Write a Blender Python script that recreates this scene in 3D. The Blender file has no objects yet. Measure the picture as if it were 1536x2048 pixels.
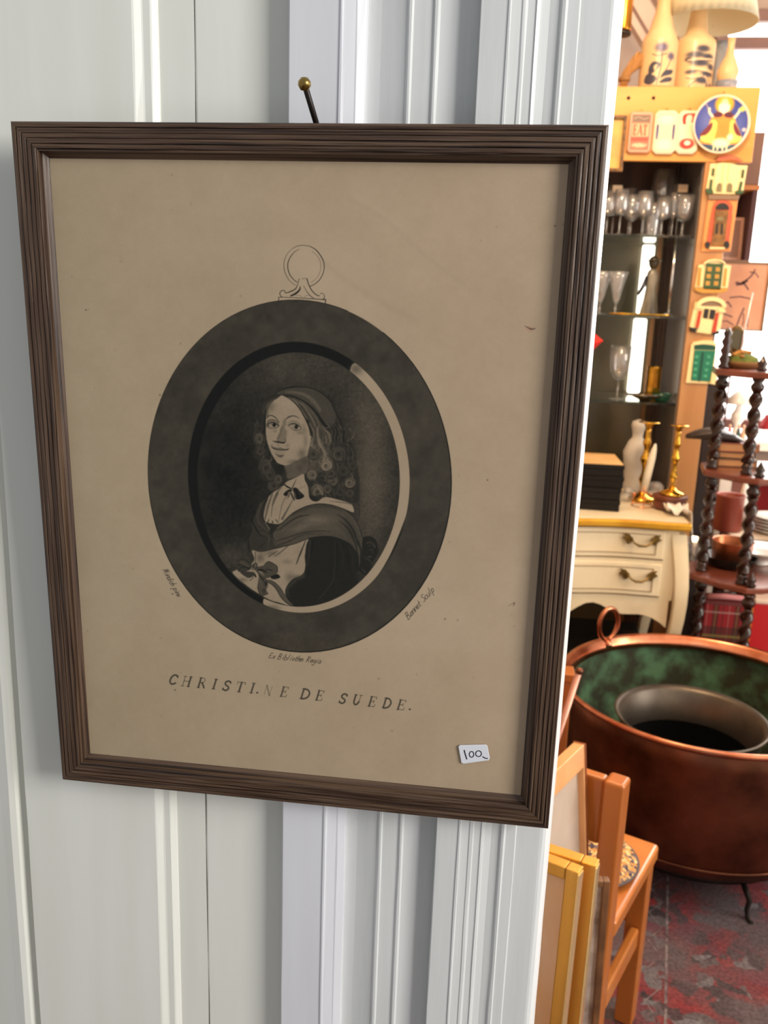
import bpy, math, random
import numpy as np
from mathutils import Vector, Matrix

# ------------------------------------------------------------------ camera, sky, lights, exposure
scene = bpy.context.scene
COL = scene.collection
CAM_R = np.array([[0.9908436376600256, 0.06331131242477656, -0.11925000388972841],
                  [0.13061158249491076, -0.22576084039395933, 0.9653873095617056],
                  [0.03419795647144762, -0.9721233052775072, -0.23196288304276488]])
CAM_C = np.array([0.0, -0.639, 1.5])
FPX = 1750.0
cam_data = bpy.data.cameras.new('camera')
cam = bpy.data.objects.new('camera', cam_data)
COL.objects.link(cam)
scene.camera = cam
cam_data.sensor_fit = 'VERTICAL'
cam_data.sensor_height = 36.0
cam_data.lens = FPX / 2048 * 36.0
cam_data.clip_start = 0.02
cam_data.dof.use_dof = True
cam_data.dof.focus_distance = 0.64
cam_data.dof.aperture_fstop = cam_data.lens / 2.4
rr, uu, bb = CAM_R @ np.array([1, 0, 0]), CAM_R @ np.array([0, -1, 0]), CAM_R @ np.array([0, 0, -1])
cam.matrix_world = Matrix([[rr[0], uu[0], bb[0], CAM_C[0]], [rr[1], uu[1], bb[1], CAM_C[1]],
                           [rr[2], uu[2], bb[2], CAM_C[2]], [0, 0, 0, 1]])

world = bpy.data.worlds.new('world')
scene.world = world
world.use_nodes = True
wbg = world.node_tree.nodes['Background']
wbg.inputs['Color'].default_value = (0.92, 0.955, 1.0, 1)
wbg.inputs['Strength'].default_value = 0.42

def area(name, loc, target, sx, sy, power, col):
    d = bpy.data.lights.new(name, 'AREA')
    d.shape = 'RECTANGLE'; d.size = sx; d.size_y = sy; d.energy = power; d.color = col
    o = bpy.data.objects.new(name, d); COL.objects.link(o)
    o.location = loc
    o.rotation_euler = (Vector(target) - Vector(loc)).to_track_quat('-Z', 'Y').to_euler()
    return o
def point(name, loc, power, col, r=0.06):
    d = bpy.data.lights.new(name, 'POINT'); d.energy = power; d.color = col; d.shadow_soft_size = r
    o = bpy.data.objects.new(name, d); COL.objects.link(o); o.location = loc
    return o
area('shop_window_light', (2.45, -1.5, 2.3), (-0.1, 0, 1.35), 1.1, 1.3, 98, (1.0, 0.975, 0.93))
area('edge_fill_light', (0.80, 0.30, 2.15), (0.06, 0.03, 1.6), 0.25, 0.6, 4.5, (1.0, 0.97, 0.92))  # added lamp near the wall end, brightening its right edge
area('doorway_light', (3.0, 0.95, 1.7), (0.5, 1.3, 0.8), 1.2, 1.8, 62, (1.0, 0.93, 0.84))
point('ceiling_lamp_light', (0.35, 1.55, 2.75), 66, (1.0, 0.72, 0.44), 0.12)
area('back_window_light', (1.75, 3.75, 2.0), (0.6, 1.6, 0.6), 1.2, 1.2, 46, (1.0, 0.95, 0.90))

vs = scene.view_settings
vs.view_transform = 'Standard'; vs.look = 'None'; vs.gamma = 1.0
vs.use_curve_mapping = False
vs.exposure = 0.0

# ------------------------------------------------------------------ measuring helpers (pixel of the photograph + a known plane -> a point)
def ray(x, y):
    return CAM_R @ np.array([(x - 768) / FPX, (y - 1024) / FPX, 1.0])
def at(x, y, Y):
    d = ray(x, y); return CAM_C + d * ((Y - CAM_C[1]) / d[1])
def atz(x, y, z):
    d = ray(x, y); return CAM_C + d * ((z - CAM_C[2]) / d[2])
def proj(p):
    c = (np.asarray(p) - CAM_C) @ CAM_R
    return c[..., 0] / c[..., 2] * FPX + 768, c[..., 1] / c[..., 2] * FPX + 1024

# ------------------------------------------------------------------ mesh helpers
class MB:
    def __init__(s): s.v = []; s.f = []; s.uv = {}; s.flat = set()
    def add(s, vs_, fs, flat=False):
        o = len(s.v); s.v += [tuple(map(float, p)) for p in vs_]
        for f in fs:
            if flat: s.flat.add(len(s.f))
            s.f.append([i + o for i in f])
        return s
    def box(s, lo, hi, M=None):
        x0, y0, z0 = lo; x1, y1, z1 = hi
        p = [(x0, y0, z0), (x1, y0, z0), (x1, y1, z0), (x0, y1, z0), (x0, y0, z1), (x1, y0, z1), (x1, y1, z1), (x0, y1, z1)]
        if M is not None: p = [tuple(M @ Vector(q)) for q in p]
        return s.add(p, [(0, 3, 2, 1), (4, 5, 6, 7), (0, 1, 5, 4), (1, 2, 6, 5), (2, 3, 7, 6), (3, 0, 4, 7)], True)
    def cbox(s, c, d, M=None):
        return s.box([c[i] - d[i] / 2 for i in range(3)], [c[i] + d[i] / 2 for i in range(3)], M)
    def lathe(s, prof, n=24, c=(0, 0, 0), M=None, closed=False, sx=1, sy=1, caps=True):
        p = []
        for r, z in prof:
            for k in range(n):
                a = 2 * math.pi * k / n
                q = (c[0] + r * math.cos(a) * sx, c[1] + r * math.sin(a) * sy, c[2] + z)
                p.append(tuple(M @ Vector(q)) if M is not None else q)
        m = len(prof); f = []
        for i in range(m if closed else m - 1):
            j = (i + 1) % m
            for k in range(n):
                l = (k + 1) % n
                f.append((i * n + k, i * n + l, j * n + l, j * n + k))
        s.add(p, f)
        o = len(s.v) - len(p)
        if not closed and caps:
            if prof[0][0] > 1e-6: s.f.append([o + k for k in range(n)][::-1]); s.flat.add(len(s.f) - 1)
            if prof[-1][0] > 1e-6: s.f.append([o + (m - 1) * n + k for k in range(n)]); s.flat.add(len(s.f) - 1)
        return s
    def tube(s, pts, r, n=8, closed=False):
        P = [Vector(p) for p in pts]; m = len(P)
        R = r if isinstance(r, (list, tuple)) else [r] * m
        up = Vector((0.03, 0.02, 1)); loops = []
        prev = None
        for i in range(m):
            a = P[(i - 1) % m] if (closed or i > 0) else P[i]
            b = P[(i + 1) % m] if (closed or i < m - 1) else P[i]
            t = (b - a)
            t = t.normalized() if t.length > 1e-9 else Vector((0, 0, 1))
            if prev is None:
                u = t.cross(up)
                if u.length < 1e-3: u = t.cross(Vector((1, 0, 0)))
                u.normalize()
            else:
                u = prev - t * prev.dot(t); u.normalize()
            prev = u; w = t.cross(u)
            loops.append([P[i] + (u * math.cos(2 * math.pi * k / n) + w * math.sin(2 * math.pi * k / n)) * R[i] for k in range(n)])
        return s.loft(loops, closed=closed)
    def loft(s, loops, closed=False, caps=True, flat=False):
        n = len(loops[0]); m = len(loops)
        p = [q for L in loops for q in L]; f = []
        for i in range(m if closed else m - 1):
            j = (i + 1) % m
            for k in range(n):
                l = (k + 1) % n
                f.append((i * n + k, i * n + l, j * n + l, j * n + k))
        o = len(s.v)
        s.add(p, f, flat)
        if caps and not closed:
            s.f.append([o + k for k in range(n)][::-1]); s.flat.add(len(s.f) - 1)
            s.f.append([o + (m - 1) * n + k for k in range(n)]); s.flat.add(len(s.f) - 1)
        return s
    def prism(s, poly, h0, h1, axis='y', M=None):
        """poly of 2-D points extruded; axis y: poly in x,z ; axis z: poly in x,y ; axis x: poly in y,z"""
        def q(a, b, h):
            v = (a, h, b) if axis == 'y' else (a, b, h) if axis == 'z' else (h, a, b)
            return tuple(M @ Vector(v)) if M is not None else v
        n = len(poly)
        return s.add([q(a, b, h0) for a, b in poly] + [q(a, b, h1) for a, b in poly],
                     [list(range(n))[::-1], [n + i for i in range(n)]] + [(i, (i + 1) % n, n + (i + 1) % n, n + i) for i in range(n)], True)
    def quad_uv(s, pts):
        o = len(s.v); s.v += [tuple(map(float, p)) for p in pts]; s.f.append([o, o + 1, o + 2, o + 3])
        s.uv[len(s.f) - 1] = [(0, 0), (1, 0), (1, 1), (0, 1)]; s.flat.add(len(s.f) - 1); return s
    def build(s, name, mat, parent=None, bevel=0, seg=2, loc=None, fixn=True):
        me = bpy.data.meshes.new(name)
        me.from_pydata(s.v, [], s.f); me.update()
        if fixn:
            import bmesh
            b = bmesh.new(); b.from_mesh(me); bmesh.ops.recalc_face_normals(b, faces=b.faces); b.to_mesh(me); b.free()
        for i, p in enumerate(me.polygons): p.use_smooth = i not in s.flat
        if s.uv:
            uvl = me.uv_layers.new(name='UVMap')
            for i, uvs in s.uv.items():
                for li, u in zip(me.polygons[i].loop_indices, uvs): uvl.data[li].uv = u
        me.materials.append(mat)
        o = bpy.data.objects.new(name, me); COL.objects.link(o)
        if parent is not None: o.parent = parent
        if loc is not None: o.location = loc
        if bevel:
            m = o.modifiers.new('bevel', 'BEVEL'); m.width = bevel; m.segments = seg; m.limit_method = 'ANGLE'; m.angle_limit = math.radians(40)
        return o

def tag(o, label, cat, group=None, kind=None):
    if label: o['label'] = label
    if cat: o['category'] = cat
    if group: o['group'] = group
    if kind: o['kind'] = kind
    return o
def thing(name, label, cat, loc=(0, 0, 0), rz=0, group=None, rot=None):
    o = bpy.data.objects.new(name, None); COL.objects.link(o); o.empty_display_size = 0.05
    o.location = loc; o.rotation_euler = rot if rot else (0, 0, rz)
    return tag(o, label, cat, group)
def struct(o):
    o['kind'] = 'structure'; return o
def copy_thing(src, loc, rz, label, scale=1.0):
    r = src.copy(); COL.objects.link(r); r.location = loc; r.rotation_euler = (0, 0, rz); r.scale = (scale,) * 3; r['label'] = label
    for c in list(src.children):
        d = c.copy(); COL.objects.link(d); d.parent = r
        for g in list(c.children):
            e = g.copy(); COL.objects.link(e); e.parent = d
    return r

# ------------------------------------------------------------------ materials
def newmat(name):
    m = bpy.data.materials.new(name); m.use_nodes = True
    return m, m.node_tree, m.node_tree.nodes['Principled BSDF']
def pbr(name, c, c2=None, rough=0.5, metal=0, scale=20, stretch=(1, 1, 1), bump=0.0, bscale=None, lo=0.35, hi=0.65,
        detail=4, coat=0, trans=0, emit=None, estr=0, rvar=0, distort=0.0, spec=None, ior=None, bdist=0.002):
    m, nt, b = newmat(name); N = nt.nodes; L = nt.links
    b.inputs['Base Color'].default_value = (*c, 1); b.inputs['Roughness'].default_value = rough; b.inputs['Metallic'].default_value = metal
    if coat: b.inputs['Coat Weight'].default_value = coat; b.inputs['Coat Roughness'].default_value = 0.08
    if trans: b.inputs['Transmission Weight'].default_value = trans
    if ior: b.inputs['IOR'].default_value = ior
    if spec is not None: b.inputs['Specular IOR Level'].default_value = spec
    if emit: b.inputs['Emission Color'].default_value = (*emit, 1); b.inputs['Emission Strength'].default_value = estr
    if c2 or bump or rvar:
        tc = N.new('ShaderNodeTexCoord'); mp = N.new('ShaderNodeMapping'); mp.inputs['Scale'].default_value = stretch
        L.new(tc.outputs['Object'], mp.inputs['Vector'])
        nz = N.new('ShaderNodeTexNoise'); nz.inputs['Scale'].default_value = scale; nz.inputs['Detail'].default_value = detail
        nz.inputs['Distortion'].default_value = distort
        L.new(mp.outputs[0], nz.inputs['Vector'])
        if c2:
            rp = N.new('ShaderNodeValToRGB'); e = rp.color_ramp.elements
            e[0].position = lo; e[0].color = (*c, 1); e[1].position = hi; e[1].color = (*c2, 1)
            L.new(nz.outputs['Fac'], rp.inputs['Fac']); L.new(rp.outputs['Color'], b.inputs['Base Color'])
        if rvar:
            mr = N.new('ShaderNodeMapRange'); mr.inputs['To Min'].default_value = rough - rvar; mr.inputs['To Max'].default_value = rough + rvar
            L.new(nz.outputs['Fac'], mr.inputs['Value']); L.new(mr.outputs[0], b.inputs['Roughness'])
        if bump:
            nb = nz
            if bscale:
                nb = N.new('ShaderNodeTexNoise'); nb.inputs['Scale'].default_value = bscale; nb.inputs['Detail'].default_value = 5
                L.new(mp.outputs[0], nb.inputs['Vector'])
            bp = N.new('ShaderNodeBump'); bp.inputs['Strength'].default_value = bump; bp.inputs['Distance'].default_value = bdist
            L.new(nb.outputs['Fac'], bp.inputs['Height']); L.new(bp.outputs[0], b.inputs['Normal'])
    return m
def thin_glass(name, tint=(1, 1, 1), ior=1.5, rough=0.02, glare=0.0):
    m, nt, b = newmat(name); N = nt.nodes; L = nt.links; N.remove(b)
    out = N['Material Output']; tr = N.new('ShaderNodeBsdfTransparent'); tr.inputs[0].default_value = (*tint, 1)
    gl = N.new('ShaderNodeBsdfGlossy'); gl.inputs['Roughness'].default_value = rough
    lw = N.new('ShaderNodeLayerWeight'); pw = N.new('ShaderNodeMath'); pw.operation = 'POWER'; pw.inputs[1].default_value = 5
    L.new(lw.outputs['Facing'], pw.inputs[0]); fr = N.new('ShaderNodeMath'); fr.operation = 'MULTIPLY_ADD'
    f0 = ((ior - 1) / (ior + 1)) ** 2; L.new(pw.outputs[0], fr.inputs[0]); fr.inputs[1].default_value = 1 - f0; fr.inputs[2].default_value = f0
    mx = N.new('ShaderNodeMixShader'); L.new(fr.outputs[0], mx.inputs[0]); L.new(tr.outputs[0], mx.inputs[1]); L.new(gl.outputs[0], mx.inputs[2])
    last = mx
    if glare:  # even white diffuse mix, whitening the glass like glare
        df = N.new('ShaderNodeBsdfDiffuse'); df.inputs[0].default_value = (0.8, 0.8, 0.8, 1)
        m2 = N.new('ShaderNodeMixShader'); m2.inputs[0].default_value = glare
        L.new(mx.outputs[0], m2.inputs[1]); L.new(df.outputs[0], m2.inputs[2]); last = m2
    L.new(last.outputs[0], out.inputs[0]); return m
def image_mat(name, arr, rough=0.6, coat=0, bump=0.0):
    """arr: h x w x 3 linear albedo, row 0 at the top"""
    h, w = arr.shape[:2]
    im = bpy.data.images.new(name, w, h, float_buffer=True); im.colorspace_settings.name = 'Non-Color'
    a = np.ones((h, w, 4), np.float32); a[..., :3] = arr[::-1]; im.pixels.foreach_set(a.ravel()); im.update(); im.pack()
    m, nt, b = newmat(name); N = nt.nodes; L = nt.links
    t = N.new('ShaderNodeTexImage'); t.image = im; t.extension = 'EXTEND'; t.interpolation = 'Cubic'
    uvn = N.new('ShaderNodeUVMap'); uvn.uv_map = 'UVMap'; L.new(uvn.outputs[0], t.inputs[0]); L.new(t.outputs[0], b.inputs['Base Color'])
    b.inputs['Roughness'].default_value = rough
    if coat: b.inputs['Coat Weight'].default_value = coat
    return m
def s2l(c):
    c = np.asarray(c, float); c = c / 255.0 if c.max() > 1.5 else c
    return np.where(c <= 0.04045, c / 12.92, ((c + 0.055) / 1.055) ** 2.4)
def lin(r, g, b): return tuple(float(x) for x in s2l((r + 0.0001, g, max(b, 2))))

PAINT_A = pbr('cream white gloss paint', lin(226, 226, 216), lin(231, 231, 223), rough=0.34, scale=6, bump=0.25, bscale=14, stretch=(6, 6, 0.6), bdist=0.0006)
PAINT_B = pbr('cool white gloss paint', lin(216, 216, 221), lin(221, 222, 226), rough=0.30, scale=6, bump=0.3, bscale=14, stretch=(6, 6, 0.6), bdist=0.0006)
PAINT_C = pbr('grey white gloss paint', lin(211, 213, 211), lin(218, 219, 218), rough=0.28, scale=7, bump=0.4, bscale=14, stretch=(8, 8, 0.7), bdist=0.0007)
DARK_GAP = pbr('dark gap', (0.02, 0.017, 0.013), rough=0.9)
BRASS = pbr('brass', lin(188, 162, 96), lin(150, 122, 66), rough=0.28, metal=1, scale=30)
BLACK_STEEL = pbr('dark steel', (0.02, 0.014, 0.011), rough=0.4, metal=0.6)

# ------------------------------------------------------------------ the panelled wall the print hangs on
rnd = random.Random(4)
def extrude_profile(name, prof, mat, z0=0.0, z1=2.9, back=0.10, wav=0.00018, nz=70, wx=None):
    """prof: list of (x, y) from left to right on the front; closed at the back"""
    loopn = len(prof) + 2
    b = MB(); loops = []
    for i in range(nz + 1):
        z = z0 + (z1 - z0) * i / nz
        L = []
        for j, (x, y) in enumerate(prof):
            dx = wav * (math.sin(z * 23 + j * 1.7) + 0.6 * math.sin(z * 61 + j * 2.9)) + rnd.uniform(-wav, wav) * 0.5
            if wx and j in wx: dx += rnd.uniform(-1, 1) * wx[j]
            L.append((x + dx, y, z))
        L.append((prof[-1][0], back, z)); L.append((prof[0][0], back, z))
        loops.append(L)
    b.loft(loops, flat=True)
    return struct(b.build(name, mat))
def wp(px, y): return (float(at(px, 5, y)[0]), y)
P1 = [(-1.6, .016), (-.52, .016), (-.44, .013), (-.413, .008), (-.404, .006), (-.399, .0075), (-.3965, .013), (-.392, .0165), (-.3895, .014), (-.3885, .0065)] + \
     [wp(262, .0065), wp(266, .0070), wp(281, .0098), wp(285, .0102), wp(299, .0102), wp(302, .0108), wp(314, .0138), wp(317, .0150), wp(387, .0150)]
extrude_profile('wall_front', P1, PAINT_A, wx={len(P1) - 1: .00035, len(P1) - 2: .0002})
P2 = [wp(389.5, .0152), wp(392, .0148), wp(470, .0148), wp(600, .0148)]
extrude_profile('trim_1', P2, PAINT_A, wx={0: .0003})
P3 = [wp(578, .0148), wp(578, .0006), wp(580, .0), wp(678, .0), wp(681, -.0009), wp(685, -.0009), wp(688, .0002), wp(691, .0006), wp(712, .0028), wp(716, .0028), wp(734, .0058), wp(737, .008), wp(738, .0155)]
extrude_profile('trim_2', P3, PAINT_B)
P4 = [wp(733, .0155), wp(742, .0155), wp(765, .0145), wp(795, .0120), wp(816, .0102), wp(820, .0085), wp(825, .0085), wp(829, .0102), wp(868, .0104), wp(872, .0088), wp(877, .0088), wp(882, .0106),
      wp(912, .0120), wp(938, .0142), wp(970, .0155)]
extrude_profile('trim_3', P4, PAINT_C)
P5 = [wp(962, .0155), wp(962, .0006), wp(964, .0), wp(1016, .0), wp(1018, -.0008), wp(1022, -.0008), wp(1024, .0004), wp(1044, .0014), wp(1047, .0008), wp(1053, .0010), wp(1057, .0026), wp(1073, .0030),
      wp(1075, .0022), wp(1080, .0030), wp(1083, .0052), wp(1100, .0068), wp(1122, .0062), wp(1126, .0045), wp(1132, .0042), wp(1136, .0060), wp(1160, .0062), wp(1163, .0072), wp(1222, .0074),
      (.0597, .0078), (.0625, .0092), (.0655, .0125), (.0672, .0175), (.0676, .03)]
extrude_profile('trim_4', P5, PAINT_C, back=0.11, wx={8: .0004, 9: .0004, 12: .0002, 16: .0003, 17: .0003})
# dark backing seen through the hairline crack
struct(MB().box((-.226, .10, 0), (-.219, .12, 2.9)).build('trim_5', DARK_GAP))

# ------------------------------------------------------------------ painter used for flat printed surfaces
class Canvas:
    def __init__(s, x0, y0, x1, y1, sc, base):
        s.x0, s.y0, s.sc = x0, y0, sc
        s.w, s.h = int((x1 - x0) * sc), int((y1 - y0) * sc)
        s.c = len(base); s.a = np.ones((s.h, s.w, s.c), np.float32) * np.array(base, np.float32)
    def grid(s, bx0, by0, bx1, by1):
        i0 = max(0, int((bx0 - s.x0) * s.sc)); i1 = min(s.w, int((bx1 - s.x0) * s.sc) + 2)
        j0 = max(0, int((by0 - s.y0) * s.sc)); j1 = min(s.h, int((by1 - s.y0) * s.sc) + 2)
        if i1 <= i0 or j1 <= j0: return None
        X, Y = np.meshgrid((np.arange(i0, i1) + .5) / s.sc + s.x0, (np.arange(j0, j1) + .5) / s.sc + s.y0)
        return (slice(j0, j1), slice(i0, i1)), X.astype(np.float32), Y.astype(np.float32)
    def put(s, sl, al, tone, mask=None):
        if mask is not None: al = al * mask[sl]
        t = np.array(tone, np.float32).reshape(-1)
        al = al[..., None]
        s.a[sl] = s.a[sl] * (1 - al) + t * al
    @staticmethod
    def cr(P, n=6, closed=False):
        P = np.asarray(P, float); m = len(P)
        if m < 3: return P
        out = []
        for i in range(m if closed else m - 1):
            if closed: p0, p1, p2, p3 = P[i - 1], P[i], P[(i + 1) % m], P[(i + 2) % m]
            else: p0, p1, p2, p3 = P[max(i - 1, 0)], P[i], P[i + 1], P[min(i + 2, m - 1)]
            for k in range(n):
                t = k / n
                out.append(.5 * ((2 * p1) + (-p0 + p2) * t + (2 * p0 - 5 * p1 + 4 * p2 - p3) * t * t + (-p0 + 3 * p1 - 3 * p2 + p3) * t ** 3))
        if not closed: out.append(P[-1])
        return np.array(out)
    def dist(s, P, X, Y, closed, W=None):
        D = np.full(X.shape, 1e9, np.float32); m = len(P)
        for i in range(m if closed else m - 1):
            a, b = P[i], P[(i + 1) % m]; d = b - a; l2 = max(d @ d, 1e-9)
            t = np.clip(((X - a[0]) * d[0] + (Y - a[1]) * d[1]) / l2, 0, 1)
            q = np.hypot(X - a[0] - t * d[0], Y - a[1] - t * d[1])
            if W is not None: q = q - (W[i] + (W[(i + 1) % m] - W[i]) * t)
            np.minimum(D, q, out=D)
        return D
    def sdf(s, P, soft, smooth=True, n=6):
        P = s.cr(P, n, True) if smooth else np.asarray(P, float)
        g = s.grid(P[:, 0].min() - soft * 2 - 1, P[:, 1].min() - soft * 2 - 1, P[:, 0].max() + soft * 2 + 1, P[:, 1].max() + soft * 2 + 1)
        if g is None: return None
        sl, X, Y = g; ins = np.zeros(X.shape, bool); m = len(P)
        for i in range(m):
            (ax, ay), (bx, by) = P[i], P[(i + 1) % m]
            if ay == by: continue
            c = ((ay > Y) != (by > Y)) & (X < (bx - ax) * (Y - ay) / (by - ay) + ax); ins ^= c
        D = s.dist(P, X, Y, True)
        return sl, X, Y, np.where(ins, D, -D)
    def poly(s, P, tone, al=1.0, soft=.6, smooth=True, mask=None):
        r = s.sdf(P, soft, smooth)
        if r is None: return
        sl, X, Y, D = r
        s.put(sl, np.clip(.5 + D / (2 * soft), 0, 1) * al, tone, mask)
    def stroke(s, P, w, tone, al=1.0, soft=.5, smooth=True, mask=None):
        P = np.asarray(P, float); W = np.array(w if isinstance(w, (list, tuple)) else [w] * 2, float)
        Q = s.cr(P, 5) if smooth else P
        Wq = np.interp(np.linspace(0, 1, len(Q)), np.linspace(0, 1, len(W)), W) / 2
        mx = Wq.max() + soft * 2 + 1
        g = s.grid(Q[:, 0].min() - mx, Q[:, 1].min() - mx, Q[:, 0].max() + mx, Q[:, 1].max() + mx)
        if g is None: return
        sl, X, Y = g; D = s.dist(Q, X, Y, False, Wq)
        s.put(sl, np.clip(.5 - D / (2 * soft), 0, 1) * al, tone, mask)
    def blob(s, cx, cy, rx, ry, tone, al=1.0, ang=0, mask=None, hard=1.0):
        R = max(rx, ry) * 2.6
        g = s.grid(cx - R, cy - R, cx + R, cy + R)
        if g is None: return
        sl, X, Y = g; c, n = math.cos(math.radians(ang)), math.sin(math.radians(ang))
        u = ((X - cx) * c + (Y - cy) * n) / rx; v = (-(X - cx) * n + (Y - cy) * c) / ry
        s.put(sl, np.exp(-(u * u + v * v) ** hard) * al, tone, mask)
def vnoise(h, w, cell, seed):
    r = np.random.RandomState(seed); gh, gw = int(h / cell) + 3, int(w / cell) + 3
    G = r.rand(gh, gw).astype(np.float32)
    y = np.arange(h) / cell; x = np.arange(w) / cell
    yi, xi = y.astype(int), x.astype(int); fy, fx = y - yi, x - xi
    fy = (fy * fy * (3 - 2 * fy))[:, None].astype(np.float32); fx = (fx * fx * (3 - 2 * fx))[None].astype(np.float32)
    A = G[np.ix_(yi, xi)]; B = G[np.ix_(yi, xi + 1)]; C_ = G[np.ix_(yi + 1, xi)]; D = G[np.ix_(yi + 1, xi + 1)]
    return (A * (1 - fx) + B * fx) * (1 - fy) + (C_ * (1 - fx) + D * fx) * fy
def fbm(h, w, cell, seed, o=4):
    s_ = 0; a = 1; t = 0
    for k in range(o):
        if cell < 1.2: break
        s_ = s_ + a * vnoise(h, w, cell, seed + k); t += a; a *= .55; cell /= 2
    return s_ / t - .5

def conic(pts, n=96):
    """smooth ellipse through hand-measured points (least-squares conic)"""
    P = np.array(pts, float); c = P.mean(0); s_ = 300.0; x, y = ((P - c) / s_).T
    q = np.linalg.lstsq(np.c_[x * x, x * y, y * y, x, y], np.ones(len(x)), rcond=None)[0]
    a, b, c2, d_, e = q; M2 = np.array([[2 * a, b], [b, 2 * c2]]); ctr = np.linalg.solve(M2, [-d_, -e])
    k = 1 + a * ctr[0] ** 2 + b * ctr[0] * ctr[1] + c2 * ctr[1] ** 2
    Q_ = np.array([[a, b / 2], [b / 2, c2]]) / k; w, V = np.linalg.eigh(Q_)
    t = np.linspace(0, 2 * np.pi, n, endpoint=False)
    E_ = (V @ np.array([np.cos(t) / np.sqrt(w[0]), np.sin(t) / np.sqrt(w[1])])).T + ctr
    E_ = E_ * s_ + c
    an = np.arctan2(E_[:, 1] - c[1], E_[:, 0] - c[0]); E_ = E_[np.argsort(an)]      # from the left, clockwise over the top
    return [tuple(p) for p in E_]
# ------------------------------------------------------------------ the framed engraving
PW, PH, PT = 0.4004, 0.5085, 0.018            # outer width, height, thickness
zv = Vector((-0.0040, -0.0312, 1)).normalized(); xv = Vector((1, 0, 0.0036)); xv = (xv - zv * xv.dot(zv)).normalized(); yv = zv.cross(xv)
PO = Vector((-0.1390, -0.0200, 1.10475))
PM = Matrix(((xv[0], yv[0], zv[0], PO[0]), (xv[1], yv[1], zv[1], PO[1]), (xv[2], yv[2], zv[2], PO[2]), (0, 0, 0, 1)))
def pic_local(px, py, depth):                  # pixel -> (u, w) on the picture's plane at that depth
    d = ray(px, py); o = Vector(CAM_C) - PO; dv = Vector(d)
    t = (depth - o.dot(yv)) / dv.dot(yv); p = o + dv * t
    return p.dot(xv), p.dot(zv)
picture = thing('framed_engraving', 'dark ridged wood frame with an old oval portrait engraving, hung on the white panelled wall', 'picture')
picture.matrix_world = PM
def frame_wood(name, stretch):
    m, nt, b = newmat(name); N = nt.nodes; L = nt.links
    tc = N.new('ShaderNodeTexCoord'); mp = N.new('ShaderNodeMapping'); mp.inputs['Scale'].default_value = stretch
    L.new(tc.outputs['Object'], mp.inputs[0])
    n1 = N.new('ShaderNodeTexNoise'); n1.inputs['Scale'].default_value = 1; n1.inputs['Detail'].default_value = 5; n1.inputs['Distortion'].default_value = .4
    L.new(mp.outputs[0], n1.inputs[0])
    rp = N.new('ShaderNodeValToRGB'); e = rp.color_ramp.elements
    e[0].position = .36; e[0].color = (*lin(40, 25, 16), 1); e[1].position = .62; e[1].color = (*lin(96, 74, 56), 1)
    q = e.new(.47); q.color = (*lin(72, 52, 38), 1)
    L.new(n1.outputs['Fac'], rp.inputs[0]); L.new(rp.outputs[0], b.inputs['Base Color'])
    b.inputs['Roughness'].default_value = .42
    bp = N.new('ShaderNodeBump'); bp.inputs['Strength'].default_value = .9; bp.inputs['Distance'].default_value = .0009
    L.new(n1.outputs['Fac'], bp.inputs['Height']); L.new(bp.outputs[0], b.inputs['Normal'])
    return m
FW_X = frame_wood('dark ridged wood, grain along the rail', (7, 500, 500)); FW_Z = frame_wood('dark ridged wood, grain up the stile', (500, 500, 7))
# profile: (distance from the outer edge, depth)
prof = [(0, PT), (0, .0015), (.0008, .0003)]
for k in range(5):
    u0 = .0008 + k * .0034
    prof += [(u0 + .0010, 0.0001 * (k % 2)), (u0 + .0026, 0.0001 + .0002 * (k % 3 == 1)), (u0 + .0029, .0011), (u0 + .0032, .0012), (u0 + .0034, .0002)]
prof += [(.0188, .0006), (.0194, .0050), (.0215, .0074), (.0226, .0082), (.0226, PT)]
def rail(side):
    loops = []; n = 60
    for i in range(n + 1):
        t = i / n; L = []
        for j, (u, d) in enumerate(prof):
            jd = (math.sin(i * .9 + j * 2.3) + math.sin(i * .37 + j * 5.1)) * .00010 if .001 < u < .018 else 0
            ju = math.sin(i * .55 + j * 1.3 + side * 2) * .00012 if 0.001 < u < .018 else 0
            if side in (0, 1):                     # bottom, top rails
                x = (-PW / 2 + u) + t * (PW - 2 * u); z = u + ju if side == 0 else PH - u - ju
            else:
                z = u + t * (PH - 2 * u); x = -PW / 2 + u + ju if side == 2 else PW / 2 - u - ju
            L.append((x, d + jd, z))
        loops.append(L)
    b = MB(); b.loft(loops, flat=True)
    return b.build('frame_rail', FW_X if side < 2 else FW_Z, picture)
for s_ in range(4): rail(s_)
MB().box((-PW / 2 + .0228, .0105, .0228), (PW / 2 - .0228, .0135, PH - .0228)).build('backing_board', pbr('grey card', (.3, .24, .17), rough=.9), picture)
GLZ = thin_glass('picture glass', ior=1.22, rough=.015)
gb = MB(); g0 = .0227
gb.quad_uv([(-PW / 2 + g0, .0078, g0), (PW / 2 - g0, .0078, g0), (PW / 2 - g0, .0078, PH - g0), (-PW / 2 + g0, .0078, PH - g0)])
gb.build('glass_pane', GLZ, picture, fixn=False)

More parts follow.
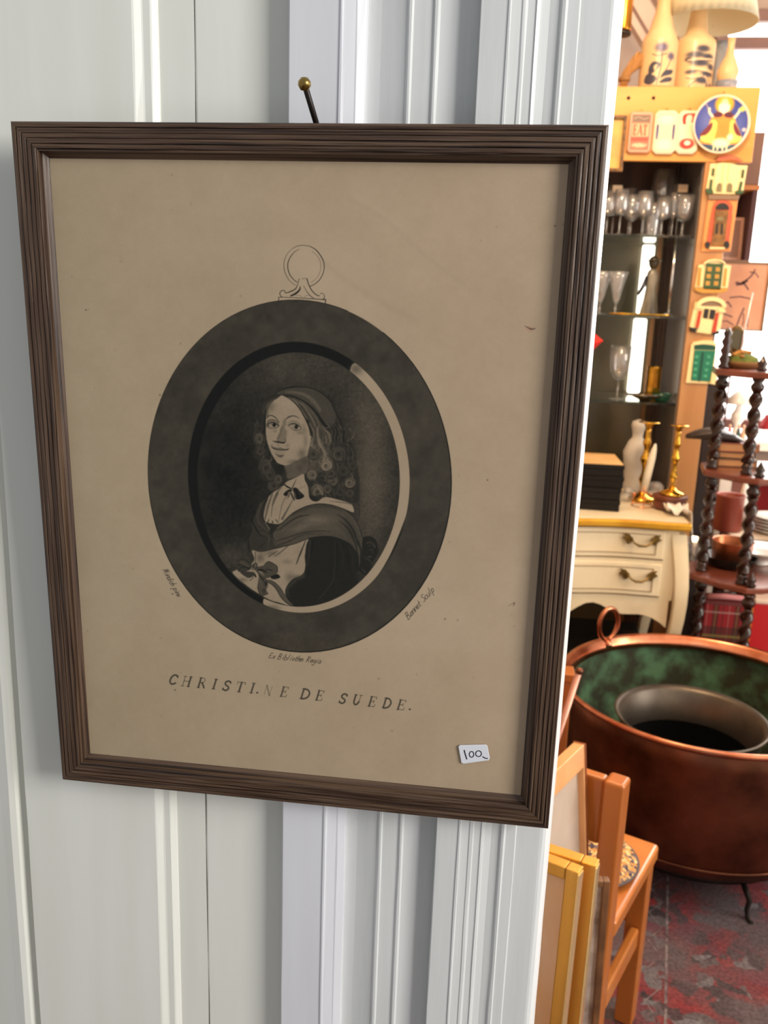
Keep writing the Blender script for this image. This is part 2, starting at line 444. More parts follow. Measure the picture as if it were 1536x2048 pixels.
# ---- the print, drawn tone by tone (0 = ink, 1 = paper) in the measured coordinates of the sheet
def KX(ox, oy, s):
    return lambda *p: [(ox + a / s, oy + b / s) for a, b in p]
C0 = Canvas(60, 280, 1190, 1630, 1.25, [1.0])
A = C0
hh, ww = A.h, A.w
oval_out = [(298, 956)] * 3 + [(331, 778), (349, 744), (367, 717), (385, 691), (414, 662), (448, 638), (480, 623)] + [(597, 601)] * 3 + [(720, 635), (762, 661), (804, 702), (838, 745), (867, 798)] + [(903, 951)] * 3 + [(886, 1080), (869, 1124), (846, 1168), (821, 1202), (791, 1231), (758, 1257), (726, 1278)] + [(618, 1303)] * 3 + [(337, 1120), (351, 1144), (363, 1164), (384, 1195), (408, 1218), (437, 1244), (462, 1260), (490, 1276)]
band_out = [(374, 964), (380, 890), (399, 827), (425, 775), (459, 736), (515, 702), (579, 687), (652, 698), (717, 728), (777, 797), (807, 865), (819, 943), (818, 990), (807, 1042), (788, 1095), (760, 1140), (723, 1183), (683, 1209), (614, 1232), (560, 1224), (505, 1195), (463, 1158), (425, 1110), (399, 1063), (381, 1015)]
oval_in = [(396, 968), (400, 895), (416, 835), (445, 785), (485, 747), (535, 718), (588, 709), (657, 720), (708, 745), (756, 801), (790, 878), (799, 951), (797, 1000), (786, 1042), (765, 1100), (734, 1149), (697, 1185), (657, 1205), (597, 1212), (560, 1209), (528, 1199), (495, 1178), (468, 1149), (440, 1113), (418, 1070), (402, 1020)]
oval_out, band_out, oval_in = conic(oval_out), conic(band_out), conic(oval_in)
fbig, fmid, ffin = fbm(hh, ww, 90, 3), fbm(hh, ww, 26, 11), fbm(hh, ww, 4, 23, 2)
# oval mount
A.poly(oval_out, [.31], 1, .8)
ml = np.zeros((hh, ww), np.float32)
sl, X, Y, D = A.sdf(oval_out, 1); ml[sl] = np.clip(.5 + D, 0, 1)
A.a[..., 0] += ml * (fmid * .13 + fbig * .13 + ffin * .05)
A.stroke(oval_out[34:] + oval_out[:1], [1.6, 2.4, 2.6, 2.0, 1.2], [.03], .9, .5, False)
A.stroke(oval_out[:31], [1.0, .8, 1.2, 1.8], [.06], .8, .5, False)
# ledge: dark upper left, light lower right
A.poly(band_out, [.03], 1, .9)
seg = [(717, 728), (760, 770), (790, 822), (812, 880), (822, 943), (820, 1000), (807, 1046), (775, 1120), (735, 1176), (683, 1212), (614, 1236), (560, 1228), (530, 1216), (545, 1180), (700, 1100), (740, 950), (700, 800), (700, 740)]
mk = np.zeros((hh, ww), np.float32); sl, X, Y, D = A.sdf(band_out, 1); mk[sl] = np.clip(.5 + D, 0, 1)
A.poly(seg, [.93], 1, 1.4, mask=mk)
A.blob(712, 738, 14, 12, [.30], .6); A.blob(545, 1217, 16, 8, [.35], .5)
# picture oval
A.poly(oval_in, [.20], 1, .8)
mi = np.zeros((hh, ww), np.float32); sl, X, Y, D = A.sdf(oval_in, 1); mi[sl] = np.clip(.5 + D * 1.2, 0, 1)
xx, yy = np.meshgrid(np.arange(ww) / A.sc + A.x0, np.arange(hh) / A.sc + A.y0)
bg = .17 + .16 * np.exp(-((xx - 600) ** 2 / 120 ** 2 + (yy - 735) ** 2 / 50 ** 2)) + .30 * np.exp(-((xx - 742) ** 2 / 42 ** 2 + (yy - 960) ** 2 / 150 ** 2)) \
    + .12 * np.exp(-((xx - 725) ** 2 / 50 ** 2 + (yy - 810) ** 2 / 60 ** 2)) - .10 * np.exp(-((xx - 455) ** 2 / 60 ** 2 + (yy - 960) ** 2 / 110 ** 2)) + .15 * np.exp(-((xx - 470) ** 2 / 50 ** 2 + (yy - 1115) ** 2 / 30 ** 2))
bg = bg + fmid * .08 + fbig * .06 + ffin * .07
A.a[..., 0] = A.a[..., 0] * (1 - mi) + bg * mi
def S(P, w, t, al=1, soft=.5): A.stroke(P, w, [t], al, soft, mask=mi)
def PL(P, t, al=1, soft=.6): A.poly(P, [t], al, soft, mask=mi)
def BL(c, rx, ry, t, al=1, ang=0): A.blob(c[0][0], c[0][1], rx, ry, [t], al, ang, mask=mi)
Q = KX(440, 740, 4.097); Ef = KX(500, 770, 12.8); Bf = KX(500, 900, 10.97); Cf = KX(600, 900, 10.97); Gf = KX(460, 1040, 9.6); Hf = KX(600, 1020, 8.533); Tf = KX(600, 770, 10.97); Vf = KX(500, 760, 6.4)
# hair mass
PL(Q((510, 150), (640, 138), (760, 155), (860, 215), (940, 290), (985, 370), (1010, 460), (1020, 540), (1080, 600), (1105, 680), (1120, 780), (1140, 880), (1145, 1000), (1140, 1080), (1080, 1095), (980, 1060), (900, 1040), (850, 1040),
     (800, 1075), (740, 1050), (720, 1000), (700, 920), (690, 870), (720, 800), (740, 700), (745, 600), (760, 520), (740, 440), (700, 380), (640, 280), (540, 200), (450, 210), (400, 280), (375, 380), (365, 470), (370, 560), (400, 680),
     (450, 760), (530, 810), (520, 900), (480, 980), (430, 1000), (400, 940), (350, 880), (330, 800), (300, 740), (270, 680), (290, 600), (275, 520), (290, 450), (330, 400), (350, 290), (400, 230), (470, 180)), .20, .92, 2.2)
PL(Vf((640, 250), (760, 330), (880, 470), (960, 620), (1040, 700), (1040, 800), (1000, 900), (1060, 1050), (1050, 1180), (900, 1180), (700, 1200), (690, 1150), (760, 1000), (740, 860), (740, 740), (790, 640), (760, 540), (700, 430)), .42, .75, 3)
# neck and face
PL(Vf((430, 1080), (470, 980), (600, 1000), (740, 900), (750, 1020), (720, 1180), (600, 1240), (480, 1260), (470, 1180)), .50, 1, 1.5)
BL(Vf((500, 1170)), 8, 14, .42, .6); BL(Vf((640, 1130)), 9, 8, .34, .6)
PL(Q((515, 203), (560, 225), (610, 265), (660, 335), (700, 410), (730, 470), (748, 520), (738, 600), (725, 660), (715, 700), (660, 725), (600, 760), (540, 782), (490, 770), (450, 745), (425, 715), (405, 670), (385, 610), (372, 540), (370, 470), (376, 400), (392, 330), (430, 262), (475, 228)), .86, 1, .8)
BL(Ef((520, 560)), 9, 10, .55, .75); BL(Ef((450, 760)), 3.2, 9, .52, .7); BL(Ef((420, 700)), 2.5, 8, .4, .6)
BL(Ef((1380, 1150)), 5, 11, .66, .7); BL(Ef((1330, 1750)), 9, 10, .52, .8); BL(Ef((1420, 1450)), 4, 12, .62, .7); BL(Ef((1150, 1980)), 13, 5, .48, .8); BL(Ef((1400, 1950)), 9, 8, .36, .8)
BL(Ef((1000, 500)), 14, 12, .93, .5); BL(Ef((1120, 1500)), 13, 11, .93, .45); BL(Ef((500, 1450)), 3, 8, .9, .4); BL(Ef((800, 1900)), 6, 4, .84, .5)
# nose
PL(Ef((850, 900), (900, 880), (930, 950), (890, 1080), (940, 1180), (940, 1300), (930, 1400), (890, 1470), (780, 1450), (700, 1440), (680, 1390), (740, 1250), (790, 1120), (830, 1020)), .60, .75, 1.8)
PL(Ef((800, 1060), (850, 1060), (800, 1240), (740, 1380), (690, 1390), (740, 1260)), .50, .6, 1.0)
S(Ef((760, 1080), (700, 1220), (640, 1370)), [2, 3, 3], .93, .55, 1.0)
S(Ef((590, 1435), (650, 1452), (700, 1455), (780, 1470), (860, 1480), (895, 1465)), [1, 2.4, 3.4, 3.6, 3.2, 2], .14, .9, .7)
S(Ef((900, 1460), (920, 1410), (880, 1370)), [1.5, 1, .8], .40, .7)
S(Ef((720, 1500), (725, 1580)), [2, 1], .52, .7, .8)
# eyes
S(Ef((432, 835), (470, 795), (550, 782), (640, 825), (700, 895), (745, 960)), [.8, 1.8, 2.0, 2.0, 1.8, 1.4], .24, .85, .6)
PL(Ef((440, 960), (480, 900), (580, 880), (680, 930), (745, 1010), (740, 1060), (660, 1110), (560, 1120), (480, 1100), (440, 1040)), .55, .8, 1.2)
S(Ef((440, 960), (480, 905), (560, 885), (650, 905), (720, 975)), 1.2, .30, .8)
PL(Ef((470, 1030), (540, 980), (620, 980), (710, 1040), (660, 1085), (560, 1095), (500, 1080)), .80, 1, .6)
S(Ef((460, 1000), (530, 968), (610, 968), (680, 1005), (745, 1050)), [1.2, 1.8, 2.2, 1.8, 1.2], .10, .95)
A.blob(*Ef((618, 1026))[0], 3.7, 3.9, [.07], 1, mask=mi, hard=2.5); BL(Ef((625, 1020)), 1.6, 1.6, .02, 1); BL(Ef((560, 1010)), 1.3, 1.5, .3, .6)
S(Ef((450, 1060), (520, 1110), (620, 1105), (720, 1070)), 1.0, .42, .7)
BL(Ef((460, 1030)), 1.8, 4, .22, .8); BL(Ef((640, 1180)), 5, 3, .62, .6)
S(Ef((915, 880), (960, 840), (1030, 805), (1110, 790), (1190, 810), (1260, 855)), [1.6, 2.6, 3.0, 2.4, 1.6, .8], .28, .8, .7)
PL(Ef((960, 1020), (1050, 930), (1160, 920), (1270, 990), (1320, 1080), (1300, 1160), (1180, 1180), (1060, 1130)), .68, .7, 1.5)
S(Ef((980, 960), (1050, 925), (1150, 925), (1240, 965), (1300, 1020)), .9, .48, .7)
PL(Ef((1010, 1045), (1080, 1005), (1170, 1005), (1270, 1070), (1260, 1130), (1160, 1140), (1070, 1100)), .80, 1, .6)
S(Ef((975, 1048), (1050, 1000), (1130, 993), (1220, 1025), (1300, 1095)), [.9, 1.8, 2.2, 2.0, 1.2], .10, .95)
A.blob(*Ef((1184, 1075))[0], 3.9, 4.3, [.10], 1, mask=mi, hard=2.5); BL(Ef((1184, 1070)), 1.7, 1.8, .02, 1); BL(Ef((1140, 1030)), 1.3, 1.3, .75, .8); BL(Ef((1262, 1100)), 1.8, 2.2, .95, .8)
S(Ef((1060, 1110), (1140, 1155), (1230, 1160), (1310, 1120)), 1.2, .40, .75); BL(Ef((1270, 1220)), 6, 3, .62, .7)
# mouth
PL(Ef((560, 1585), (650, 1590), (720, 1610), (780, 1600), (900, 1640), (990, 1640), (880, 1680), (700, 1670), (600, 1640)), .50, .8, .7)
S(Ef((560, 1590), (610, 1630), (690, 1650), (780, 1662), (880, 1662), (950, 1655), (990, 1635)), [1.4, 1.8, 1.2, 1.2, 1.8, 2.4, 1.6], .14, .9)
PL(Ef((620, 1670), (700, 1680), (820, 1690), (900, 1690), (840, 1760), (760, 1780), (670, 1750)), .80, .9, .8)
S(Ef((660, 1770), (730, 1810), (800, 1815), (860, 1790)), [2, 3.4, 3.4, 2], .40, .8, 1.0)
BL(Ef((790, 1830)), 4, 2, .30, .7); BL(Ef((960, 1560)), 4, 4, .66, .6); BL(Ef((555, 1560)), 1.5, 2.5, .45, .7)
# dark behind the cheek, jaw line
S(Ef((400, 640), (385, 800), (385, 1000), (388, 1200), (410, 1400), (450, 1560), (510, 1740), (580, 1880), (640, 1960)), [2, 2.5, 3, 3, 3, 4, 5, 6, 5], .08, .75, .9)
PL(Vf((215, 560), (180, 700), (200, 860), (260, 1000), (310, 1070), (400, 1090), (440, 1110), (400, 1230), (300, 1160), (240, 1060), (170, 900), (150, 700)), .09, .7, 2)
# cap and hair on the crown
PL(Q((470, 200), (515, 163), (620, 140), (740, 150), (840, 200), (910, 270), (945, 350), (940, 430), (885, 470), (840, 420), (790, 340), (720, 272), (640, 228), (560, 205)), .34, 1, 1.2)
S(Q((540, 180), (620, 185), (700, 205), (770, 260), (820, 330)), [3, 5, 7, 8, 5], .55, .7, 1.5)
S(Q((820, 260), (880, 330), (900, 400)), [8, 8, 6], .36, .7, 2)
S(Q((505, 165), (560, 145), (650, 138), (750, 150), (840, 195), (910, 262), (950, 350)), [1.5, 2.5, 2.5, 2, 2, 2, 1.5], .10, .85)
S(Q((470, 205), (560, 208), (640, 230), (720, 280), (790, 350), (835, 420), (880, 475)), [1, 2, 2, 3, 4, 6, 5], .08, .85, .8)
S(Q((835, 460), (870, 475), (910, 465)), [1, 1.6, 1], .58, .8)
S(Q((520, 205), (580, 240), (640, 300), (690, 380), (730, 460), (750, 530)), [3.2, 3, 2.2, 1.6, 4, 6], .12, .85, .6)
for P, w, t in [(((560, 225), (620, 262), (672, 330), (712, 400)), [1, 2.5, 3, 2], .66), (((600, 235), (680, 290), (740, 370), (780, 460)), [1.5, 3, 4, 3], .58), (((650, 250), (730, 320), (790, 400), (820, 470)), [1, 2, 3, 2], .50),
                (((735, 440), (765, 500), (772, 560), (745, 620)), [3, 4, 4, 2], .55), (((800, 470), (800, 540), (815, 600), (850, 660), (862, 720)), [3, 5, 6, 6, 4], .68), (((850, 480), (890, 520), (905, 580), (880, 640)), [2, 4, 4, 2], .62),
                (((745, 570), (755, 620), (790, 650)), [2, 4, 2], .60), (((860, 680), (855, 730), (880, 770)), [6, 6, 4], .66)]:
    S(Q(*P), w, t, .8, .9)
for P, w in [(((690, 330), (735, 400), (765, 470)), 1.1), (((722, 330), (772, 400), (800, 455)), 1.2), (((640, 290), (690, 350), (725, 420)), 1.0), (((785, 520), (775, 590), (800, 650)), 1.4), (((830, 500), (835, 570), (870, 620)), 1.6),
             (((860, 560), (850, 610), (880, 625)), 1.8), (((880, 570), (900, 600), (880, 640)), 1.6), (((815, 620), (840, 690), (845, 740)), 1.0)]:
    S(Q(*P), w, .22, .8)
# back hair, right of the cap
for k in range(9):
    x0 = 880 + k * 14
    S(Q((x0, 430 + k * 4), (x0 + 40, 500), (x0 + 30, 560 + k * 4), (x0 + 55, 610)), [1, 2, 2, 1], .10 if k % 2 else .34, .7, .7)
S(Q((915, 290), (960, 370), (1000, 450), (1010, 540), (1030, 590), (1075, 600)), [1, 2, 2, 2, 3, 2], .09, .8)
S(Q((930, 340), (970, 430), (985, 500), (985, 560)), 1, .36, .7)
def curl(cx, cy, r, t, al=1, turns=1.6, ph=0.0, sq=.95, core=.12):
    (a, b), = Q((cx, cy)); r = r / 4.097
    A.blob(a, b, r * .95, r * .95 * sq, [min(1, t * .95)], .8 * al, mask=mi, hard=2)
    for k in range(3):
        pts = []
        for i in range(14):
            q = i / 13; an = ph + q * turns * 2 * math.pi + k * .5; rr_ = r * (1 - .72 * q) * (1 - .10 * k)
            pts.append((a + math.cos(an) * rr_, b + math.sin(an) * rr_ * sq))
        S(pts, [1.6, 3.0, 1.6] if k == 0 else [.8, 1.4, .8], [min(1, t * 1.25), core, min(1, t * 1.5)][k], .75 * al, .8)
    A.blob(a, b, r * .30, r * .34, [core], .8 * al, mask=mi)
    S([(a + math.cos(.3 + i * .35) * r * 1.02, b + math.sin(.3 + i * .35) * r * sq * 1.02) for i in range(8)], [.8, 1.8, .8], .08, .75 * al)
hr = np.random.RandomState(12)
for k in range(300):
    if k % 4 == 0: x0, y0 = hr.uniform(285, 380), hr.uniform(380, 760)
    elif k % 4 == 1: x0, y0 = hr.uniform(740, 900), hr.uniform(480, 980)
    else: x0, y0 = hr.uniform(860, 1100), hr.uniform(440 if k % 4 == 2 else 640, 1020)
    if k % 4 == 0 and y0 > 620: x0 += (y0 - 620) * .45
    am, L_ = hr.uniform(6, 18) * hr.choice([-1, 1]), hr.uniform(30, 75)
    base = .42 if x0 < 400 else (.62 if x0 < 905 else .44)
    S(Q((x0, y0), (x0 + am, y0 + L_ * .33), (x0 + am * .2, y0 + L_ * .66), (x0 - am * .6, y0 + L_)), [.6, 2.0, .6], base + hr.uniform(-.26, .16), .55, .8)
for c in [(765, 690, 46, .34, 1, 1.5, 2), (870, 785, 52, .66, 1, 1.5, 4, .95, .3), (757, 862, 46, .52, 1, 1.6, 1, 1, .3), (970, 690, 66, .36, 1, 1.8, 3), (1058, 690, 62, .24, 1, 1.8, 0), (1062, 925, 46, .50, 1, 1.4, 5, 1, .3), (930, 915, 34, .40, .9, 1.4, 2, 1.3, .25),
          (800, 1000, 58, .52, 1, 1.5, 3.6, 1.1, .22), (1065, 1015, 40, .32, .9, 1.4, 1), (985, 1000, 44, .26, .9, 1.6, 4), (1010, 830, 52, .28, .9, 1.5, 2), (910, 850, 44, .34, .9, 1.6, 1), (1090, 790, 40, .26, .9, 1.4, 0), (880, 980, 40, .38, .9, 1.5, 2),
          (322, 565, 38, .42, .9, 1.3, 2, 1.4), (330, 665, 42, .30, .9, 1.3, 4), (375, 800, 55, .34, .9, 1.2, 3, 1.4), (440, 950, 50, .34, .9, 1.7, 1), (410, 860, 42, .30, .9, 1.2, 5, 1.3), (320, 480, 34, .20, .8, 1.2, 1), (480, 900, 34, .42, .8, 1.2, 2, 1.4)]:
    curl(*c)
for k in range(6):
    x0 = 1010 + k * 17
    S(Q((x0, 645), (x0 + 14, 690), (x0 + 6, 745)), 1.0, .44 if k % 2 == 0 else .12, .7)
for k in range(5):
    S(Q((820, 840 + k * 18), (870, 858 + k * 18), (930, 842 + k * 18)), 1.0, .42 if k % 2 else .12, .6)
S(Q((800, 960), (830, 1000), (835, 1040), (800, 1062)), [3, 4, 3, 2], .66, .7, .9); PL(Q((740, 1030), (780, 1030), (840, 1025), (820, 1065), (780, 1078), (750, 1062)), .12, .8, 1)
for P in [((290, 500), (270, 560), (300, 620)), ((330, 380), (300, 430), (290, 480)), ((360, 270), (352, 340), (375, 370)), ((420, 225), (370, 290), (362, 350))]:
    S(Q(*P), [.8, 2, .8], .36, .6, .8)
S(Q((455, 212), (400, 240), (360, 300)), [1, 1.6, 1], .10, .8); S(Q((450, 232), (405, 280), (385, 340)), [1, 2.2, 1], .50, .6, .8)
# collar, shirt
PL(Q((545, 915), (610, 885), (682, 850), (695, 900), (722, 960), (735, 1050), (790, 1078), (860, 1042), (960, 1060), (1075, 1100), (1095, 1165), (1010, 1135), (900, 1102), (800, 1095), (700, 1118), (600, 1168), (530, 1235), (480, 1262), (430, 1258), (375, 1245), (350, 1200), (372, 1100), (415, 1020), (500, 962)), .88, 1, .9)
for P, w, t in [(((430, 1010), (395, 1110), (370, 1220)), [3, 5, 3], .42), (((500, 960), (440, 1060), (420, 1200)), [4, 3, 1.5], .50), (((560, 1010), (510, 1100), (480, 1240)), [2, 1.6, 1], .45), (((600, 1060), (560, 1130), (510, 1220)), [1, 3, 5], .40),
                (((470, 1010), (430, 1110)), [5, 2], .38), (((1080, 1100), (1000, 1085), (900, 1075)), [3, 3, 1], .55), (((400, 1225), (390, 1250)), [1.5, 2], .10), (((430, 1240), (432, 1250)), [2.5, 2.5], .08), (((455, 1225), (475, 1250)), [2, 2], .25),
                (((545, 915), (600, 890), (682, 850)), [.8, .8, .8], .35), (((540, 925), (520, 945)), 1.5, .40), (((700, 950), (640, 975)), 1.0, .62), (((1090, 1100), (1110, 1170)), [2, 4], .30), (((1140, 1100), (1140, 1200)), [2, 1], .12)]:
    S(Q(*P), w, t, .75, .9)
S(Bf((740, 752), (830, 812), (905, 850)), [2, 3.2, 2.4], .06, .95); S(Bf((1012, 640), (970, 740), (935, 820)), [.8, 1.6, 2], .16, .9)
PL(Bf((760, 930), (840, 872), (915, 868), (905, 915), (840, 930), (815, 1000), (755, 1005), (738, 965)), .10, 1, .7); PL(Bf((840, 930), (900, 920), (890, 980), (830, 1030)), .55, .9, .8)
PL(Bf((945, 845), (1015, 828), (1090, 905), (1190, 1012), (1090, 1080), (1000, 1068), (965, 960)), .08, 1, .7); S(Bf((975, 920), (995, 990), (1010, 1050)), [1, 2, 1], .50, .8); S(Bf((1060, 930), (1110, 990)), 1.2, .35, .8)
S(Bf((905, 950), (940, 1030), (975, 1095)), [3, 4.5, 3], .30, .9); S(Bf((850, 1010), (825, 1060)), [2, 1], .2, .8)
S(Bf((930, 820), (910, 900)), 3, .42, .9)
# left shoulder ribbons
PL(Q((392, 1048), (330, 1090), (290, 1180), (268, 1260), (300, 1330), (345, 1360), (410, 1310), (360, 1215), (372, 1120)), .26, 1, 1)
S(Q((340, 1100), (310, 1180), (320, 1250), (390, 1320)), [2, 4, 5, 4], .36, .8, 1); S(Q((385, 1055), (352, 1120), (345, 1200), (400, 1300)), [2.5, 2, 1.5, 1.5], .08, .8)
S(Q((370, 1250), (405, 1305)), [2, 2.5], .62, .8, .6)
PL(Q((258, 1250), (300, 1320), (350, 1370), (400, 1330), (470, 1440), (470, 1460), (380, 1475), (270, 1485), (228, 1450), (238, 1380), (262, 1320)), .25, 1, 1)
S(Q((262, 1240), (300, 1310), (335, 1360)), [2.5, 3, 2], .08, .9); S(Q((230, 1400), (240, 1480)), [4, 5], .12, .7, 1); S(Q((340, 1330), (400, 1370), (390, 1450)), [2, 5, 3], .36, .7, 1); S(Q((420, 1360), (465, 1440)), 1.4, .06, .9)
S(Q((360, 1420), (330, 1450)), [2, 3], .12, .7)
# torso
PL(Q((262, 1480), (340, 1492), (470, 1462), (600, 1425), (720, 1385), (725, 1440), (695, 1520), (700, 1600), (680, 1670), (610, 1710), (560, 1760), (540, 1830), (600, 1935), (480, 1905), (400, 1880), (250, 1790), (110, 1672), (130, 1640), (200, 1620), (280, 1560)), .86, 1, 1)
for c, rx, ry, t, al in [((420, 1500), 16, 6, .50, .7), ((330, 1540), 8, 10, .45, .7), ((550, 1570), 10, 5, .62, .6), ((640, 1480), 8, 12, .78, .5), ((570, 1700), 8, 10, .55, .7), ((180, 1720), 10, 4, .45, .6), ((640, 1700), 12, 5, .40, .7)]:
    BL(Q(c), rx, ry, t, al)
S(Q((470, 1480), (400, 1530)), [1, 2], .3, .7, .8); S(Q((570, 1430), (500, 1490), (450, 1530)), [2, 2, 1], .28, .7, .8); S(Q((700, 1400), (660, 1500), (625, 1590)), [1.5, 3.5, 1.5], .16, .8, .8); S(Q((290, 1490), (290, 1580)), [1.4, 1], .2, .8); S(Q((262, 1490), (258, 1580)), [1, 1], .25, .7)
# dark sleeve
PL(Q((722, 1398), (790, 1368), (900, 1362), (1000, 1385), (1085, 1440), (1135, 1520), (1150, 1610), (1110, 1680), (1130, 1740), (1040, 1810), (900, 1885), (760, 1932), (600, 1938), (545, 1870), (540, 1790), (600, 1712), (690, 1690), (712, 1600), (700, 1500)), .12, 1, 1.4)
S(Q((560, 1850), (555, 1790), (620, 1725), (700, 1690)), [3, 5, 6, 4], .34, .6, 2)
for P, w, t, al in [(((935, 1400), (945, 1500), (935, 1650), (925, 1730), (850, 1830), (810, 1880)), [1, 1.2, 1.5, 2, 2, 2.5], .30, .6), (((740, 1400), (730, 1500), (720, 1600)), [2, 3, 2], .30, .7), (((765, 1400), (745, 1500)), [3, 5], .05, .7),
                    (((980, 1420), (1010, 1520), (1005, 1600)), [2, 3, 2], .22, .6), (((955, 1440), (965, 1600)), [3, 3], .05, .6), (((1060, 1460), (1090, 1560), (1090, 1650), (1110, 1700)), [2, 3, 3, 2], .20, .6), (((700, 1700), (740, 1650)), [2, 1], .04, .7),
                    (((1040, 1450), (1060, 1560), (1055, 1640)), [2, 3, 2], .06, .6)]:
    S(Q(*P), w, t, al, 1.2)
# shawl
PL(Q((430, 1345), (510, 1250), (600, 1170), (700, 1120), (800, 1098), (900, 1104), (1000, 1135), (1085, 1195), (1135, 1275), (1160, 1360), (1172, 1450), (1160, 1560), (1138, 1610), (1135, 1520), (1085, 1440), (1000, 1388), (900, 1362), (780, 1368), (690, 1392), (600, 1425), (520, 1448), (462, 1455)), .40, 1, .9)
BL(Q((800, 1230)), 30, 11, .62, .85, 2); BL(Q((660, 1290)), 22, 7, .60, .7, -18); BL(Q((880, 1300)), 20, 5, .50, .6)
BL(Q((1080, 1330)), 9, 26, .20, .7, -28)
for P, w, t in [(((500, 1265), (590, 1185), (700, 1132), (800, 1112), (900, 1118), (1000, 1150)), [2, 5, 7, 8, 6, 3], .30), (((600, 1172), (700, 1120), (800, 1098), (900, 1104), (1000, 1135), (1085, 1195), (1135, 1275), (1165, 1370)), 1.3, .08),
                (((470, 1320), (560, 1250), (640, 1205), (740, 1185)), [2, 3, 4, 1.5], .22), (((500, 1330), (600, 1250), (700, 1200)), [1, 2, 1], .55), (((470, 1400), (560, 1370), (700, 1330), (820, 1318), (900, 1322)), [2, 2.5, 2, 1.5, 1], .18),
                (((460, 1440), (560, 1405), (680, 1350), (780, 1340)), [3, 4, 2, 1], .24), (((460, 1455), (600, 1428), (690, 1395), (780, 1370), (900, 1364), (1000, 1390), (1085, 1442), (1135, 1520)), 1.5, .07), (((470, 1300), (430, 1345), (460, 1420)), [1.5, 1.5, 1], .1),
                (((960, 1180), (1040, 1240), (1100, 1330), (1130, 1440)), [1, 3, 3, 2], .10), (((980, 1240), (1050, 1300), (1100, 1400), (1130, 1500)), [1, 3, 3, 2], .12), (((1010, 1170), (1080, 1230), (1120, 1310)), [1, 2, 1], .34),
                (((940, 1250), (1010, 1310), (1060, 1400), (1110, 1480)), [1, 2, 2, 1], .32), (((1130, 1400), (1155, 1480), (1150, 1560)), [3, 4, 3], .10), (((970, 1350), (1040, 1390), (1100, 1460)), [1, 2, 1], .30), (((720, 1250), (820, 1243), (900, 1255)), [1, 1.2, 1], .48)]:
    S(Q(*P), w, t, .75, .8)
# bow on the back
PL(Hf((1075, 470), (1150, 448), (1230, 460), (1300, 520), (1325, 640), (1330, 720), (1270, 850), (1210, 900), (1230, 960), (1190, 1060), (1120, 1095), (1020, 1040), (1010, 950), (1050, 760), (1060, 600)), .13, 1, .9)
S(Hf((1140, 560), (1200, 550), (1260, 590), (1285, 640)), [3, 4, 4, 2], .30, .8, .8); S(Hf((1160, 620), (1220, 600), (1280, 640)), 1.0, .40, .8); S(Hf((1165, 800), (1215, 798)), [2, 2], .42, .8); S(Hf((1180, 680), (1230, 680), (1240, 740)), [3, 4, 3], .24, .7, .8)
S(Hf((1100, 800), (1170, 850), (1210, 890)), [1.5, 2.5, 1], .34, .7, .7); S(Hf((1000, 1000), (1060, 1060), (1130, 1098), (1180, 1075)), 1.4, .04, .9); S(Hf((1060, 1000), (1120, 1070)), 3, .34, .6, 1)
# bow on the waist
PL(Gf((165, 800), (250, 748), (400, 835), (410, 905), (370, 960), (250, 1000), (160, 985), (120, 880)), .28, 1, .8)
PL(Gf((180, 800), (260, 790), (370, 870), (350, 910), (220, 850)), .40, .8, .8); S(Gf((150, 860), (250, 880), (380, 930)), 1.4, .07, .9); S(Gf((180, 960), (200, 920), (300, 905), (360, 960)), 1.2, .08, .8); S(Gf((160, 790), (240, 745), (400, 835)), 1.2, .08, .8)
PL(Gf((200, 1000), (350, 990), (470, 1010), (460, 1060), (380, 1110), (300, 1090)), .20, .9, .9)
PL(Gf((520, 905), (640, 870), (740, 795), (860, 850), (912, 905), (910, 1010), (860, 1060), (740, 1110), (680, 1110), (610, 1010), (520, 960)), .38, 1, .8)
S(Gf((660, 850), (740, 795), (860, 850), (912, 905), (910, 1000)), 1.0, .12, .9); S(Gf((690, 950), (760, 952), (810, 975)), 1.5, .05, .9); S(Gf((530, 960), (620, 960), (700, 1010)), [3, 4, 2], .08, .9); PL(Gf((780, 1090), (900, 1040), (965, 1090), (920, 1125), (820, 1135)), .06, .95, .8)
PL(Gf((490, 960), (560, 1000), (650, 1080), (720, 1180), (715, 1290), (695, 1350), (730, 1412), (640, 1448), (580, 1440), (530, 1310), (560, 1160), (560, 1080)), .42, 1, .8)
for P in [((530, 1310), (580, 1440), (650, 1448), (730, 1412)), ((560, 1090), (530, 1310)), ((500, 960), (580, 1020), (670, 1110), (720, 1190)), ((470, 1050), (440, 1110), (380, 1165))]:
    S(Gf(*P), 1.1, .10, .9)
S(Gf((560, 1060), (640, 1150)), [3, 4], .12, .8); BL(Gf((690, 1220)), 3.5, 5, .10, .9); BL(Gf((650, 1360)), 4, 5, .22, .8); BL(Gf((455, 900)), 6, 6, .22, .9); S(Gf((440, 870), (500, 830), (520, 900), (480, 950)), 1.8, .05, .9); S(Gf((480, 1050), (495, 1090)), 3, .06, .9)
S(Gf((730, 1165), (850, 1240), (930, 1330), (990, 1430), (1080, 1550), (1180, 1630)), [5, 8, 9, 9, 8, 5], .42, 1, .8); S(Gf((770, 1150), (880, 1215), (970, 1310), (1040, 1420), (1130, 1530), (1230, 1650)), 1.1, .10, .9); S(Gf((720, 1190), (850, 1270), (920, 1380), (980, 1490), (1080, 1580), (1180, 1640)), 1.1, .10, .9)
S(Gf((600, 1500), (760, 1550), (950, 1620), (1180, 1650)), 1.1, .18, .9)
# engraved fibre of the plate over the whole oval
A.a[..., 0] += mi * (ffin * .07 + fmid * .03)
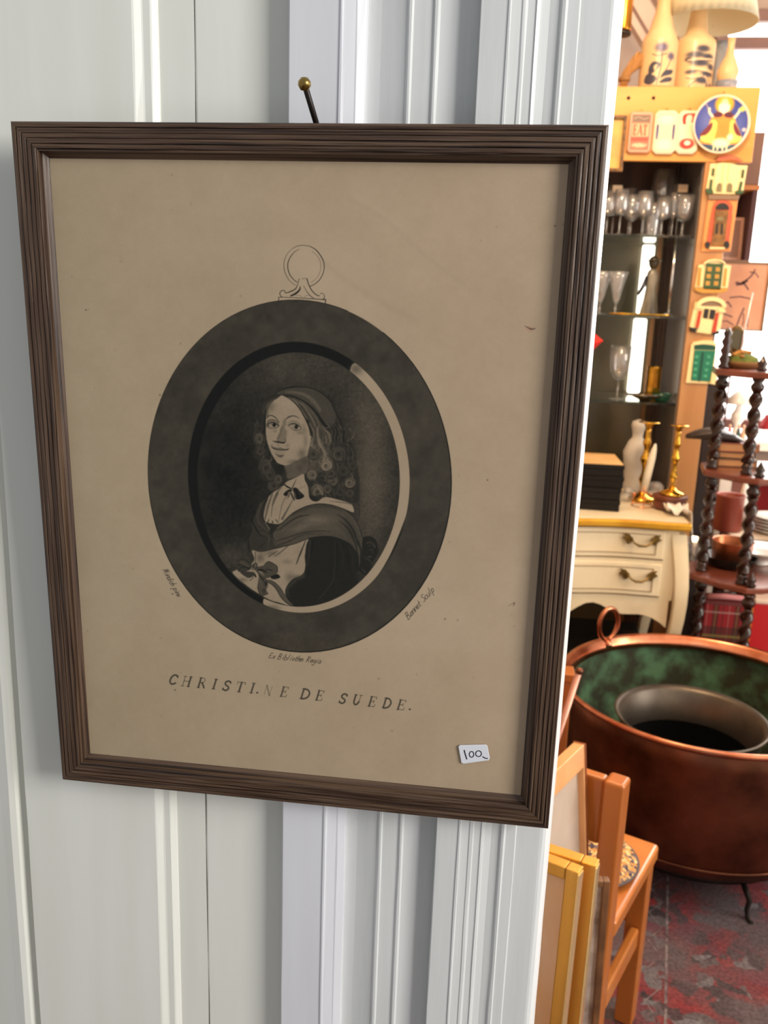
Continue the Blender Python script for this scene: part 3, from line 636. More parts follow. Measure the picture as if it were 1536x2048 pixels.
# pendant ring and bracket
RF = KX(540, 480, 10.97)
def I(P, w, t=.15, al=.9, sm=True): A.stroke(P, w, [t], al, .45, sm)
I(RF((490, 190), (580, 140), (690, 118), (800, 125), (900, 150), (1010, 220), (1100, 330), (1170, 460), (1190, 600), (1160, 740), (1090, 870), (990, 960), (870, 1020)), [.8, 1.0, 1.0, 1.8, 1.8, 1.4, 1.5, 1.2], .14)
I(RF((490, 190), (390, 290), (325, 420), (305, 560), (325, 700), (390, 840), (480, 940), (560, 990)), [.6, .9, 1.3, 1.0, .8], .28)
I(RF((640, 200), (540, 260), (450, 370), (395, 500), (395, 640), (440, 770), (530, 880), (600, 925)), [.6, 1.4, 1.8, 1.6, 1.2], .14)
I(RF((920, 250), (1010, 320), (1090, 440), (1115, 600), (1080, 740), (1000, 860), (900, 930)), .8, .5)
I(RF((640, 850), (610, 960), (560, 1070), (450, 1130), (350, 1165)), [1.2, 1, 2, 2.2, 1.2]); I(RF((810, 850), (850, 980), (920, 1110), (1010, 1200), (1080, 1225)), [2, 1.8, 1.8, 1.6]); I(RF((700, 850), (800, 845)), .9, .4)
I(RF((660, 1020), (650, 1090), (570, 1170), (460, 1225)), [1, 3, 4, 3], .08); I(RF((740, 1010), (800, 1120), (880, 1220), (960, 1280)), [.8, 1.4, 1.4], .2)
I(RF((340, 1160), (310, 1110), (260, 1110), (215, 1160), (230, 1220), (265, 1255)), 1.5); I(RF((1100, 1180), (1140, 1165), (1190, 1210), (1190, 1280), (1160, 1305)), [1, 1, 2.4]); I(RF((190, 1255), (600, 1268), (1225, 1310)), [1, 1.2, 1.6]); I(RF((190, 1255), (190, 1330)), 1.4); I(RF((1222, 1310), (1212, 1395)), 2)
I(RF((560, 1220), (640, 1215), (700, 1245)), .8, .5); I(RF((760, 1250), (800, 1215), (860, 1225)), .8, .5)
# ---- lettering: stroke letters, unit box x 0..1, y 0..1 upwards; K = thick, t = thin
FONT = {
 'C': [('K', [(.85, .80), (.62, .98), (.30, .92), (.08, .60), (.12, .22), (.42, .02), (.80, .16)]), ('t', [(.85, .98), (.85, .72)])],
 'H': [('t', [(.22, 0), (.22, 1)]), ('K', [(.80, 0), (.80, 1)]), ('t', [(.22, .52), (.80, .52)]), ('t', [(.08, 0), (.38, 0)]), ('t', [(.08, 1), (.38, 1)]), ('t', [(.64, 0), (.96, 0)]), ('t', [(.64, 1), (.96, 1)])],
 'R': [('K', [(.25, 0), (.25, 1)]), ('t', [(.25, 1), (.62, .98), (.78, .78), (.62, .55), (.25, .52)]), ('K', [(.50, .52), (.74, .25), (.88, .02)]), ('t', [(.08, 0), (.42, 0)]), ('t', [(.08, 1), (.4, 1)])],
 'I': [('K', [(.5, 0), (.5, 1)]), ('t', [(.2, 0), (.8, 0)]), ('t', [(.2, 1), (.8, 1)])],
 'S': [('K', [(.82, .84), (.55, 1.0), (.24, .84), (.30, .60), (.66, .42), (.76, .18), (.48, 0), (.14, .14)]), ('t', [(.84, .98), (.82, .74)]), ('t', [(.12, .28), (.12, .02)])],
 'T': [('K', [(.5, 0), (.5, 1)]), ('t', [(.08, 1), (.92, 1)]), ('t', [(.08, 1), (.06, .8)]), ('t', [(.92, 1), (.94, .8)]), ('t', [(.3, 0), (.7, 0)])],
 'N': [('t', [(.18, .05), (.18, 1)]), ('K', [(.18, 1), (.82, 0)]), ('t', [(.82, 0), (.82, 1)])],
 'E': [('K', [(.25, 0), (.25, 1)]), ('t', [(.1, 1), (.85, 1), (.85, .8)]), ('t', [(.1, 0), (.85, 0), (.88, .22)]), ('t', [(.25, .52), (.65, .52)]), ('t', [(.65, .64), (.65, .40)])],
 'D': [('K', [(.25, 0), (.25, 1)]), ('K', [(.25, 1), (.62, .95), (.90, .60), (.80, .18), (.50, 0), (.25, 0)]), ('t', [(.08, 1), (.4, 1)]), ('t', [(.08, 0), (.4, 0)])],
 'U': [('K', [(.25, 1), (.24, .35), (.40, .03), (.65, .05), (.80, .32)]), ('t', [(.80, .32), (.82, 1)]), ('t', [(.08, 1), (.42, 1)]), ('t', [(.66, 1), (.98, 1)])],
 'A': [('t', [(.05, 0), (.5, 1)]), ('K', [(.5, 1), (.92, 0)]), ('t', [(.2, .35), (.78, .35)])],
 '.': [('K', [(.3, .03), (.4, .03)])]}
def letter(cv, ch, x0, y0, w, h, ang, slant, thick, thin, tone, al=1.0, dbl=None):
    ca, sa = math.cos(ang), math.sin(ang)
    for kind, pts in FONT[ch]:
        P = []
        for a, b in pts:
            u = a * w + b * h * slant; v = -b * h
            P.append((x0 + u * ca - v * sa, y0 + u * sa + v * ca))
        cv.stroke(P, thick if kind == 'K' else thin, tone, al, .45, len(P) > 3)
        if dbl is not None and kind == 'K' and ch != '.': cv.stroke([(p[0] + .3, p[1]) for p in P], thick * .32, dbl, .55, .4, len(P) > 3)
LF = KX(320, 1330, 2.954)
for ch, xa, xb, yb, al in [('C', 50, 98, 112, 1), ('H', 120, 178, 122, 1), ('R', 213, 265, 131, 1), ('I', 298, 332, 139, 1), ('S', 362, 412, 148, 1), ('T', 440, 492, 156, 1), ('I', 520, 556, 163, .95), ('.', 560, 600, 164, 1), ('N', 606, 655, 176, .45),
                           ('E', 703, 750, 184, .9), ('D', 818, 880, 196, 1), ('E', 912, 960, 206, 1), ('S', 1050, 1100, 224, 1), ('U', 1128, 1180, 231, 1), ('E', 1222, 1272, 242, 1), ('D', 1305, 1360, 251, 1), ('E', 1392, 1445, 261, 1), ('.', 1462, 1500, 262, 1)]:
    (x0, y0), (x1, _) = LF((xa, yb), (xb, yb))
    letter(A, ch, x0, y0, x1 - x0, 19.5, math.radians(5.9), .20, 3.3, 1.2, [.34], .92 * al, None)
SC = {'a': [[(.7, .5), (.3, .5), (.1, .2), (.3, 0), (.6, .15), (.7, .5), (.7, 0)]], 'b': [[(.15, 1), (.1, 0), (.5, 0), (.7, .3), (.4, .5), (.12, .4)]], 'c': [[(.7, .42), (.4, .52), (.1, .25), (.35, 0), (.7, .1)]],
      'd': [[(.65, .45), (.3, .5), (.1, .2), (.35, 0), (.65, .2)], [(.8, 1), (.6, 0)]], 'e': [[(.12, .25), (.65, .35), (.4, .52), (.1, .25), (.35, 0), (.7, .1)]], 'g': [[(.7, .5), (.3, .5), (.12, .2), (.6, .15), (.72, .5), (.55, -.4), (.1, -.35)]],
      'h': [[(.3, 1), (.1, 0), (.3, .45), (.6, .45), (.6, 0)]], 'i': [[(.4, .5), (.35, 0)], [(.5, .75), (.5, .8)]], 'l': [[(.5, 1), (.3, 0)]], 'm': [[(.05, .5), (.05, 0), (.2, .5), (.4, .45), (.4, 0), (.55, .5), (.8, .45), (.8, 0)]],
      'n': [[(.15, .5), (.1, 0), (.35, .5), (.65, .45), (.6, 0)]], 'o': [[(.4, .5), (.1, .25), (.35, 0), (.65, .25), (.4, .5)]], 'p': [[(.2, .5), (.05, -.45)], [(.15, .4), (.5, .52), (.65, .25), (.4, 0), (.12, .1)]], 'r': [[(.2, .5), (.15, 0)], [(.17, .3), (.45, .5), (.6, .45)]],
      's': [[(.6, .45), (.3, .5), (.25, .3), (.55, .2), (.4, 0), (.1, .05)]], 't': [[(.45, .85), (.3, .1), (.5, 0)], [(.2, .5), (.6, .5)]], 'u': [[(.15, .5), (.15, .1), (.4, 0), (.6, .2)], [(.7, .5), (.6, 0)]], 'x': [[(.1, .5), (.6, 0)], [(.65, .5), (.1, 0)]],
      'B': [[(.25, 1), (.1, 0)], [(.2, 1), (.7, .95), (.6, .6), (.2, .5), (.7, .4), (.6, 0), (.05, 0)]], 'E': [[(.75, .95), (.35, 1), (.25, .6), (.55, .5)], [(.25, .55), (.1, .2), (.35, 0), (.8, .15)]], 'M': [[(.05, 0), (.25, 1), (.4, .2), (.7, 1), (.75, 0)]],
      'R': [[(.25, 1), (.1, 0)], [(.15, .95), (.7, .95), (.6, .55), (.25, .5), (.75, 0)]], 'S': [[(.75, .9), (.4, 1), (.25, .7), (.6, .4), (.4, 0), (.05, .1)]]}
def script(txt, x, y, size, ang, adv=.52, tone=.16, w=1.1):
    a = math.radians(ang); ca, sa = math.cos(a), math.sin(a); cx_ = 0
    for ch in txt:
        if ch == ' ': cx_ += .5 * size; continue
        if ch == '.':
            A.blob(x + cx_ * ca, y + cx_ * sa, .8, .8, [tone], .8); cx_ += .3 * size; continue
        for g in SC[ch]:
            P = [(x + (cx_ + (u * .75 + v * .3) * size) * ca + v * size * sa, y + (cx_ + (u * .75 + v * .3) * size) * sa - v * size * ca) for u, v in g]
            A.stroke(P, w, [tone], .85, .45)
        cx_ += adv * size * (1.5 if ch in 'mMRBE' else 1)
script('Ex Bibliothm Regia', 536, 1316, 11, 6, .47)
script('Mindich pinx', 325, 1140, 11, 61, .44)
script('Bennet Sculp', 816, 1240, 13, -48, .48)
# foxing, specks, a tear, faint creases on the sheet
rs = np.random.RandomState(5)
for _ in range(70):
    x, y = rs.uniform(90, 1140), rs.uniform(310, 1600); A.blob(x, y, rs.uniform(.8, 2.2), rs.uniform(.8, 2.2), [.55], rs.uniform(.15, .55))
for x, y in [(1110, 452), (822, 1232), (1028, 1208), (975, 960), (172, 620), (320, 790), (345, 1188), (890, 1238), (350, 1380)]: A.blob(x, y, 1.4, 1.4, [.2], .8)
I([(1018, 1212), (1030, 1204), (1026, 1213)], .8, .4, .7); I([(1050, 652), (1062, 658), (1070, 657)], [1, 3.5, 2], .45, .8)
tone = np.clip(A.a[..., 0], 0, 1.05)[..., None]
PAPER = s2l([208, 182, 152]) * .73; PAPER2 = s2l([204, 182, 150]) * .70; INK = s2l([13, 15, 13])
mix = np.clip((xx - 100) / 1000, 0, 1)[..., None]
paper = PAPER * mix + PAPER2 * (1 - mix)
stain = (fbm(hh, ww, 240, 77) * .16 + fbm(hh, ww, 70, 31) * .10 + fbm(hh, ww, 14, 91) * .05 + fbm(hh, ww, 3, 55, 2) * .04)[..., None]
paper = paper * (1 + stain * np.array([1.0, 1.1, 1.35]))
def l2s(c): return np.where(c <= .0031308, c * 12.92, 1.055 * np.maximum(c, 1e-6) ** (1 / 2.4) - .055)
img = l2s(INK) * (1 - tone) + l2s(np.clip(paper, .001, 1)) * tone
img = np.where(img <= .04045, img / 12.92, ((img + .055) / 1.055) ** 2.4)
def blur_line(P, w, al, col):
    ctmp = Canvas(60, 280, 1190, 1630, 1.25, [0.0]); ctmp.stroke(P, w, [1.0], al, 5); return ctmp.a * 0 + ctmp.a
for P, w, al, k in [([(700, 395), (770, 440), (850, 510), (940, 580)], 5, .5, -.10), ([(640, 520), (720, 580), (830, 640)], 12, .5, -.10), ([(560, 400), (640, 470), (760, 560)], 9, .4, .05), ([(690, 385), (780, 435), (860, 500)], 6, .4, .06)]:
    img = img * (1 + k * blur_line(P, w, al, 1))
gq = Canvas(60, 280, 1190, 1630, 1.25, [0.0]); gq.blob(1060, 658, 7, 5, [1.0], .5); img = img * (1 - gq.a * (1 - np.array([1.0, .55, .5])))
# sample the drawing onto the sheet's own rectangle
sh = .0085; e0 = .0215
x0_, x1_, z0_, z1_ = -PW / 2 + e0, PW / 2 - e0, e0, PH - e0
TW, TH = 1300, 1690
uu_, ww_ = np.meshgrid(x0_ + (np.arange(TW) + .5) / TW * (x1_ - x0_), z1_ - (np.arange(TH) + .5) / TH * (z1_ - z0_))
Pw = np.array(PO)[None, None] + uu_[..., None] * np.array(xv) + sh * np.array(yv) + ww_[..., None] * np.array(zv)
pxx, pyy = proj(Pw)
fx = np.clip((pxx - A.x0) * A.sc - .5, 0, ww - 2); fy = np.clip((pyy - A.y0) * A.sc - .5, 0, hh - 2)
ix, iy = fx.astype(int), fy.astype(int); ax_, ay_ = (fx - ix)[..., None], (fy - iy)[..., None]
sheet = (img[iy, ix] * (1 - ax_) + img[iy, ix + 1] * ax_) * (1 - ay_) + (img[iy + 1, ix] * (1 - ax_) + img[iy + 1, ix + 1] * ax_) * ay_
sheet_mat = image_mat('aged laid paper with a printed portrait', np.clip(sheet, .004, 1), rough=.85)
sheet_mat.node_tree.nodes['Principled BSDF'].inputs['Specular IOR Level'].default_value = .15
MB().quad_uv([(x0_, sh, z0_), (x1_, sh, z0_), (x1_, sh, z1_), (x0_, sh, z1_)]).build('engraved_sheet', sheet_mat, picture)
# price sticker on the glass
lp = lambda x, y: pic_local(x, y, .0075)
scn = [(225, 262), (245, 245), (560, 238), (582, 252), (612, 405), (600, 432), (292, 474), (262, 462)]
sp = [lp(880 + a / 6.144, 1450 + b / 6.144) for a, b in scn]
stk = MB(); stk.prism(sp, .0070, .0076); st_o = stk.build('price_sticker', pbr('white sticker paper', lin(222, 224, 230), rough=.6), picture, bevel=.0003)
tag(st_o, 'white price sticker reading 100.-', None)
def ribbon(b, pts, w, y, f):
    P = [Vector((f(*p)[0], y, f(*p)[1])) for p in pts]
    for i in range(len(P) - 1):
        d = (P[i + 1] - P[i]); n = Vector((-d.z, 0, d.x)).normalized() * w / 2; e = d.normalized() * w * .25
        b.prism([((P[i] - e + n).x, (P[i] - e + n).z), ((P[i] - e - n).x, (P[i] - e - n).z), ((P[i + 1] + e - n).x, (P[i + 1] + e - n).z), ((P[i + 1] + e + n).x, (P[i + 1] + e + n).z)], y, y + .00012)
sf = lambda a, b: lp(880 + a / 6.144, 1450 + b / 6.144)
wr = MB(); ribbon(wr, [(298, 306), (312, 360), (330, 415)], .0009, .00688, sf)
for cx_, cy_, rx, ry in [(388, 356, 28, 36), (474, 348, 36, 36)]:
    ribbon(wr, [(cx_ + math.cos(-1.2 + i * .5) * rx, cy_ + math.sin(-1.2 + i * .5) * ry) for i in range(14)], .0007, .00688, sf)
ribbon(wr, [(508, 330), (525, 385), (552, 402), (586, 408)][1:], .0008, .00688, sf)
wr.build('price_writing', pbr('black pen', (.01, .01, .012), rough=.5), st_o)
# the nail the picture hangs from
nh, nb_ = at(609, 168, -.034), at(633, 248, -.012)
nail = thing('nail', 'long dark nail with a round brass head above the picture frame', 'nail', tuple(nh))
d = Vector(nb_) - Vector(nh); d = d * 1.9
d = d * (.0155 + .034) / d.y if d.y > 0 else d
sh_b = MB(); sh_b.tube([(0, 0, 0), tuple(d * .5), tuple(d)], [.0020, .0020, .0018], 12); sh_b.build('shank', BLACK_STEEL, nail)
nr = .0043; hb = MB(); hb.lathe([(0, -nr), (nr * .6, -nr * .85), (nr, -nr * .2), (nr * .95, nr * .35), (nr * .55, nr * .85), (0, nr)], 20); hb.build('head', BRASS, nail)
# ------------------------------------------------------------------ the shop room behind the wall
FLOOR = pbr('dark floor boards', lin(70, 48, 34), lin(96, 66, 46), rough=.45, scale=3, stretch=(1, 8, 1))
CREAM_WALL = pbr('warm cream plaster', lin(206, 186, 172), lin(216, 198, 186), rough=.9, scale=4)
CEIL = pbr('white ceiling paint', lin(226, 212, 198), rough=.9)
MAUVE = pbr('mauve grey paint', lin(168, 140, 130), rough=.6)
WINFR = pbr('aged plum window paint', lin(150, 118, 112), rough=.5)
struct(MB().box((-1.6, -2.6, -.05), (3.6, 4.2, 0)).build('floor', FLOOR))
struct(MB().box((-1.6, .13, 3.0), (3.6, 4.2, 3.06)).build('ceiling', CEIL))
struct(MB().box((.85, 0, 0), (3.6, .11, 3)).box((.0681, .002, 2.15), (.85, .11, 3)).build('wall_front', PAINT_A))  # unseen jamb and lintel, added to keep key light off the shop
wx0, wx1, wz0, wz1 = .90, 2.7, .98, 2.86
struct(MB().box((-1.6, 4.0, 0), (wx0, 4.12, 3)).box((wx0, 4.0, 0), (wx1, 4.12, wz0)).box((wx0, 4.0, wz1), (wx1, 4.12, 3)).box((wx1, 4.0, 0), (3.6, 4.12, 3)).build('wall_back', CREAM_WALL))
struct(MB().box((3.5, 1.9, 0), (3.6, 4.0, 3)).build('wall_right', CREAM_WALL))
struct(MB().box((-1.7, .11, 0), (-1.6, 4.0, 3)).build('wall_left', CREAM_WALL))
win = thing('window_1', None, None, (0, 0, 0)); struct(win)
wb = MB(); wb.box((wx0, 3.94, wz0), (wx0 + .05, 4.05, wz1)).box((wx1 - .05, 3.94, wz0), (wx1, 4.05, wz1)).box((wx0, 3.94, wz1 - .05), (wx1, 4.05, wz1)).box((wx0 - .04, 3.88, wz0 - .03), (wx1 + .04, 4.05, wz0 + .02))
wb.build('window_frame', WINFR, win, bevel=.004)
zt = float(at(1500, 86, 3.96)[2])
MB().box((wx0 + .05, 3.95, zt - .026), (wx1 - .05, 4.03, zt + .026)).build('transom', WINFR, win, bevel=.008)
MB().box((1.78, 3.96, wz0), (1.82, 4.02, wz1)).build('mullion', WINFR, win, bevel=.004)
SKYP = pbr('sunlit frosted pane', (.9, .9, .9), rough=.3, emit=(1.0, .985, .95), estr=3.2)
for a, b2 in [(wx0 + .05, 1.78), (1.82, wx1 - .05)]:
    for z0, z1 in [(wz0 + .02, zt - .026), (zt + .026, wz1 - .05)]:
        MB().box((a, 3.985, z0), (b2, 3.99, z1)).build('pane', SKYP, win)
# slanting boxed-in trim under the ceiling, upper left of the shop
p0, p1 = at(1262, -30, 3.4), at(1325, 78, 3.4)
dd = Vector(p1) - Vector(p0); Lr = dd.length * 2.2; an = math.atan2(dd.z, dd.x)
Mr = Matrix.Translation(Vector(p0)) @ Matrix.Rotation(-an, 4, 'Y')
tb = MB(); tb.box((-Lr * .5, 0, -.03), (Lr, .05, .03), Mr).box((-Lr * .5, -.02, -.075), (Lr, .05, -.05), Mr).box((-Lr * .5, -.02, .05), (Lr, .05, .075), Mr)
struct(tb.build('trim_6', pbr('blush white trim paint', lin(226, 202, 188), rough=.5)))

# ------------------------------------------------------------------ rug
def rug_mat():
    m, nt, b = newmat('worn red persian wool'); N = nt.nodes; L = nt.links
    tc = N.new('ShaderNodeTexCoord')
    def noise(s, d=4, dist=0.0, off=0.0):
        mp = N.new('ShaderNodeMapping'); mp.inputs['Location'].default_value = (off, off, 0); L.new(tc.outputs['Object'], mp.inputs[0])
        n = N.new('ShaderNodeTexNoise'); n.inputs['Scale'].default_value = s; n.inputs['Detail'].default_value = d; n.inputs['Distortion'].default_value = dist; L.new(mp.outputs[0], n.inputs[0]); return n
    def ramp(src, stops, const=False):
        r = N.new('ShaderNodeValToRGB'); r.color_ramp.interpolation = 'CONSTANT' if const else 'LINEAR'; e = r.color_ramp.elements
        e[0].position, e[0].color = stops[0][0], (*stops[0][1], 1); e[1].position, e[1].color = stops[-1][0], (*stops[-1][1], 1)
        for p, c in stops[1:-1]:
            q = e.new(p); q.color = (*c, 1)
        L.new(src, r.inputs[0]); return r.outputs[0]
    vo = N.new('ShaderNodeTexVoronoi'); vo.inputs['Scale'].default_value = 32
    n0 = noise(9, 3, 0); mv = N.new('ShaderNodeMixRGB'); mv.inputs[0].default_value = .14; L.new(tc.outputs['Object'], mv.inputs[1]); L.new(n0.outputs['Color'], mv.inputs[2]); L.new(mv.outputs[0], vo.inputs['Vector'])
    hs = N.new('ShaderNodeSeparateColor'); L.new(vo.outputs['Color'], hs.inputs[0])
    pat = ramp(hs.outputs[0], [(0, lin(122, 38, 46)), (.28, lin(70, 50, 56)), (.40, lin(140, 42, 46)), (.58, lin(96, 88, 92)), (.70, lin(116, 50, 62)), (.84, lin(120, 118, 124)), (.93, lin(52, 42, 46)), (1, lin(140, 66, 72))], True)
    wear = noise(5, 6, .3, 3.0); wr_ = ramp(wear.outputs['Fac'], [(.36, (.1, .1, .1)), (.62, (.9, .9, .9))])
    mx = N.new('ShaderNodeMixRGB'); L.new(wr_, mx.inputs[0]); L.new(pat, mx.inputs[1]); mx.inputs[2].default_value = (*lin(96, 84, 88), 1)
    fine = noise(120, 3, 0, 1.0); fr_ = ramp(fine.outputs['Fac'], [(.3, (.55, .55, .55)), (.7, (1.2, 1.2, 1.2))])
    m2 = N.new('ShaderNodeMixRGB'); m2.blend_type = 'MULTIPLY'; m2.inputs[0].default_value = 1; L.new(mx.outputs[0], m2.inputs[1]); L.new(fr_, m2.inputs[2])
    L.new(m2.outputs[0], b.inputs['Base Color']); b.inputs['Roughness'].default_value = .95
    bp = N.new('ShaderNodeBump'); bp.inputs['Strength'].default_value = .6; bp.inputs['Distance'].default_value = .003; L.new(fine.outputs['Fac'], bp.inputs['Height']); L.new(bp.outputs[0], b.inputs['Normal'])
    return m
rug = thing('persian_rug', 'worn red and grey patterned rug on the floor under the chair and cauldron', 'rug', (0, 0, 0))
MB().box((.05, .45, .0005), (2.4, 2.48, .008)).build('pile', rug_mat(), rug)
# woven border line and zigzag, slightly raised
RUGW = pbr('faded ivory wool', lin(138, 128, 130), lin(78, 62, 68), rough=.95, scale=60)
g1, g2 = atz(1335, 1790, .008), atz(1331, 2048, .008)
gd = (Vector(g2) - Vector(g1)).normalized(); gn = Vector((-gd.y, gd.x, 0)); gn = gn if gn.x < 0 else -gn
rb = MB()
def rug_line(b, p, q, w, z=.0085):
    p, q = Vector((p[0], p[1], 0)), Vector((q[0], q[1], 0)); d_ = (q - p).normalized(); n_ = Vector((-d_.y, d_.x, 0)) * w / 2
    b.add([(v.x, v.y, z) for v in (p - n_, q - n_, q + n_, p + n_)], [(0, 1, 2, 3)])
s0, s1 = Vector(g1) - gd * .9, Vector(g2) + gd * .8
rug_line(rb, s0, s1, .006)
for k in range(34):
    a0 = s0 + gd * k * .052; sgn = -1 if k % 2 else 1
    rug_line(rb, a0 + gn * (.012 if sgn > 0 else .045), a0 + gd * .052 + gn * (.045 if sgn > 0 else .012), .0024)
rb.build('border_line', RUGW, rug)

# ------------------------------------------------------------------ copper cauldron, inner pot, iron stand
COP = pbr('weathered copper', lin(140, 90, 68), lin(84, 54, 42), rough=.40, metal=1, scale=7, rvar=.12, bump=.25, bscale=22, bdist=.003)
COPB = pbr('bright copper rim', lin(222, 150, 118), lin(190, 112, 78), rough=.26, metal=1, scale=16, bump=.2, bscale=40)
PAT = pbr('verdigris copper inside', lin(80, 116, 84), lin(46, 48, 28), rough=.8, metal=.1, scale=13, detail=9, lo=.38, hi=.60, bump=.3, bscale=40)
IRON = pbr('grey tinned iron', lin(110, 102, 92), lin(80, 72, 64), rough=.42, metal=.85, scale=6)
cc = (.620, 1.709)
cauldron = thing('cauldron', 'huge old copper cauldron with green verdigris inside, standing on the rug', 'cauldron', (cc[0], cc[1], 0))
ob = MB(); ob.lathe([(.0, .100), (.20, .102), (.31, .112), (.352, .135), (.3625, .165), (.368, .30), (.377, .44), (.381, .492), (.378, .494), (.3745, .44), (.3655, .30), (.358, .168), (.34, .142), (.20, .112), (0, .110)], 96)
ob.build('body', COP, cauldron)
ob = MB(); ob.lathe([(.3735, .462), (.3640, .30), (.3565, .170), (.339, .1445), (.20, .1145), (0, .1125), ], 96, caps=False); ob.build('lining', PAT, cauldron, fixn=False)
ob = MB(); ob.lathe([(.3595, .468), (.372, .484), (.380, .497), (.386, .503), (.392, .501), (.394, .494), (.390, .487), (.3815, .486), (.376, .468)], 96, closed=True); ob.build('rim', COPB, cauldron)
ob = MB(); ob.lathe([(.3635, .160), (.3665, .163), (.3665, .166), (.3635, .169)], 96, closed=True); ob.build('seam', COP, cauldron)
# ring handle standing on the far left of the rim
rc = Vector(at(1217, 1248, 1.93)) - Vector((cc[0], cc[1], 0)); rng = []
tdir = Vector((.62, .42, 0)).normalized()
for k in range(28):
    a = 2 * math.pi * k / 28; rng.append(tuple(rc + tdir * math.cos(a) * .036 + Vector((0, 0, 1)) * math.sin(a) * .050))
MB().tube(rng, .0068, 10, closed=True).build('ring_handle', COPB, cauldron)
mt = MB(); mt.tube([tuple(rc + Vector((0, 0, -.050))), tuple(rc + Vector((.006, -.02, -.066)))], .010, 10); mt.build('handle_mount', COPB, cauldron)
pot = thing('iron_pot', 'grey metal pot with a dark hollow, sitting inside the copper cauldron', 'pot', (.563, 1.58, .117))
MB().lathe([(0, 0), (.13, .002), (.168, .03), (.172, .10), (.172, .26), (.182, .325), (.196, .345), (.198, .349), (.194, .352), (.180, .338), (.165, .26), (.165, .255)], 72, caps=False).build('body', IRON, pot)
MB().lathe([(.1650, .2545), (.163, .04), (.10, .014), (0, .012)], 72, caps=False).build('dark_inside', pbr('matt near black', (.004, .004, .004), rough=.95, spec=.05), pot)  # inside surface coloured near black
STAND = pbr('blackened iron', (.02, .016, .014), rough=.6, metal=.7)
stand = thing('iron_trivet', 'black three-legged iron stand carrying the copper cauldron', 'stand', (cc[0], cc[1], 0))
MB().lathe([(.270, .086), (.294, .086), (.294, .098), (.270, .098)], 64, closed=True).build('ring', STAND, stand)
for k in range(3):
    a = math.radians(-72.9 + 120 * k); c_, s_ = math.cos(a), math.sin(a)
    MB().tube([(c_ * .285, s_ * .285, .090), (c_ * .325, s_ * .325, .06), (c_ * .318, s_ * .318, .03), (c_ * .330, s_ * .330, .006), (c_ * .345, s_ * .345, .012)], [.008, .0075, .006, .0065, .005], 8).build('leg', STAND, stand)
st0, st1 = Vector(at(1157, 1347, 1.345)), Vector(at(1114, 1476, 1.332))
sd = (st1 - st0); stend = st0 + sd * ((.014 - st0.z) / sd.z)
stick = thing('copper_rod', 'long thin pinkish copper rod leaning against the orange-brown box, left of the cauldron', 'rod', tuple(stend))
MB().tube([(0, 0, 0), tuple((st0 - stend) * .5), tuple(st0 - stend)], [.0085, .0098, .0075], 12).build('shaft', pbr('pinkish polished copper', lin(206, 150, 132), rough=.3, metal=.6), stick)
MB().lathe([(0, -.009), (.008, -.006), (.010, 0), (.008, .006), (0, .009)], 14).build('knob', COP, stick, loc=tuple(st0 - stend + (st0 - stend).normalized() * .006))
OR_WOOD = pbr('orange varnished pine', lin(206, 128, 58), lin(178, 100, 40), rough=.30, scale=5, stretch=(1, 1, .12) , coat=.3, rvar=.05)
OR_WOOD_D = pbr('orange varnished pine, grain across', lin(206, 128, 58), lin(178, 100, 40), rough=.30, scale=5, stretch=(.12, 1, 1), coat=.3)
crz = float(at(1138, 1350, 1.37)[2]); crx = float(at(1152, 1340, 1.37)[0])
crate = thing('wooden_crate', 'orange-brown wooden box just left of the copper cauldron', 'box', (crx - .255, 1.40, .008))
MB().box((-.25, -.024, 0), (.25, .024, crz - .03)).build('body', pbr('burnt orange wood', lin(178, 104, 48), lin(150, 82, 36), rough=.4, scale=6, stretch=(.3, 1, 1)), crate, bevel=.003)
MB().box((-.255, -.028, crz - .0295), (.255, .028, crz - .008)).build('lid', pbr('burnt orange wood lid', lin(186, 110, 52), lin(156, 86, 38), rough=.35, scale=6, stretch=(.3, 1, 1)), crate, bevel=.003)

# ------------------------------------------------------------------ small wooden chair, seen from behind
fw = Vector((.420, .907, 0)); rt = Vector((.907, -.420, 0)); sc_ = Vector((.3935, 1.030, 0))         # seat corner far right
co = sc_ - rt * .18 - fw * .155
crm = Matrix(((rt.x, fw.x, 0, co.x), (rt.y, fw.y, 0, co.y), (0, 0, 1, .008), (0, 0, 0, 1)))
chair = thing('wooden_chair', 'small orange varnished wooden chair with its back towards us, beside the cauldron', 'chair'); chair.matrix_world = crm
def slab(poly, z0, z1): return MB().prism(poly, z0, z1, 'z')
hw, hd = .18, .155
slab([(-hw, -hd + .02), (hw, -hd + .02), (hw, hd), (-hw, hd)], .386, .422).build('seat', OR_WOOD_D, chair, bevel=.008, seg=3)
for sx in (-1, 1):
    MB().box((sx * (hw - .018) - .018, -hd - .022, 0), (sx * (hw - .018) + .018, -hd + .0195, .715)).build('back_post', OR_WOOD, chair, bevel=.006, seg=3)
    MB().box((sx * (hw - .024) - .019, hd - .045, 0), (sx * (hw - .024) + .019, hd - .007, .386)).build('leg', OR_WOOD, chair, bevel=.004)
    MB().box((sx * (hw - .020) - .009, -hd + .02, .20), (sx * (hw - .020) + .009, hd - .046, .245)).build('side_rail', OR_WOOD_D, chair, bevel=.004)
MB().box((-hw + .0365, -hd - .012, .585), (hw - .0365, -hd + .010, .712)).build('back_rail', OR_WOOD_D, chair, bevel=.005)
MB().box((-hw + .0365, -hd - .006, .345), (hw - .0365, -hd + .012, .384)).build('apron', OR_WOOD_D, chair, bevel=.003)
MB().box((-hw + .044, hd - .036, .24), (hw - .044, hd - .018, .275)).build('stretcher', OR_WOOD_D, chair, bevel=.003)
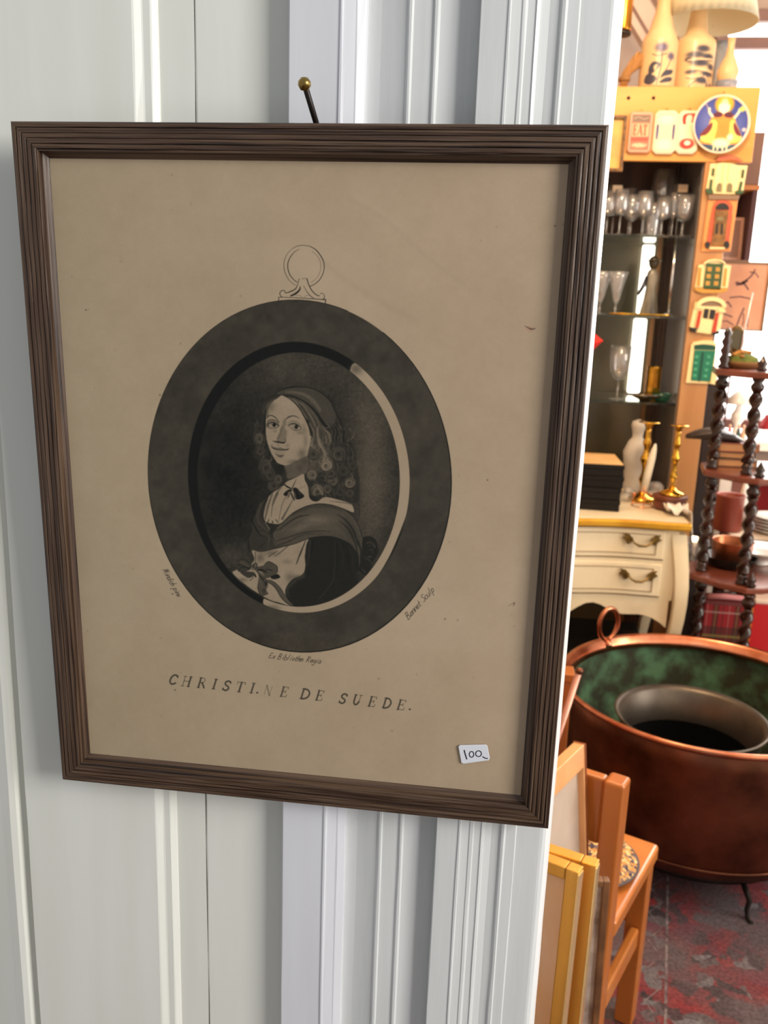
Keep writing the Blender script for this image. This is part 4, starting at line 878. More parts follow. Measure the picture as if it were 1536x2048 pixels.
def patchwork(name, cols, scale, rough=.8):
    m, nt, b = newmat(name); N = nt.nodes; L = nt.links
    tc = N.new('ShaderNodeTexCoord'); vo = N.new('ShaderNodeTexVoronoi'); vo.inputs['Scale'].default_value = scale; L.new(tc.outputs['Object'], vo.inputs[0])
    sp_ = N.new('ShaderNodeSeparateColor'); L.new(vo.outputs['Color'], sp_.inputs[0]); r = N.new('ShaderNodeValToRGB'); r.color_ramp.interpolation = 'CONSTANT'; e = r.color_ramp.elements
    e[0].color = (*cols[0], 1); e[1].position = 1; e[1].color = (*cols[-1], 1)
    for i, c in enumerate(cols[1:-1]):
        q = e.new((i + 1) / (len(cols) - 1)); q.color = (*c, 1)
    L.new(sp_.outputs[0], r.inputs[0]); L.new(r.outputs[0], b.inputs['Base Color']); b.inputs['Roughness'].default_value = rough
    return m
PATCH = patchwork('embroidered cloth', [lin(206, 160, 92), lin(60, 50, 66), lin(190, 136, 70), lin(120, 100, 96), lin(224, 190, 130), lin(92, 66, 60)], 150)
cu = thing('round_cushion', 'round embroidered ochre and violet cushion lying on the wooden chair', 'cushion', (.232, .948, .4305))
MB().lathe([(0, .001), (.085, 0), (.100, .006), (.104, .011), (.100, .016), (.080, .021), (0, .023)], 56).build('pad', PATCH, cu)
MB().lathe([(.103, .0085), (.1065, .011), (.103, .0135), (.1015, .011)], 56, closed=True).build('piping', pbr('grey cord', lin(90, 84, 88), rough=.8), cu)

# ------------------------------------------------------------------ pictures leaning between the wall end and the chair
GILT = pbr('brushed gilt moulding', lin(232, 182, 92), lin(206, 152, 66), rough=.30, metal=.75, scale=18, stretch=(1, 1, .1), rvar=.08)
GILT_HI = pbr('gilt edge highlight', lin(250, 226, 170), rough=.18, metal=.8)  # pale gilt that colours in the highlight along the rail's outer edge
def lean_frame(name, label, P, Wd, Hd, w, h, t, rw, mats, faces=1, group=None, rw0=None, rwt=None):
    """P = top corner, Wd = along the top away from it, Hd = down; parts: four rails, backing, picture, glass"""
    Wd = Vector(Wd).normalized(); Hd = Vector(Hd); Hd = (Hd - Wd * Hd.dot(Wd)).normalized(); Nn = Wd.cross(Hd)
    P = Vector(P); base = P + Hd * h
    r = thing(name, label, 'picture', tuple(base)); r.matrix_world = Matrix(((Wd.x, Nn.x, -Hd.x, base.x), (Wd.y, Nn.y, -Hd.y, base.y), (Wd.z, Nn.z, -Hd.z, base.z), (0, 0, 0, 1)))
    rw0 = rw0 or rw; rwt = rwt or rw
    for (a, b_) in [((0, 0), (rw0, h)), ((w - rw, 0), (w, h))]:
        MB().box((a[0], 0, a[1]), (b_[0], t, b_[1])).build('frame_rail', mats[0], r, bevel=.0015)
    for (a, b_) in [((rw0 + .0001, 0), (w - rw - .0001, rw)), ((rw0 + .0001, h - rwt), (w - rw - .0001, h))]:
        MB().box((a[0], 0, a[1]), (b_[0], t, b_[1])).build('frame_rail', mats[0], r, bevel=.0015)
    MB().box((rw0 + .0002, t * .30, rw + .0002), (w - rw - .0002, t * .42, h - rwt - .0002)).build('canvas', mats[1], r)
    if mats[2]:
        f0 = t * .84 if faces > 0 else t * .12
        MB().quad_uv([(rw0, f0, rw), (w - rw, f0, rw), (w - rw, f0, h - rwt), (rw0, f0, h - rwt)]).build('glass', mats[2], r, fixn=False)
    return r
ARTA = pbr('grey brown print', lin(190, 180, 172), lin(120, 104, 92), rough=.5, scale=5, stretch=(1, 1, 3), distort=2)
ARTB = pbr('pale print', lin(206, 190, 174), lin(176, 156, 138), rough=.5, scale=4)
SHG = thin_glass('glossy picture glass', ior=1.9, rough=.03)
def down_to_floor(P, Q2):
    P, Q2 = Vector(P), Vector(Q2); d_ = Q2 - P; return d_, (P + d_ * ((.010 - P.z) / d_.z) - P).length
def corner(px, py, Y, px2, py2):
    p, q = Vector(at(px, py, Y)), Vector(at(px2, py2, Y)); return p, down_to_floor(p, q)
PEACH = pbr('peach reflection tint', lin(240, 206, 176), lin(232, 178, 120), rough=.12, scale=3.5, stretch=(2, 1, .6), coat=.6, distort=1.2)  # warm reflections in the glazing, painted as the picture's colour
for nm, (p, (d_, h_)), lab, wd, rwid in [('leaning_picture', corner(1168, 1732, .300, 1111, 2048), 'gilt-framed glazed picture leaning nearest the white wall end, front one of the gold pair', (-.042, .020, 0), .0165),
                                 ('leaning_picture', corner(1200, 1718, .335, 1149, 2048), 'gilt-framed picture leaning behind its gold neighbour, its gold edge next to the chair', (-.042, .016, 0), .0190)]:
    r_ = lean_frame(nm, lab, p, wd, d_, .20, h_, .017, rwid, (GILT, PEACH, SHG))
    MB().box((-.0014, .004, .01), (.0006, .0182, h_ - .003)).build('lip', GILT_HI, r_)
BR_RAIL = pbr('reddish brown frame wood', lin(150, 84, 48), lin(120, 62, 34), rough=.35, scale=8)
LT_RAIL = pbr('peach pine frame wood', lin(236, 178, 124), lin(218, 156, 100), rough=.30, scale=8, coat=.3)
P1_, P2_ = Vector(at(1147, 1484, .76)), Vector(at(1160, 1728, .76))
W1_ = Vector(atz(1110, 1518, float(P1_.z)))
dC, hC = down_to_floor(P1_, P2_)
wdir = (W1_ - P1_)
big = lean_frame('large_picture', 'large glazed picture with a peach-coloured wooden frame, leaning behind the gold frames', P1_, wdir, dC, .28, min(hC, .86), .020, .026, (LT_RAIL, ARTB, SHG), faces=-1, rw0=.005, rwt=.040)
MB().box((-.0045, -.001, 0), (-.0003, .021, min(hC, .86))).build('outer_edge', BR_RAIL, big)
C0_ = at(1216, 1752, .60)
lean_frame('small_picture', 'dark-edged grey picture standing against the chair back, right of the gold frames', Vector(C0_), (-1, -.10, 0), (0, -.10, -1), .085, .70, .016, .010, (pbr('dark walnut frame', lin(92, 62, 40), lin(120, 84, 54), rough=.4, scale=30), ARTA, None))
# ------------------------------------------------------------------ white chest of drawers with a gilt edge
CRM = pbr('cream painted wood', lin(236, 222, 190), lin(226, 208, 172), rough=.4, scale=5)
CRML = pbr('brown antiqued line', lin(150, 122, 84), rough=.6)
GOLDP = pbr('gold painted edge', lin(224, 170, 52), lin(206, 148, 36), rough=.32, metal=.5, scale=14)
HBR = pbr('aged brass pull', lin(140, 112, 58), lin(104, 84, 44), rough=.4, metal=.8, scale=60)
CX, CY, CWD, CDP, CH = .165, 2.2, .93, .45, .855
chest = thing('chest_of_drawers', 'cream two-drawer chest with gold-edged top and curved legs behind the cauldron', 'chest', (CX, CY, 0))
def bow(x, amp=.045): return -amp * (math.cos(math.pi * x / (CWD * .62)) * .5 + .5) - .012 * math.cos(4 * math.pi * x / CWD)
def serp(x0, x1, z0, z1, y_in, name, mat, parent, off=0.0, n=36, zf=None, bevel=0):
    b = MB(); loops = []
    for i in range(n + 1):
        x = x0 + (x1 - x0) * i / n; yf = bow(x) - off; zl = zf(x) if zf else z0
        loops.append([(x, yf, zl), (x, yf, z1), (x, y_in, z1), (x, y_in, zl)])
    b.loft(loops, flat=True); return b.build(name, mat, parent, bevel=bevel)
hwc = CWD / 2
serp(-hwc + .02, hwc - .02, .585, CH - .03, CDP, 'body', CRM, chest)
serp(-hwc - .012, hwc + .012, CH - .0298, CH - .004, CDP + .01, 'gilt_edge', GOLDP, chest, off=.024, bevel=.006)
serp(-hwc, hwc, CH - .004, CH, CDP, 'top', CRM, chest, off=.012)
def apz(x):
    u = abs(x) / hwc
    return .512 + .040 * math.sin(min(u, .88) / .88 * math.pi * 1.0) ** 2 * (1 if u > .1 else 1) + .012 * math.cos(u * 16) - (.03 * max(0, (u - .85) / .15) ** 1.5)
serp(-hwc + .03, hwc - .03, .55, .5848, .05, 'apron', CRM, chest, zf=apz)
for k, (z0, z1) in enumerate([(.724, .820), (.598, .706)]):
    d_ = serp(-hwc + .045, hwc - .065, z0, z1, .02, 'drawer', CRM, chest, off=.008, bevel=.003)
    for (a0, a1, b0, b1) in [(-hwc + .07, hwc - .09, z0 + .014, z0 + .0165), (-hwc + .07, hwc - .09, z1 - .0165, z1 - .014)]:
        serp(a0, a1, b0, b1, 0, 'moulding_line', CRML, d_, off=.0095)
    for xs in (-hwc + .07, hwc - .09):
        serp(xs - .0015, xs + .0015, z0 + .014, z1 - .014, 0, 'moulding_line', CRML, d_, off=.0095, n=2)
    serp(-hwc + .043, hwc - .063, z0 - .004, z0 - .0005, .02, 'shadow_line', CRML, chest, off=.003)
    for hx in (float(at(1285, 1085, 2.16)[0]) - CX, -.30):
        hz = (z0 + z1) / 2 + .010; yb = bow(hx) - .010
        hb_ = MB(); hb_.tube([(hx - .034, yb - .012, hz + .008), (hx - .025, yb - .018, hz - .004), (hx - .010, yb - .022, hz - .011), (hx + .010, yb - .022, hz - .011), (hx + .025, yb - .018, hz - .004), (hx + .034, yb - .012, hz + .008)], [.0035, .003, .0042, .0042, .003, .0035], 8)
        for sx in (-1, 1):
            hb_.tube([(hx + sx * .034, yb, hz + .008), (hx + sx * .034, yb - .015, hz + .008)], .005, 8)
            lp_ = [(0, 0), (.012, .014), (.030, .018), (.024, .008), (.034, .002), (.022, -.006), (.016, -.018), (.004, -.012)]
            hb_.prism([(hx + sx * (.028 + a), hz + .006 + b) for a, b in lp_], yb - .006, yb + .002)
        hb_.build('handle', HBR, d_)
for sx in (-1, 1):
    for yy, nm in ((0, 0), (CDP - .03, 1)):
        lg = MB(); loops = []
        for i in range(15):
            t = i / 14; z = .80 * (1 - t) + .010; cur = .022 * math.sin(t * math.pi * 1.9) - .020 * max(0, .5 - t)
            wdt = .050 - .022 * min(1, t * 1.3) + .014 * max(0, t - .85) / .15 * .5
            x = sx * (hwc - .012 + cur * .9); y = yy + (-.004 - cur if yy == 0 else 0)
            loops.append([(x - wdt / 2, y - wdt / 2, z), (x + wdt / 2, y - wdt / 2, z), (x + wdt / 2, y + wdt / 2, z), (x - wdt / 2, y + wdt / 2, z)])
        lg.loft(loops); lg.build('leg', CRM, chest, bevel=.003)
serp(-hwc + .05, hwc - .05, .13, .15, CDP - .02, 'dust_board', pbr('dark brown underside', lin(74, 52, 38), rough=.8), chest)
TOPZ = CH + .0005

# things on the chest
BLK = pbr('black lacquered card', (.009, .008, .007), (.014, .012, .010), rough=.5, scale=20, spec=.15)
TAN = pbr('tan lid card', lin(226, 186, 128), lin(214, 172, 112), rough=.6, scale=8)
bxl = [(0.0, 0.0), (-.006, -.004), (.004, .004), (-.002, 0)]
bh = .0385; bx1 = float(at(1243, 1010, 2.27)[0]) - .155
labs = ['lowest flat black box of the stack on the cream chest', 'second black box up from the chest top', 'third black box up, just under the tan-topped one', 'topmost black box of the stack, with a tan two-panel lid']
zb = TOPZ
for k in range(4):
    t = thing('flat_box', labs[k], 'box', (bx1 + bxl[k][0], 2.37 + bxl[k][1], zb), rz=math.radians([-2, 1.5, -1, 1][k]), group='stacked black boxes on the chest')
    MB().box((-.15, -.11, 0), (.15, .11, bh * .60)).build('tray', BLK, t, bevel=.001)
    MB().box((-.152, -.112, bh * .605), (.152, .112, bh * .97)).build('lid', BLK, t, bevel=.001)
    if k == 3:
        for s_ in (-1, 1): MB().box((s_ * .0755 - .0735, -.108, bh * .975), (s_ * .0755 + .0735, .108, bh * 1.02)).build('lid_panel', TAN, t)
    zb += bh + .0006
CAN_MAT = pbr('polished brass', lin(236, 190, 84), lin(206, 154, 52), rough=.16, metal=1, scale=30)
def candlestick(name, label, loc, h, mat, s=1.0, group=None):
    t = thing(name, label, 'candlestick', loc, group=group)
    MB().lathe([(.040 * s, 0), (.041 * s, .004), (.036 * s, .010), (.018 * s, .016), (.012 * s, .024)], 28).build('base', mat, t)
    p = []
    for i in range(25):
        u = i / 24; r = .0075 + .0065 * math.exp(-((u - .20) / .06) ** 2) + .008 * math.exp(-((u - .52) / .07) ** 2) + .005 * math.exp(-((u - .78) / .05) ** 2)
        p.append((r * s, .0242 + u * (h - .0242 - .020)))
    MB().lathe(p, 20).build('stem', mat, t)
    MB().lathe([(.009 * s, h - .0198), (.013 * s, h - .006), (.030 * s, h - .002), (.031 * s, h), (.013 * s, h + .0005)], 28).build('drip_pan', mat, t)
    return t
def on_chest(px, Y, py=1000): return (float(at(px, py, Y)[0]), Y, TOPZ)
c1 = candlestick('candlestick', 'shiny brass candlestick standing on the brown octagonal box', (0, 0, 0), .235, CAN_MAT)
q1 = on_chest(1339, 2.35, 1005)
# octagonal box under it
def ngon(n, r, a0=0): return [(r * math.cos(a0 + 2 * math.pi * k / n), r * math.sin(a0 + 2 * math.pi * k / n)) for k in range(n)]
REDW = pbr('red brown lacquered wood', lin(122, 66, 46), lin(92, 46, 32), rough=.3, scale=10)
ocb = thing('octagonal_box', 'reddish brown eight-sided wooden box at the right end of the cream chest', 'box', (q1[0], q1[1], TOPZ))
MB().prism(ngon(8, .048, .39), .0, .006, 'z').build('foot', REDW, ocb); MB().prism(ngon(8, .056, .39), .0065, .036, 'z').build('body', REDW, ocb, bevel=.002); MB().prism(ngon(8, .060, .39), .0365, .050, 'z').build('lid', REDW, ocb, bevel=.004)
c1.location = (q1[0] + .004, q1[1], TOPZ + .0505)
q2_ = on_chest(1284, 2.47, 985)
c2 = copy_thing(c1, (q2_[0], q2_[1], TOPZ), .4, 'brass candlestick behind the white candle, left of the octagonal box', 1.18)
for o_ in (c1, c2): o_['group'] = 'brass candlesticks on the chest'
WAX = pbr('ivory wax', lin(238, 228, 206), rough=.45)
tor = thing('white_figurine', 'tall chalk white bust-like vase standing behind the black boxes', 'vase', on_chest(1264, 2.595, 985))
MB().lathe([(.038, 0), (.042, .02), (.034, .05), (.040, .10), (.046, .15), (.030, .19), (.018, .205), (.020, .225), (.026, .245), (.022, .262), (0, .27)], 28).build('body', pbr('chalk white plaster', lin(206, 200, 190), lin(184, 178, 168), rough=.8, scale=8), tor)
wq = on_chest(1285, 2.365, 1000)
wsc = .82
wct = thing('wire_candle_holder', 'copper wire candle holder with round beads in front of the brass candlestick', 'candle holder', wq)
COPW = pbr('copper wire', lin(230, 140, 80), rough=.2, metal=1)
wmb = MB()
for k in range(3):
    a = 2 * math.pi * k / 3 + .5; c_, s_ = math.cos(a), math.sin(a)
    wmb.tube([(c_ * .045, s_ * .045, .002), (c_ * .036, s_ * .036, .035), (c_ * .016, s_ * .016, .05), (c_ * .014, s_ * .014, .07)], .0018, 6)
for zz, r_ in ((.004, .045), (.05, .018)):
    wmb.tube([(math.cos(i * .349) * r_, math.sin(i * .349) * r_, zz) for i in range(18)], .0018, 6, closed=True)
wmb.build('wire', COPW, wct); wct.scale = (wsc, wsc, 1)
for k in range(3):
    a = 2 * math.pi * k / 3 + .5; MB().lathe([(0, -.007), (.006, -.004), (.007, 0), (.006, .004), (0, .007)], 12).build('bead', COPW, wct, loc=(math.cos(a) * .040, math.sin(a) * .040, .036))
cnd = thing('candle', 'ivory tapered candle leaning in the copper wire holder', 'candle', (wq[0], wq[1], wq[2] + .0525))
cnd.rotation_euler = (0, math.radians(8), 0)
MB().lathe([(.0125, 0), (.013, .06), (.012, .12), (.008, .150), (.003, .165), (0, .168)], 18).build('wax', WAX, cnd); MB().tube([(0, 0, .168), (.001, 0, .176)], .0008, 5).build('wick', DARK_GAP, cnd)
GLS = thin_glass('clear glass', tint=(.97, .97, .98), ior=2.3, rough=.06, glare=.06)
CRY = thin_glass('cut crystal', tint=(.94, .95, .97), ior=2.6, rough=.05, glare=.12)
for i_, (px_, Y_, lab) in enumerate([(1253, 2.44, 'cut crystal ball stopper beside the stack of black boxes'), (1308, 2.56, 'round crystal paperweight between the candle and the octagonal box')]):
    t = thing('crystal_ball', lab, 'ornament', on_chest(px_, Y_), group='crystal ornaments on the chest')
    b = MB(); n = 10
    b.lathe([(.010, 0), (.024, .008), (.031, .022), (.028, .038), (.016, .050), (0, .053)], n); b.flat |= set(range(len(b.f))); b.build('facets', CRY, t)
# crumpled white cloth hanging over the corner of the chest
clo = MB(); rs2 = random.Random(8); gx, gy = 14, 14; vv = []
ctx = Vector((CX + hwc - .035, 2.33, 0))
for i in range(gx + 1):
    for j in range(gy + 1):
        u, v = i / gx * .14, j / gy * .17
        x = ctx.x - .022 + u * .86; y = ctx.y - .10 + v * 1.25
        over = max(0, x - (CX + hwc + .016)); z = TOPZ + .004 + .020 * (math.sin(i * 1.3 + j * .7) + math.sin(j * 1.7 - i * .5) + 2.0) / 2 + rs2.uniform(0, .003)
        if over > 0: z -= over * 1.6 - .002; x = CX + hwc + .016 + over * .35
        vv.append((x, y, z))
clo.add(vv, [(i * (gy + 1) + j, (i + 1) * (gy + 1) + j, (i + 1) * (gy + 1) + j + 1, i * (gy + 1) + j + 1) for i in range(gx) for j in range(gy)])
co_ = clo.build('cloth_napkin', pbr('white cotton', lin(244, 236, 224), rough=.95), None)
so = co_.modifiers.new('solid', 'SOLIDIFY'); so.thickness = .0025; so.offset = 1
tag(co_, 'crumpled white cloth draped over the right corner of the cream chest', 'cloth')

# ------------------------------------------------------------------ pine bookcase with glass shelves
PINE = pbr('honey pine', lin(232, 168, 92), lin(216, 150, 72), rough=.45, scale=4, stretch=(.25, 1, 2.2), distort=.6)
PINE_V = pbr('honey pine upright', lin(196, 146, 96), lin(178, 126, 78), rough=.42, scale=4, stretch=(3, 1, .2), distort=.4)
DKW = pbr('dark brown back boards', lin(84, 60, 46), lin(64, 44, 34), rough=.6, scale=4, stretch=(6, 1, .3))
MIRR = pbr('smoky olive mirror', lin(112, 102, 82), lin(88, 82, 66), rough=.2, metal=.5, scale=2)
BY = 2.70
fx0, fx1 = -.15, float(at(1513, 250, BY)[0]); fz0, fz1 = float(at(1300, 322, BY)[2]), float(at(1300, 173, BY)[2])
bc = thing('bookcase', 'tall honey pine display case with glass shelves full of glassware', 'bookcase', (0, BY, 0))
MB().box((fx0, 0, fz0), (fx1, .022, fz1)).build('fascia_board', PINE, bc, bevel=.002)
MB().box((fx0, .0225, fz1 - .024), (fx1, .40, fz1 - .002)).build('top_board', PINE, bc, bevel=.002)
for hx_ in (1257, 1307):
    hp_ = at(hx_, 196, BY); MB().lathe([(0, 0), (.005, 0), (.006, .001), (0, .0016)], 12, M=Matrix.Rotation(math.pi / 2, 4, 'X')).build('peg_hole', DARK_GAP, bc, loc=(float(hp_[0]), -.0001, float(hp_[2])))
ux0, ux1 = float(at(1411, 330, BY)[0]), float(at(1461, 330, BY)[0]) + .012
MB().box((ux0, .003, .06), (ux1, .026, fz0 - .0005)).build('upright', PINE_V, bc, bevel=.002)
MB().box((ux1 - .024, .0265, .06), (ux1 - .001, .40, fz1 - .0245)).build('side_panel', PINE_V, bc, bevel=.001)
MB().box((ux0 - .004, .0265, .06), (ux0 + .004, .38, fz1 - .0245)).build('glass_side', pbr('grey tinted side glass', lin(128, 122, 118), rough=.2, metal=.2), bc)
MB().box((fx0, .003, .06), (fx0 + .06, .40, fz1 - .0245)).build('side_panel', PINE_V, bc)
MB().box((fx0, .003, .0), (fx1 - .05, .40, .0595)).build('plinth', PINE, bc)
bkx = float(at(1316, 600, 3.08)[0]); nb = 5; wbd = (ux0 + .02 - bkx) / nb
for k in range(nb):
    MB().box((bkx + k * wbd + .0008, .383, .06), (bkx + (k + 1) * wbd - .0008, .398, fz1 - .0245)).build('back_board', DKW, bc, bevel=.0015)
MB().box((fx0 + .061, .383, .06), (bkx, .398, 1.80)).build('mirror_panel', MIRR, bc); MB().box((fx0 + .061, .383, 1.8005), (bkx, .398, fz1 - .0245)).build('back_board', DKW, bc)
MB().box((bkx - .022, .372, .06), (bkx - .006, .3825, 1.80)).build('stile', pbr('tan stile', lin(150, 104, 66), rough=.5), bc)
SG = pbr('green edged shelf glass', (.80, .92, .86), rough=.03, trans=1, ior=1.5)
SHZ = [float(at(1300, y, BY + .03)[2]) for y in (470, 632, 805)]
for z in SHZ: MB().box((fx0 + .062, .030, z - .008), (ux0 - .006, .36, z)).build('glass_shelf', SG, bc, bevel=.001)
CHR = pbr('chrome', (.8, .82, .85), rough=.12, metal=1)
rodx, rodx2 = float(at(1344, 560, BY + .10)[0]), float(at(1344, 560, BY + .10)[0])
MB().tube([(rodx, .10, SHZ[1] + .0005), (rodx, .10, SHZ[1] + .14), (rodx, .10, SHZ[0] - .0085)], .0065, 12).build('reflection_rod', CHR, bc)  # made-up chrome rod in place of a tall pale reflection
MB().lathe([(.018, 0), (.018, .006), (.008, .012)], 20).build('reflection_foot', CHR, bc, loc=(rodx, .10, SHZ[1] + .0005))
LIT = pbr('daylight glow', (1, 1, 1), emit=(1.0, .96, .82), estr=2.6)  # added glow for daylight through a gap, not a tube lamp
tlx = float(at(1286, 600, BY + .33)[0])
lamp = thing('daylight_strip', 'bright white vertical glow strip standing in for daylight at the back of the glass cabinet', 'light', (tlx, BY + .345, SHZ[2] + .002))
MB().box((-.026, -.010, .004), (.026, .006, SHZ[1] - SHZ[2] - .014)).build('tube', LIT, lamp, bevel=.008, seg=3); MB().box((-.030, -.012, 0), (.030, .008, .0038)).build('strip_end', CHR, lamp)
strip2 = thing('daylight_strip', 'short bright glow strip standing in for daylight behind the dark figurine in the cabinet', 'light', (tlx + .004, BY + .345, SHZ[1] + .002), group='added daylight strips'); lamp['group'] = 'added daylight strips'
MB().box((-.024, -.010, .004), (.024, .006, SHZ[0] - SHZ[1] - .014)).build('tube', LIT, strip2, bevel=.008, seg=3); MB().box((-.028, -.012, 0), (.028, .008, .0038)).build('strip_end', CHR, strip2)

# stemware on the top glass shelf
def stem_glass(name, label, loc, h, rb, kind, mat=None, group=None):
    t = thing(name, label, 'glass', loc, group=group); m_ = mat or GLS
    sh = {'wine': [(.004, .42), (.022, .46), (.030, .56), (.031, .72), (.026, 1.0)], 'flute': [(.004, .40), (.012, .44), (.017, .60), (.019, .80), (.020, 1.0)], 'tumbler': [(.024, .015), (.027, .3), (.029, .7), (.031, 1.0)],
          'trumpet': [(.006, .26), (.011, .34), (.020, .60), (.030, .86), (.036, 1.0)], 'goblet': [(.006, .36), (.020, .42), (.030, .55), (.033, .75), (.034, 1.0)]}[kind]
    k = rb / .030; out = [(r * k, z * h) for r, z in sh]; inn = [(max(r * k - .0016, .0005), z * h + (.0016 if i == 0 else 0)) for i, (r, z) in enumerate(sh)][::-1]
    if kind == 'tumbler':
        MB().lathe([(0, 0), (out[0][0], 0)] + out + inn + [(0, inn[-1][1] + .004)], 20).build('bowl', m_, t); return t
    MB().lathe([(0, out[0][1] - .002)] + out + inn + [(0, inn[-1][1])], 20).build('bowl', m_, t)
    zs = out[0][1] - .0025
    MB().lathe([(0, .0), (.026 * k, 0), (.026 * k, .0016), (.006, .004), (.0032, .012), (.0032, zs * .45), (.0062 if kind != 'wine' else .0034, zs * .55), (.0032, zs * .65), (.0036, zs), (0, zs)], 20).build('stem', m_, t)
    return t
GL = [(1214, 2.78, .150, .030, 'wine', 'stemmed wine glass nearest the white wall edge, front row'), (1240, 2.76, .155, .028, 'wine', 'wine glass second from the wall edge, front row'), (1262, 2.79, .140, .032, 'goblet', 'cut goblet third from the wall edge, front row'),
      (1286, 2.76, .150, .030, 'wine', 'wine glass left of the stubby tumbler, front row'), (1306, 2.79, .115, .030, 'tumbler', 'stubby tumbler reflecting a bright white patch'), (1324, 2.76, .130, .026, 'wine', 'small wine glass right of the stubby tumbler'),
      (1345, 2.78, .150, .024, 'flute', 'slim flute standing above the added chrome rod'), (1366, 2.76, .140, .030, 'goblet', 'cut goblet front row, right of the slim flute'), (1388, 2.78, .125, .030, 'wine', 'small wine glass beside the pine upright, front row'),
      (1226, 2.90, .185, .034, 'wine', 'tall wine glass in the back row nearest the wall edge, with a paper tag'), (1258, 2.92, .180, .030, 'flute', 'tall flute in the back row, second from the left'), (1290, 2.90, .165, .032, 'goblet', 'goblet in the middle of the back row'),
      (1320, 2.985, .255, .045, 'wine', 'very large balloon glass rising highest on the top shelf'), (1364, 3.02, .235, .036, 'flute', 'tall champagne flute in the back row by the pine upright'), (1398, 2.88, .190, .034, 'wine', 'tall wine glass in the back corner with a cream price tag'),
      (1325, 2.86, .150, .032, 'wine', 'wine glass in the back row behind the slim flute')]
for px_, Y_, h_, r_, k_, lab in GL:
    g = stem_glass('wine_glass' if k_ in ('wine', 'goblet') else ('champagne_flute' if k_ == 'flute' else 'tumbler'), lab, (min(float(at(px_, 440, Y_)[0]), ux0 - .008 - r_ * 1.05), Y_, SHZ[0] + .0004), h_, r_, k_, group='glassware on the top glass shelf')
    if 'tag' in lab:
        MB().box((-.016, -r_ - .010, h_ * .84), (.018, -r_ - .0094, h_ * .84 + .026)).build('price_tag', pbr('cream tag paper', lin(240, 208, 172), rough=.8), g)
trt = stem_glass('trumpet_goblet', 'trumpet-shaped cut goblet on the middle glass shelf', (float(at(1232, 600, 2.80)[0]), 2.80, SHZ[1] + .0004), .155, .031, 'trumpet', CRY, 'goblets on the middle glass shelf')
stem_glass('trumpet_goblet', 'trumpet goblet half hidden by the white wall edge, middle glass shelf', (float(at(1200, 600, 2.82)[0]), 2.82, SHZ[1] + .0004), .155, .031, 'trumpet', CRY, 'goblets on the middle glass shelf')
stem_glass('wine_glass', 'lone large wine glass on the lowest glass shelf', (float(at(1237, 760, 2.80)[0]), 2.80, SHZ[2] + .0004), .200, .034, 'goblet', GLS)
SILV = pbr('tarnished silver', lin(190, 182, 170), lin(120, 112, 100), rough=.22, metal=1, scale=14)
fig = thing('figurine', 'dark-headed robed figurine on the middle glass shelf in front of the glow strip', 'figurine', (float(at(1300, 600, 2.82)[0]), 2.82, SHZ[1] + .0004))
MB().lathe([(.036, 0), (.034, .01), (.026, .05), (.020, .10), (.024, .135), (.018, .160), (.008, .170)], 24, sx=1, sy=.7).build('robe', pbr('grey marbled ceramic', lin(150, 144, 130), lin(70, 66, 58), rough=.3, scale=22, stretch=(1, 1, .25)), fig)
MB().lathe([(0, .168), (.010, .170), (.016, .180), (.019, .192), (.016, .206), (.008, .214), (0, .216)], 20).build('head', pbr('dark olive glaze', lin(70, 62, 46), rough=.3), fig)
MB().tube([(-.018, -.004, .140), (-.032, -.014, .105), (-.048, -.016, .075)], [.008, .007, .005], 8).build('arm', pbr('midnight blue glaze', lin(40, 40, 56), rough=.3), fig)
MB().lathe([(.030, .1975), (.022, .201), (.010, .203), (0, .204)], 20, caps=False).build('hat_brim', pbr('olive glaze', lin(90, 78, 50), rough=.4), fig)
tr = thing('brass_tray', 'low patterned brass tray lying on the middle glass shelf', 'tray', (float(at(1290, 625, 2.76)[0]) - .02, 2.775, SHZ[1] + .0004))
# (flat, in front of the things on the shelf)
MB().lathe([(0, 0), (.105, 0), (.112, .006), (.109, .007), (.103, .0025), (0, .002)], 40, sx=1, sy=.17).build('dish', CAN_MAT, tr)
tr.location[1] = 2.752
bt = thing('brass_beaker', 'ribbed brass beaker on the lowest glass shelf', 'beaker', (float(at(1305, 780, 2.84)[0]), 2.84, SHZ[2] + .0004))
bm = MB(); loops = []
for z, r in [(0, .026), (.004, .027), (.12, .026), (.126, .028), (.122, .025), (.006, .0235)]:
    loops.append([(math.cos(2 * math.pi * k / 40) * (r + (.0014 if k % 4 < 2 else -.0008)), math.sin(2 * math.pi * k / 40) * (r + (.0014 if k % 4 < 2 else -.0008)), z) for k in range(40)])
bm.loft(loops); bm.build('body', CAN_MAT, bt)
dsh = thing('silver_dish', 'wide silver dish with handles on the lowest glass shelf', 'dish', (float(at(1290, 800, 2.775)[0]), 2.772, SHZ[2] + .0004))
MB().lathe([(0, .003), (.020, .0), (.024, .006), (.050, .018), (.058, .024), (.056, .026), (.046, .020), (.018, .009), (0, .008)], 36, sx=1.05, sy=.58).build('bowl', SILV, dsh)
for sx in (-1, 1): MB().tube([(sx * .060, 0, .024), (sx * .074, 0, .030), (sx * .078, 0, .020), (sx * .066, 0, .014)], .002, 6).build('handle', SILV, dsh)
gds = thing('green_glass_dish', 'sea green glass dish at the right end of the lowest glass shelf', 'dish', (ux0 - .046, 2.80, SHZ[2] + .0004))
MB().lathe([(0, .0), (.022, .0), (.030, .012), (.036, .030), (.034, .030), (.027, .014), (.018, .004), (0, .004)], 32).build('bowl', pbr('sea green glass', lin(90, 180, 150), rough=.04, trans=.85, ior=1.5), gds)
rsx = at(1180, 655, 2.60)
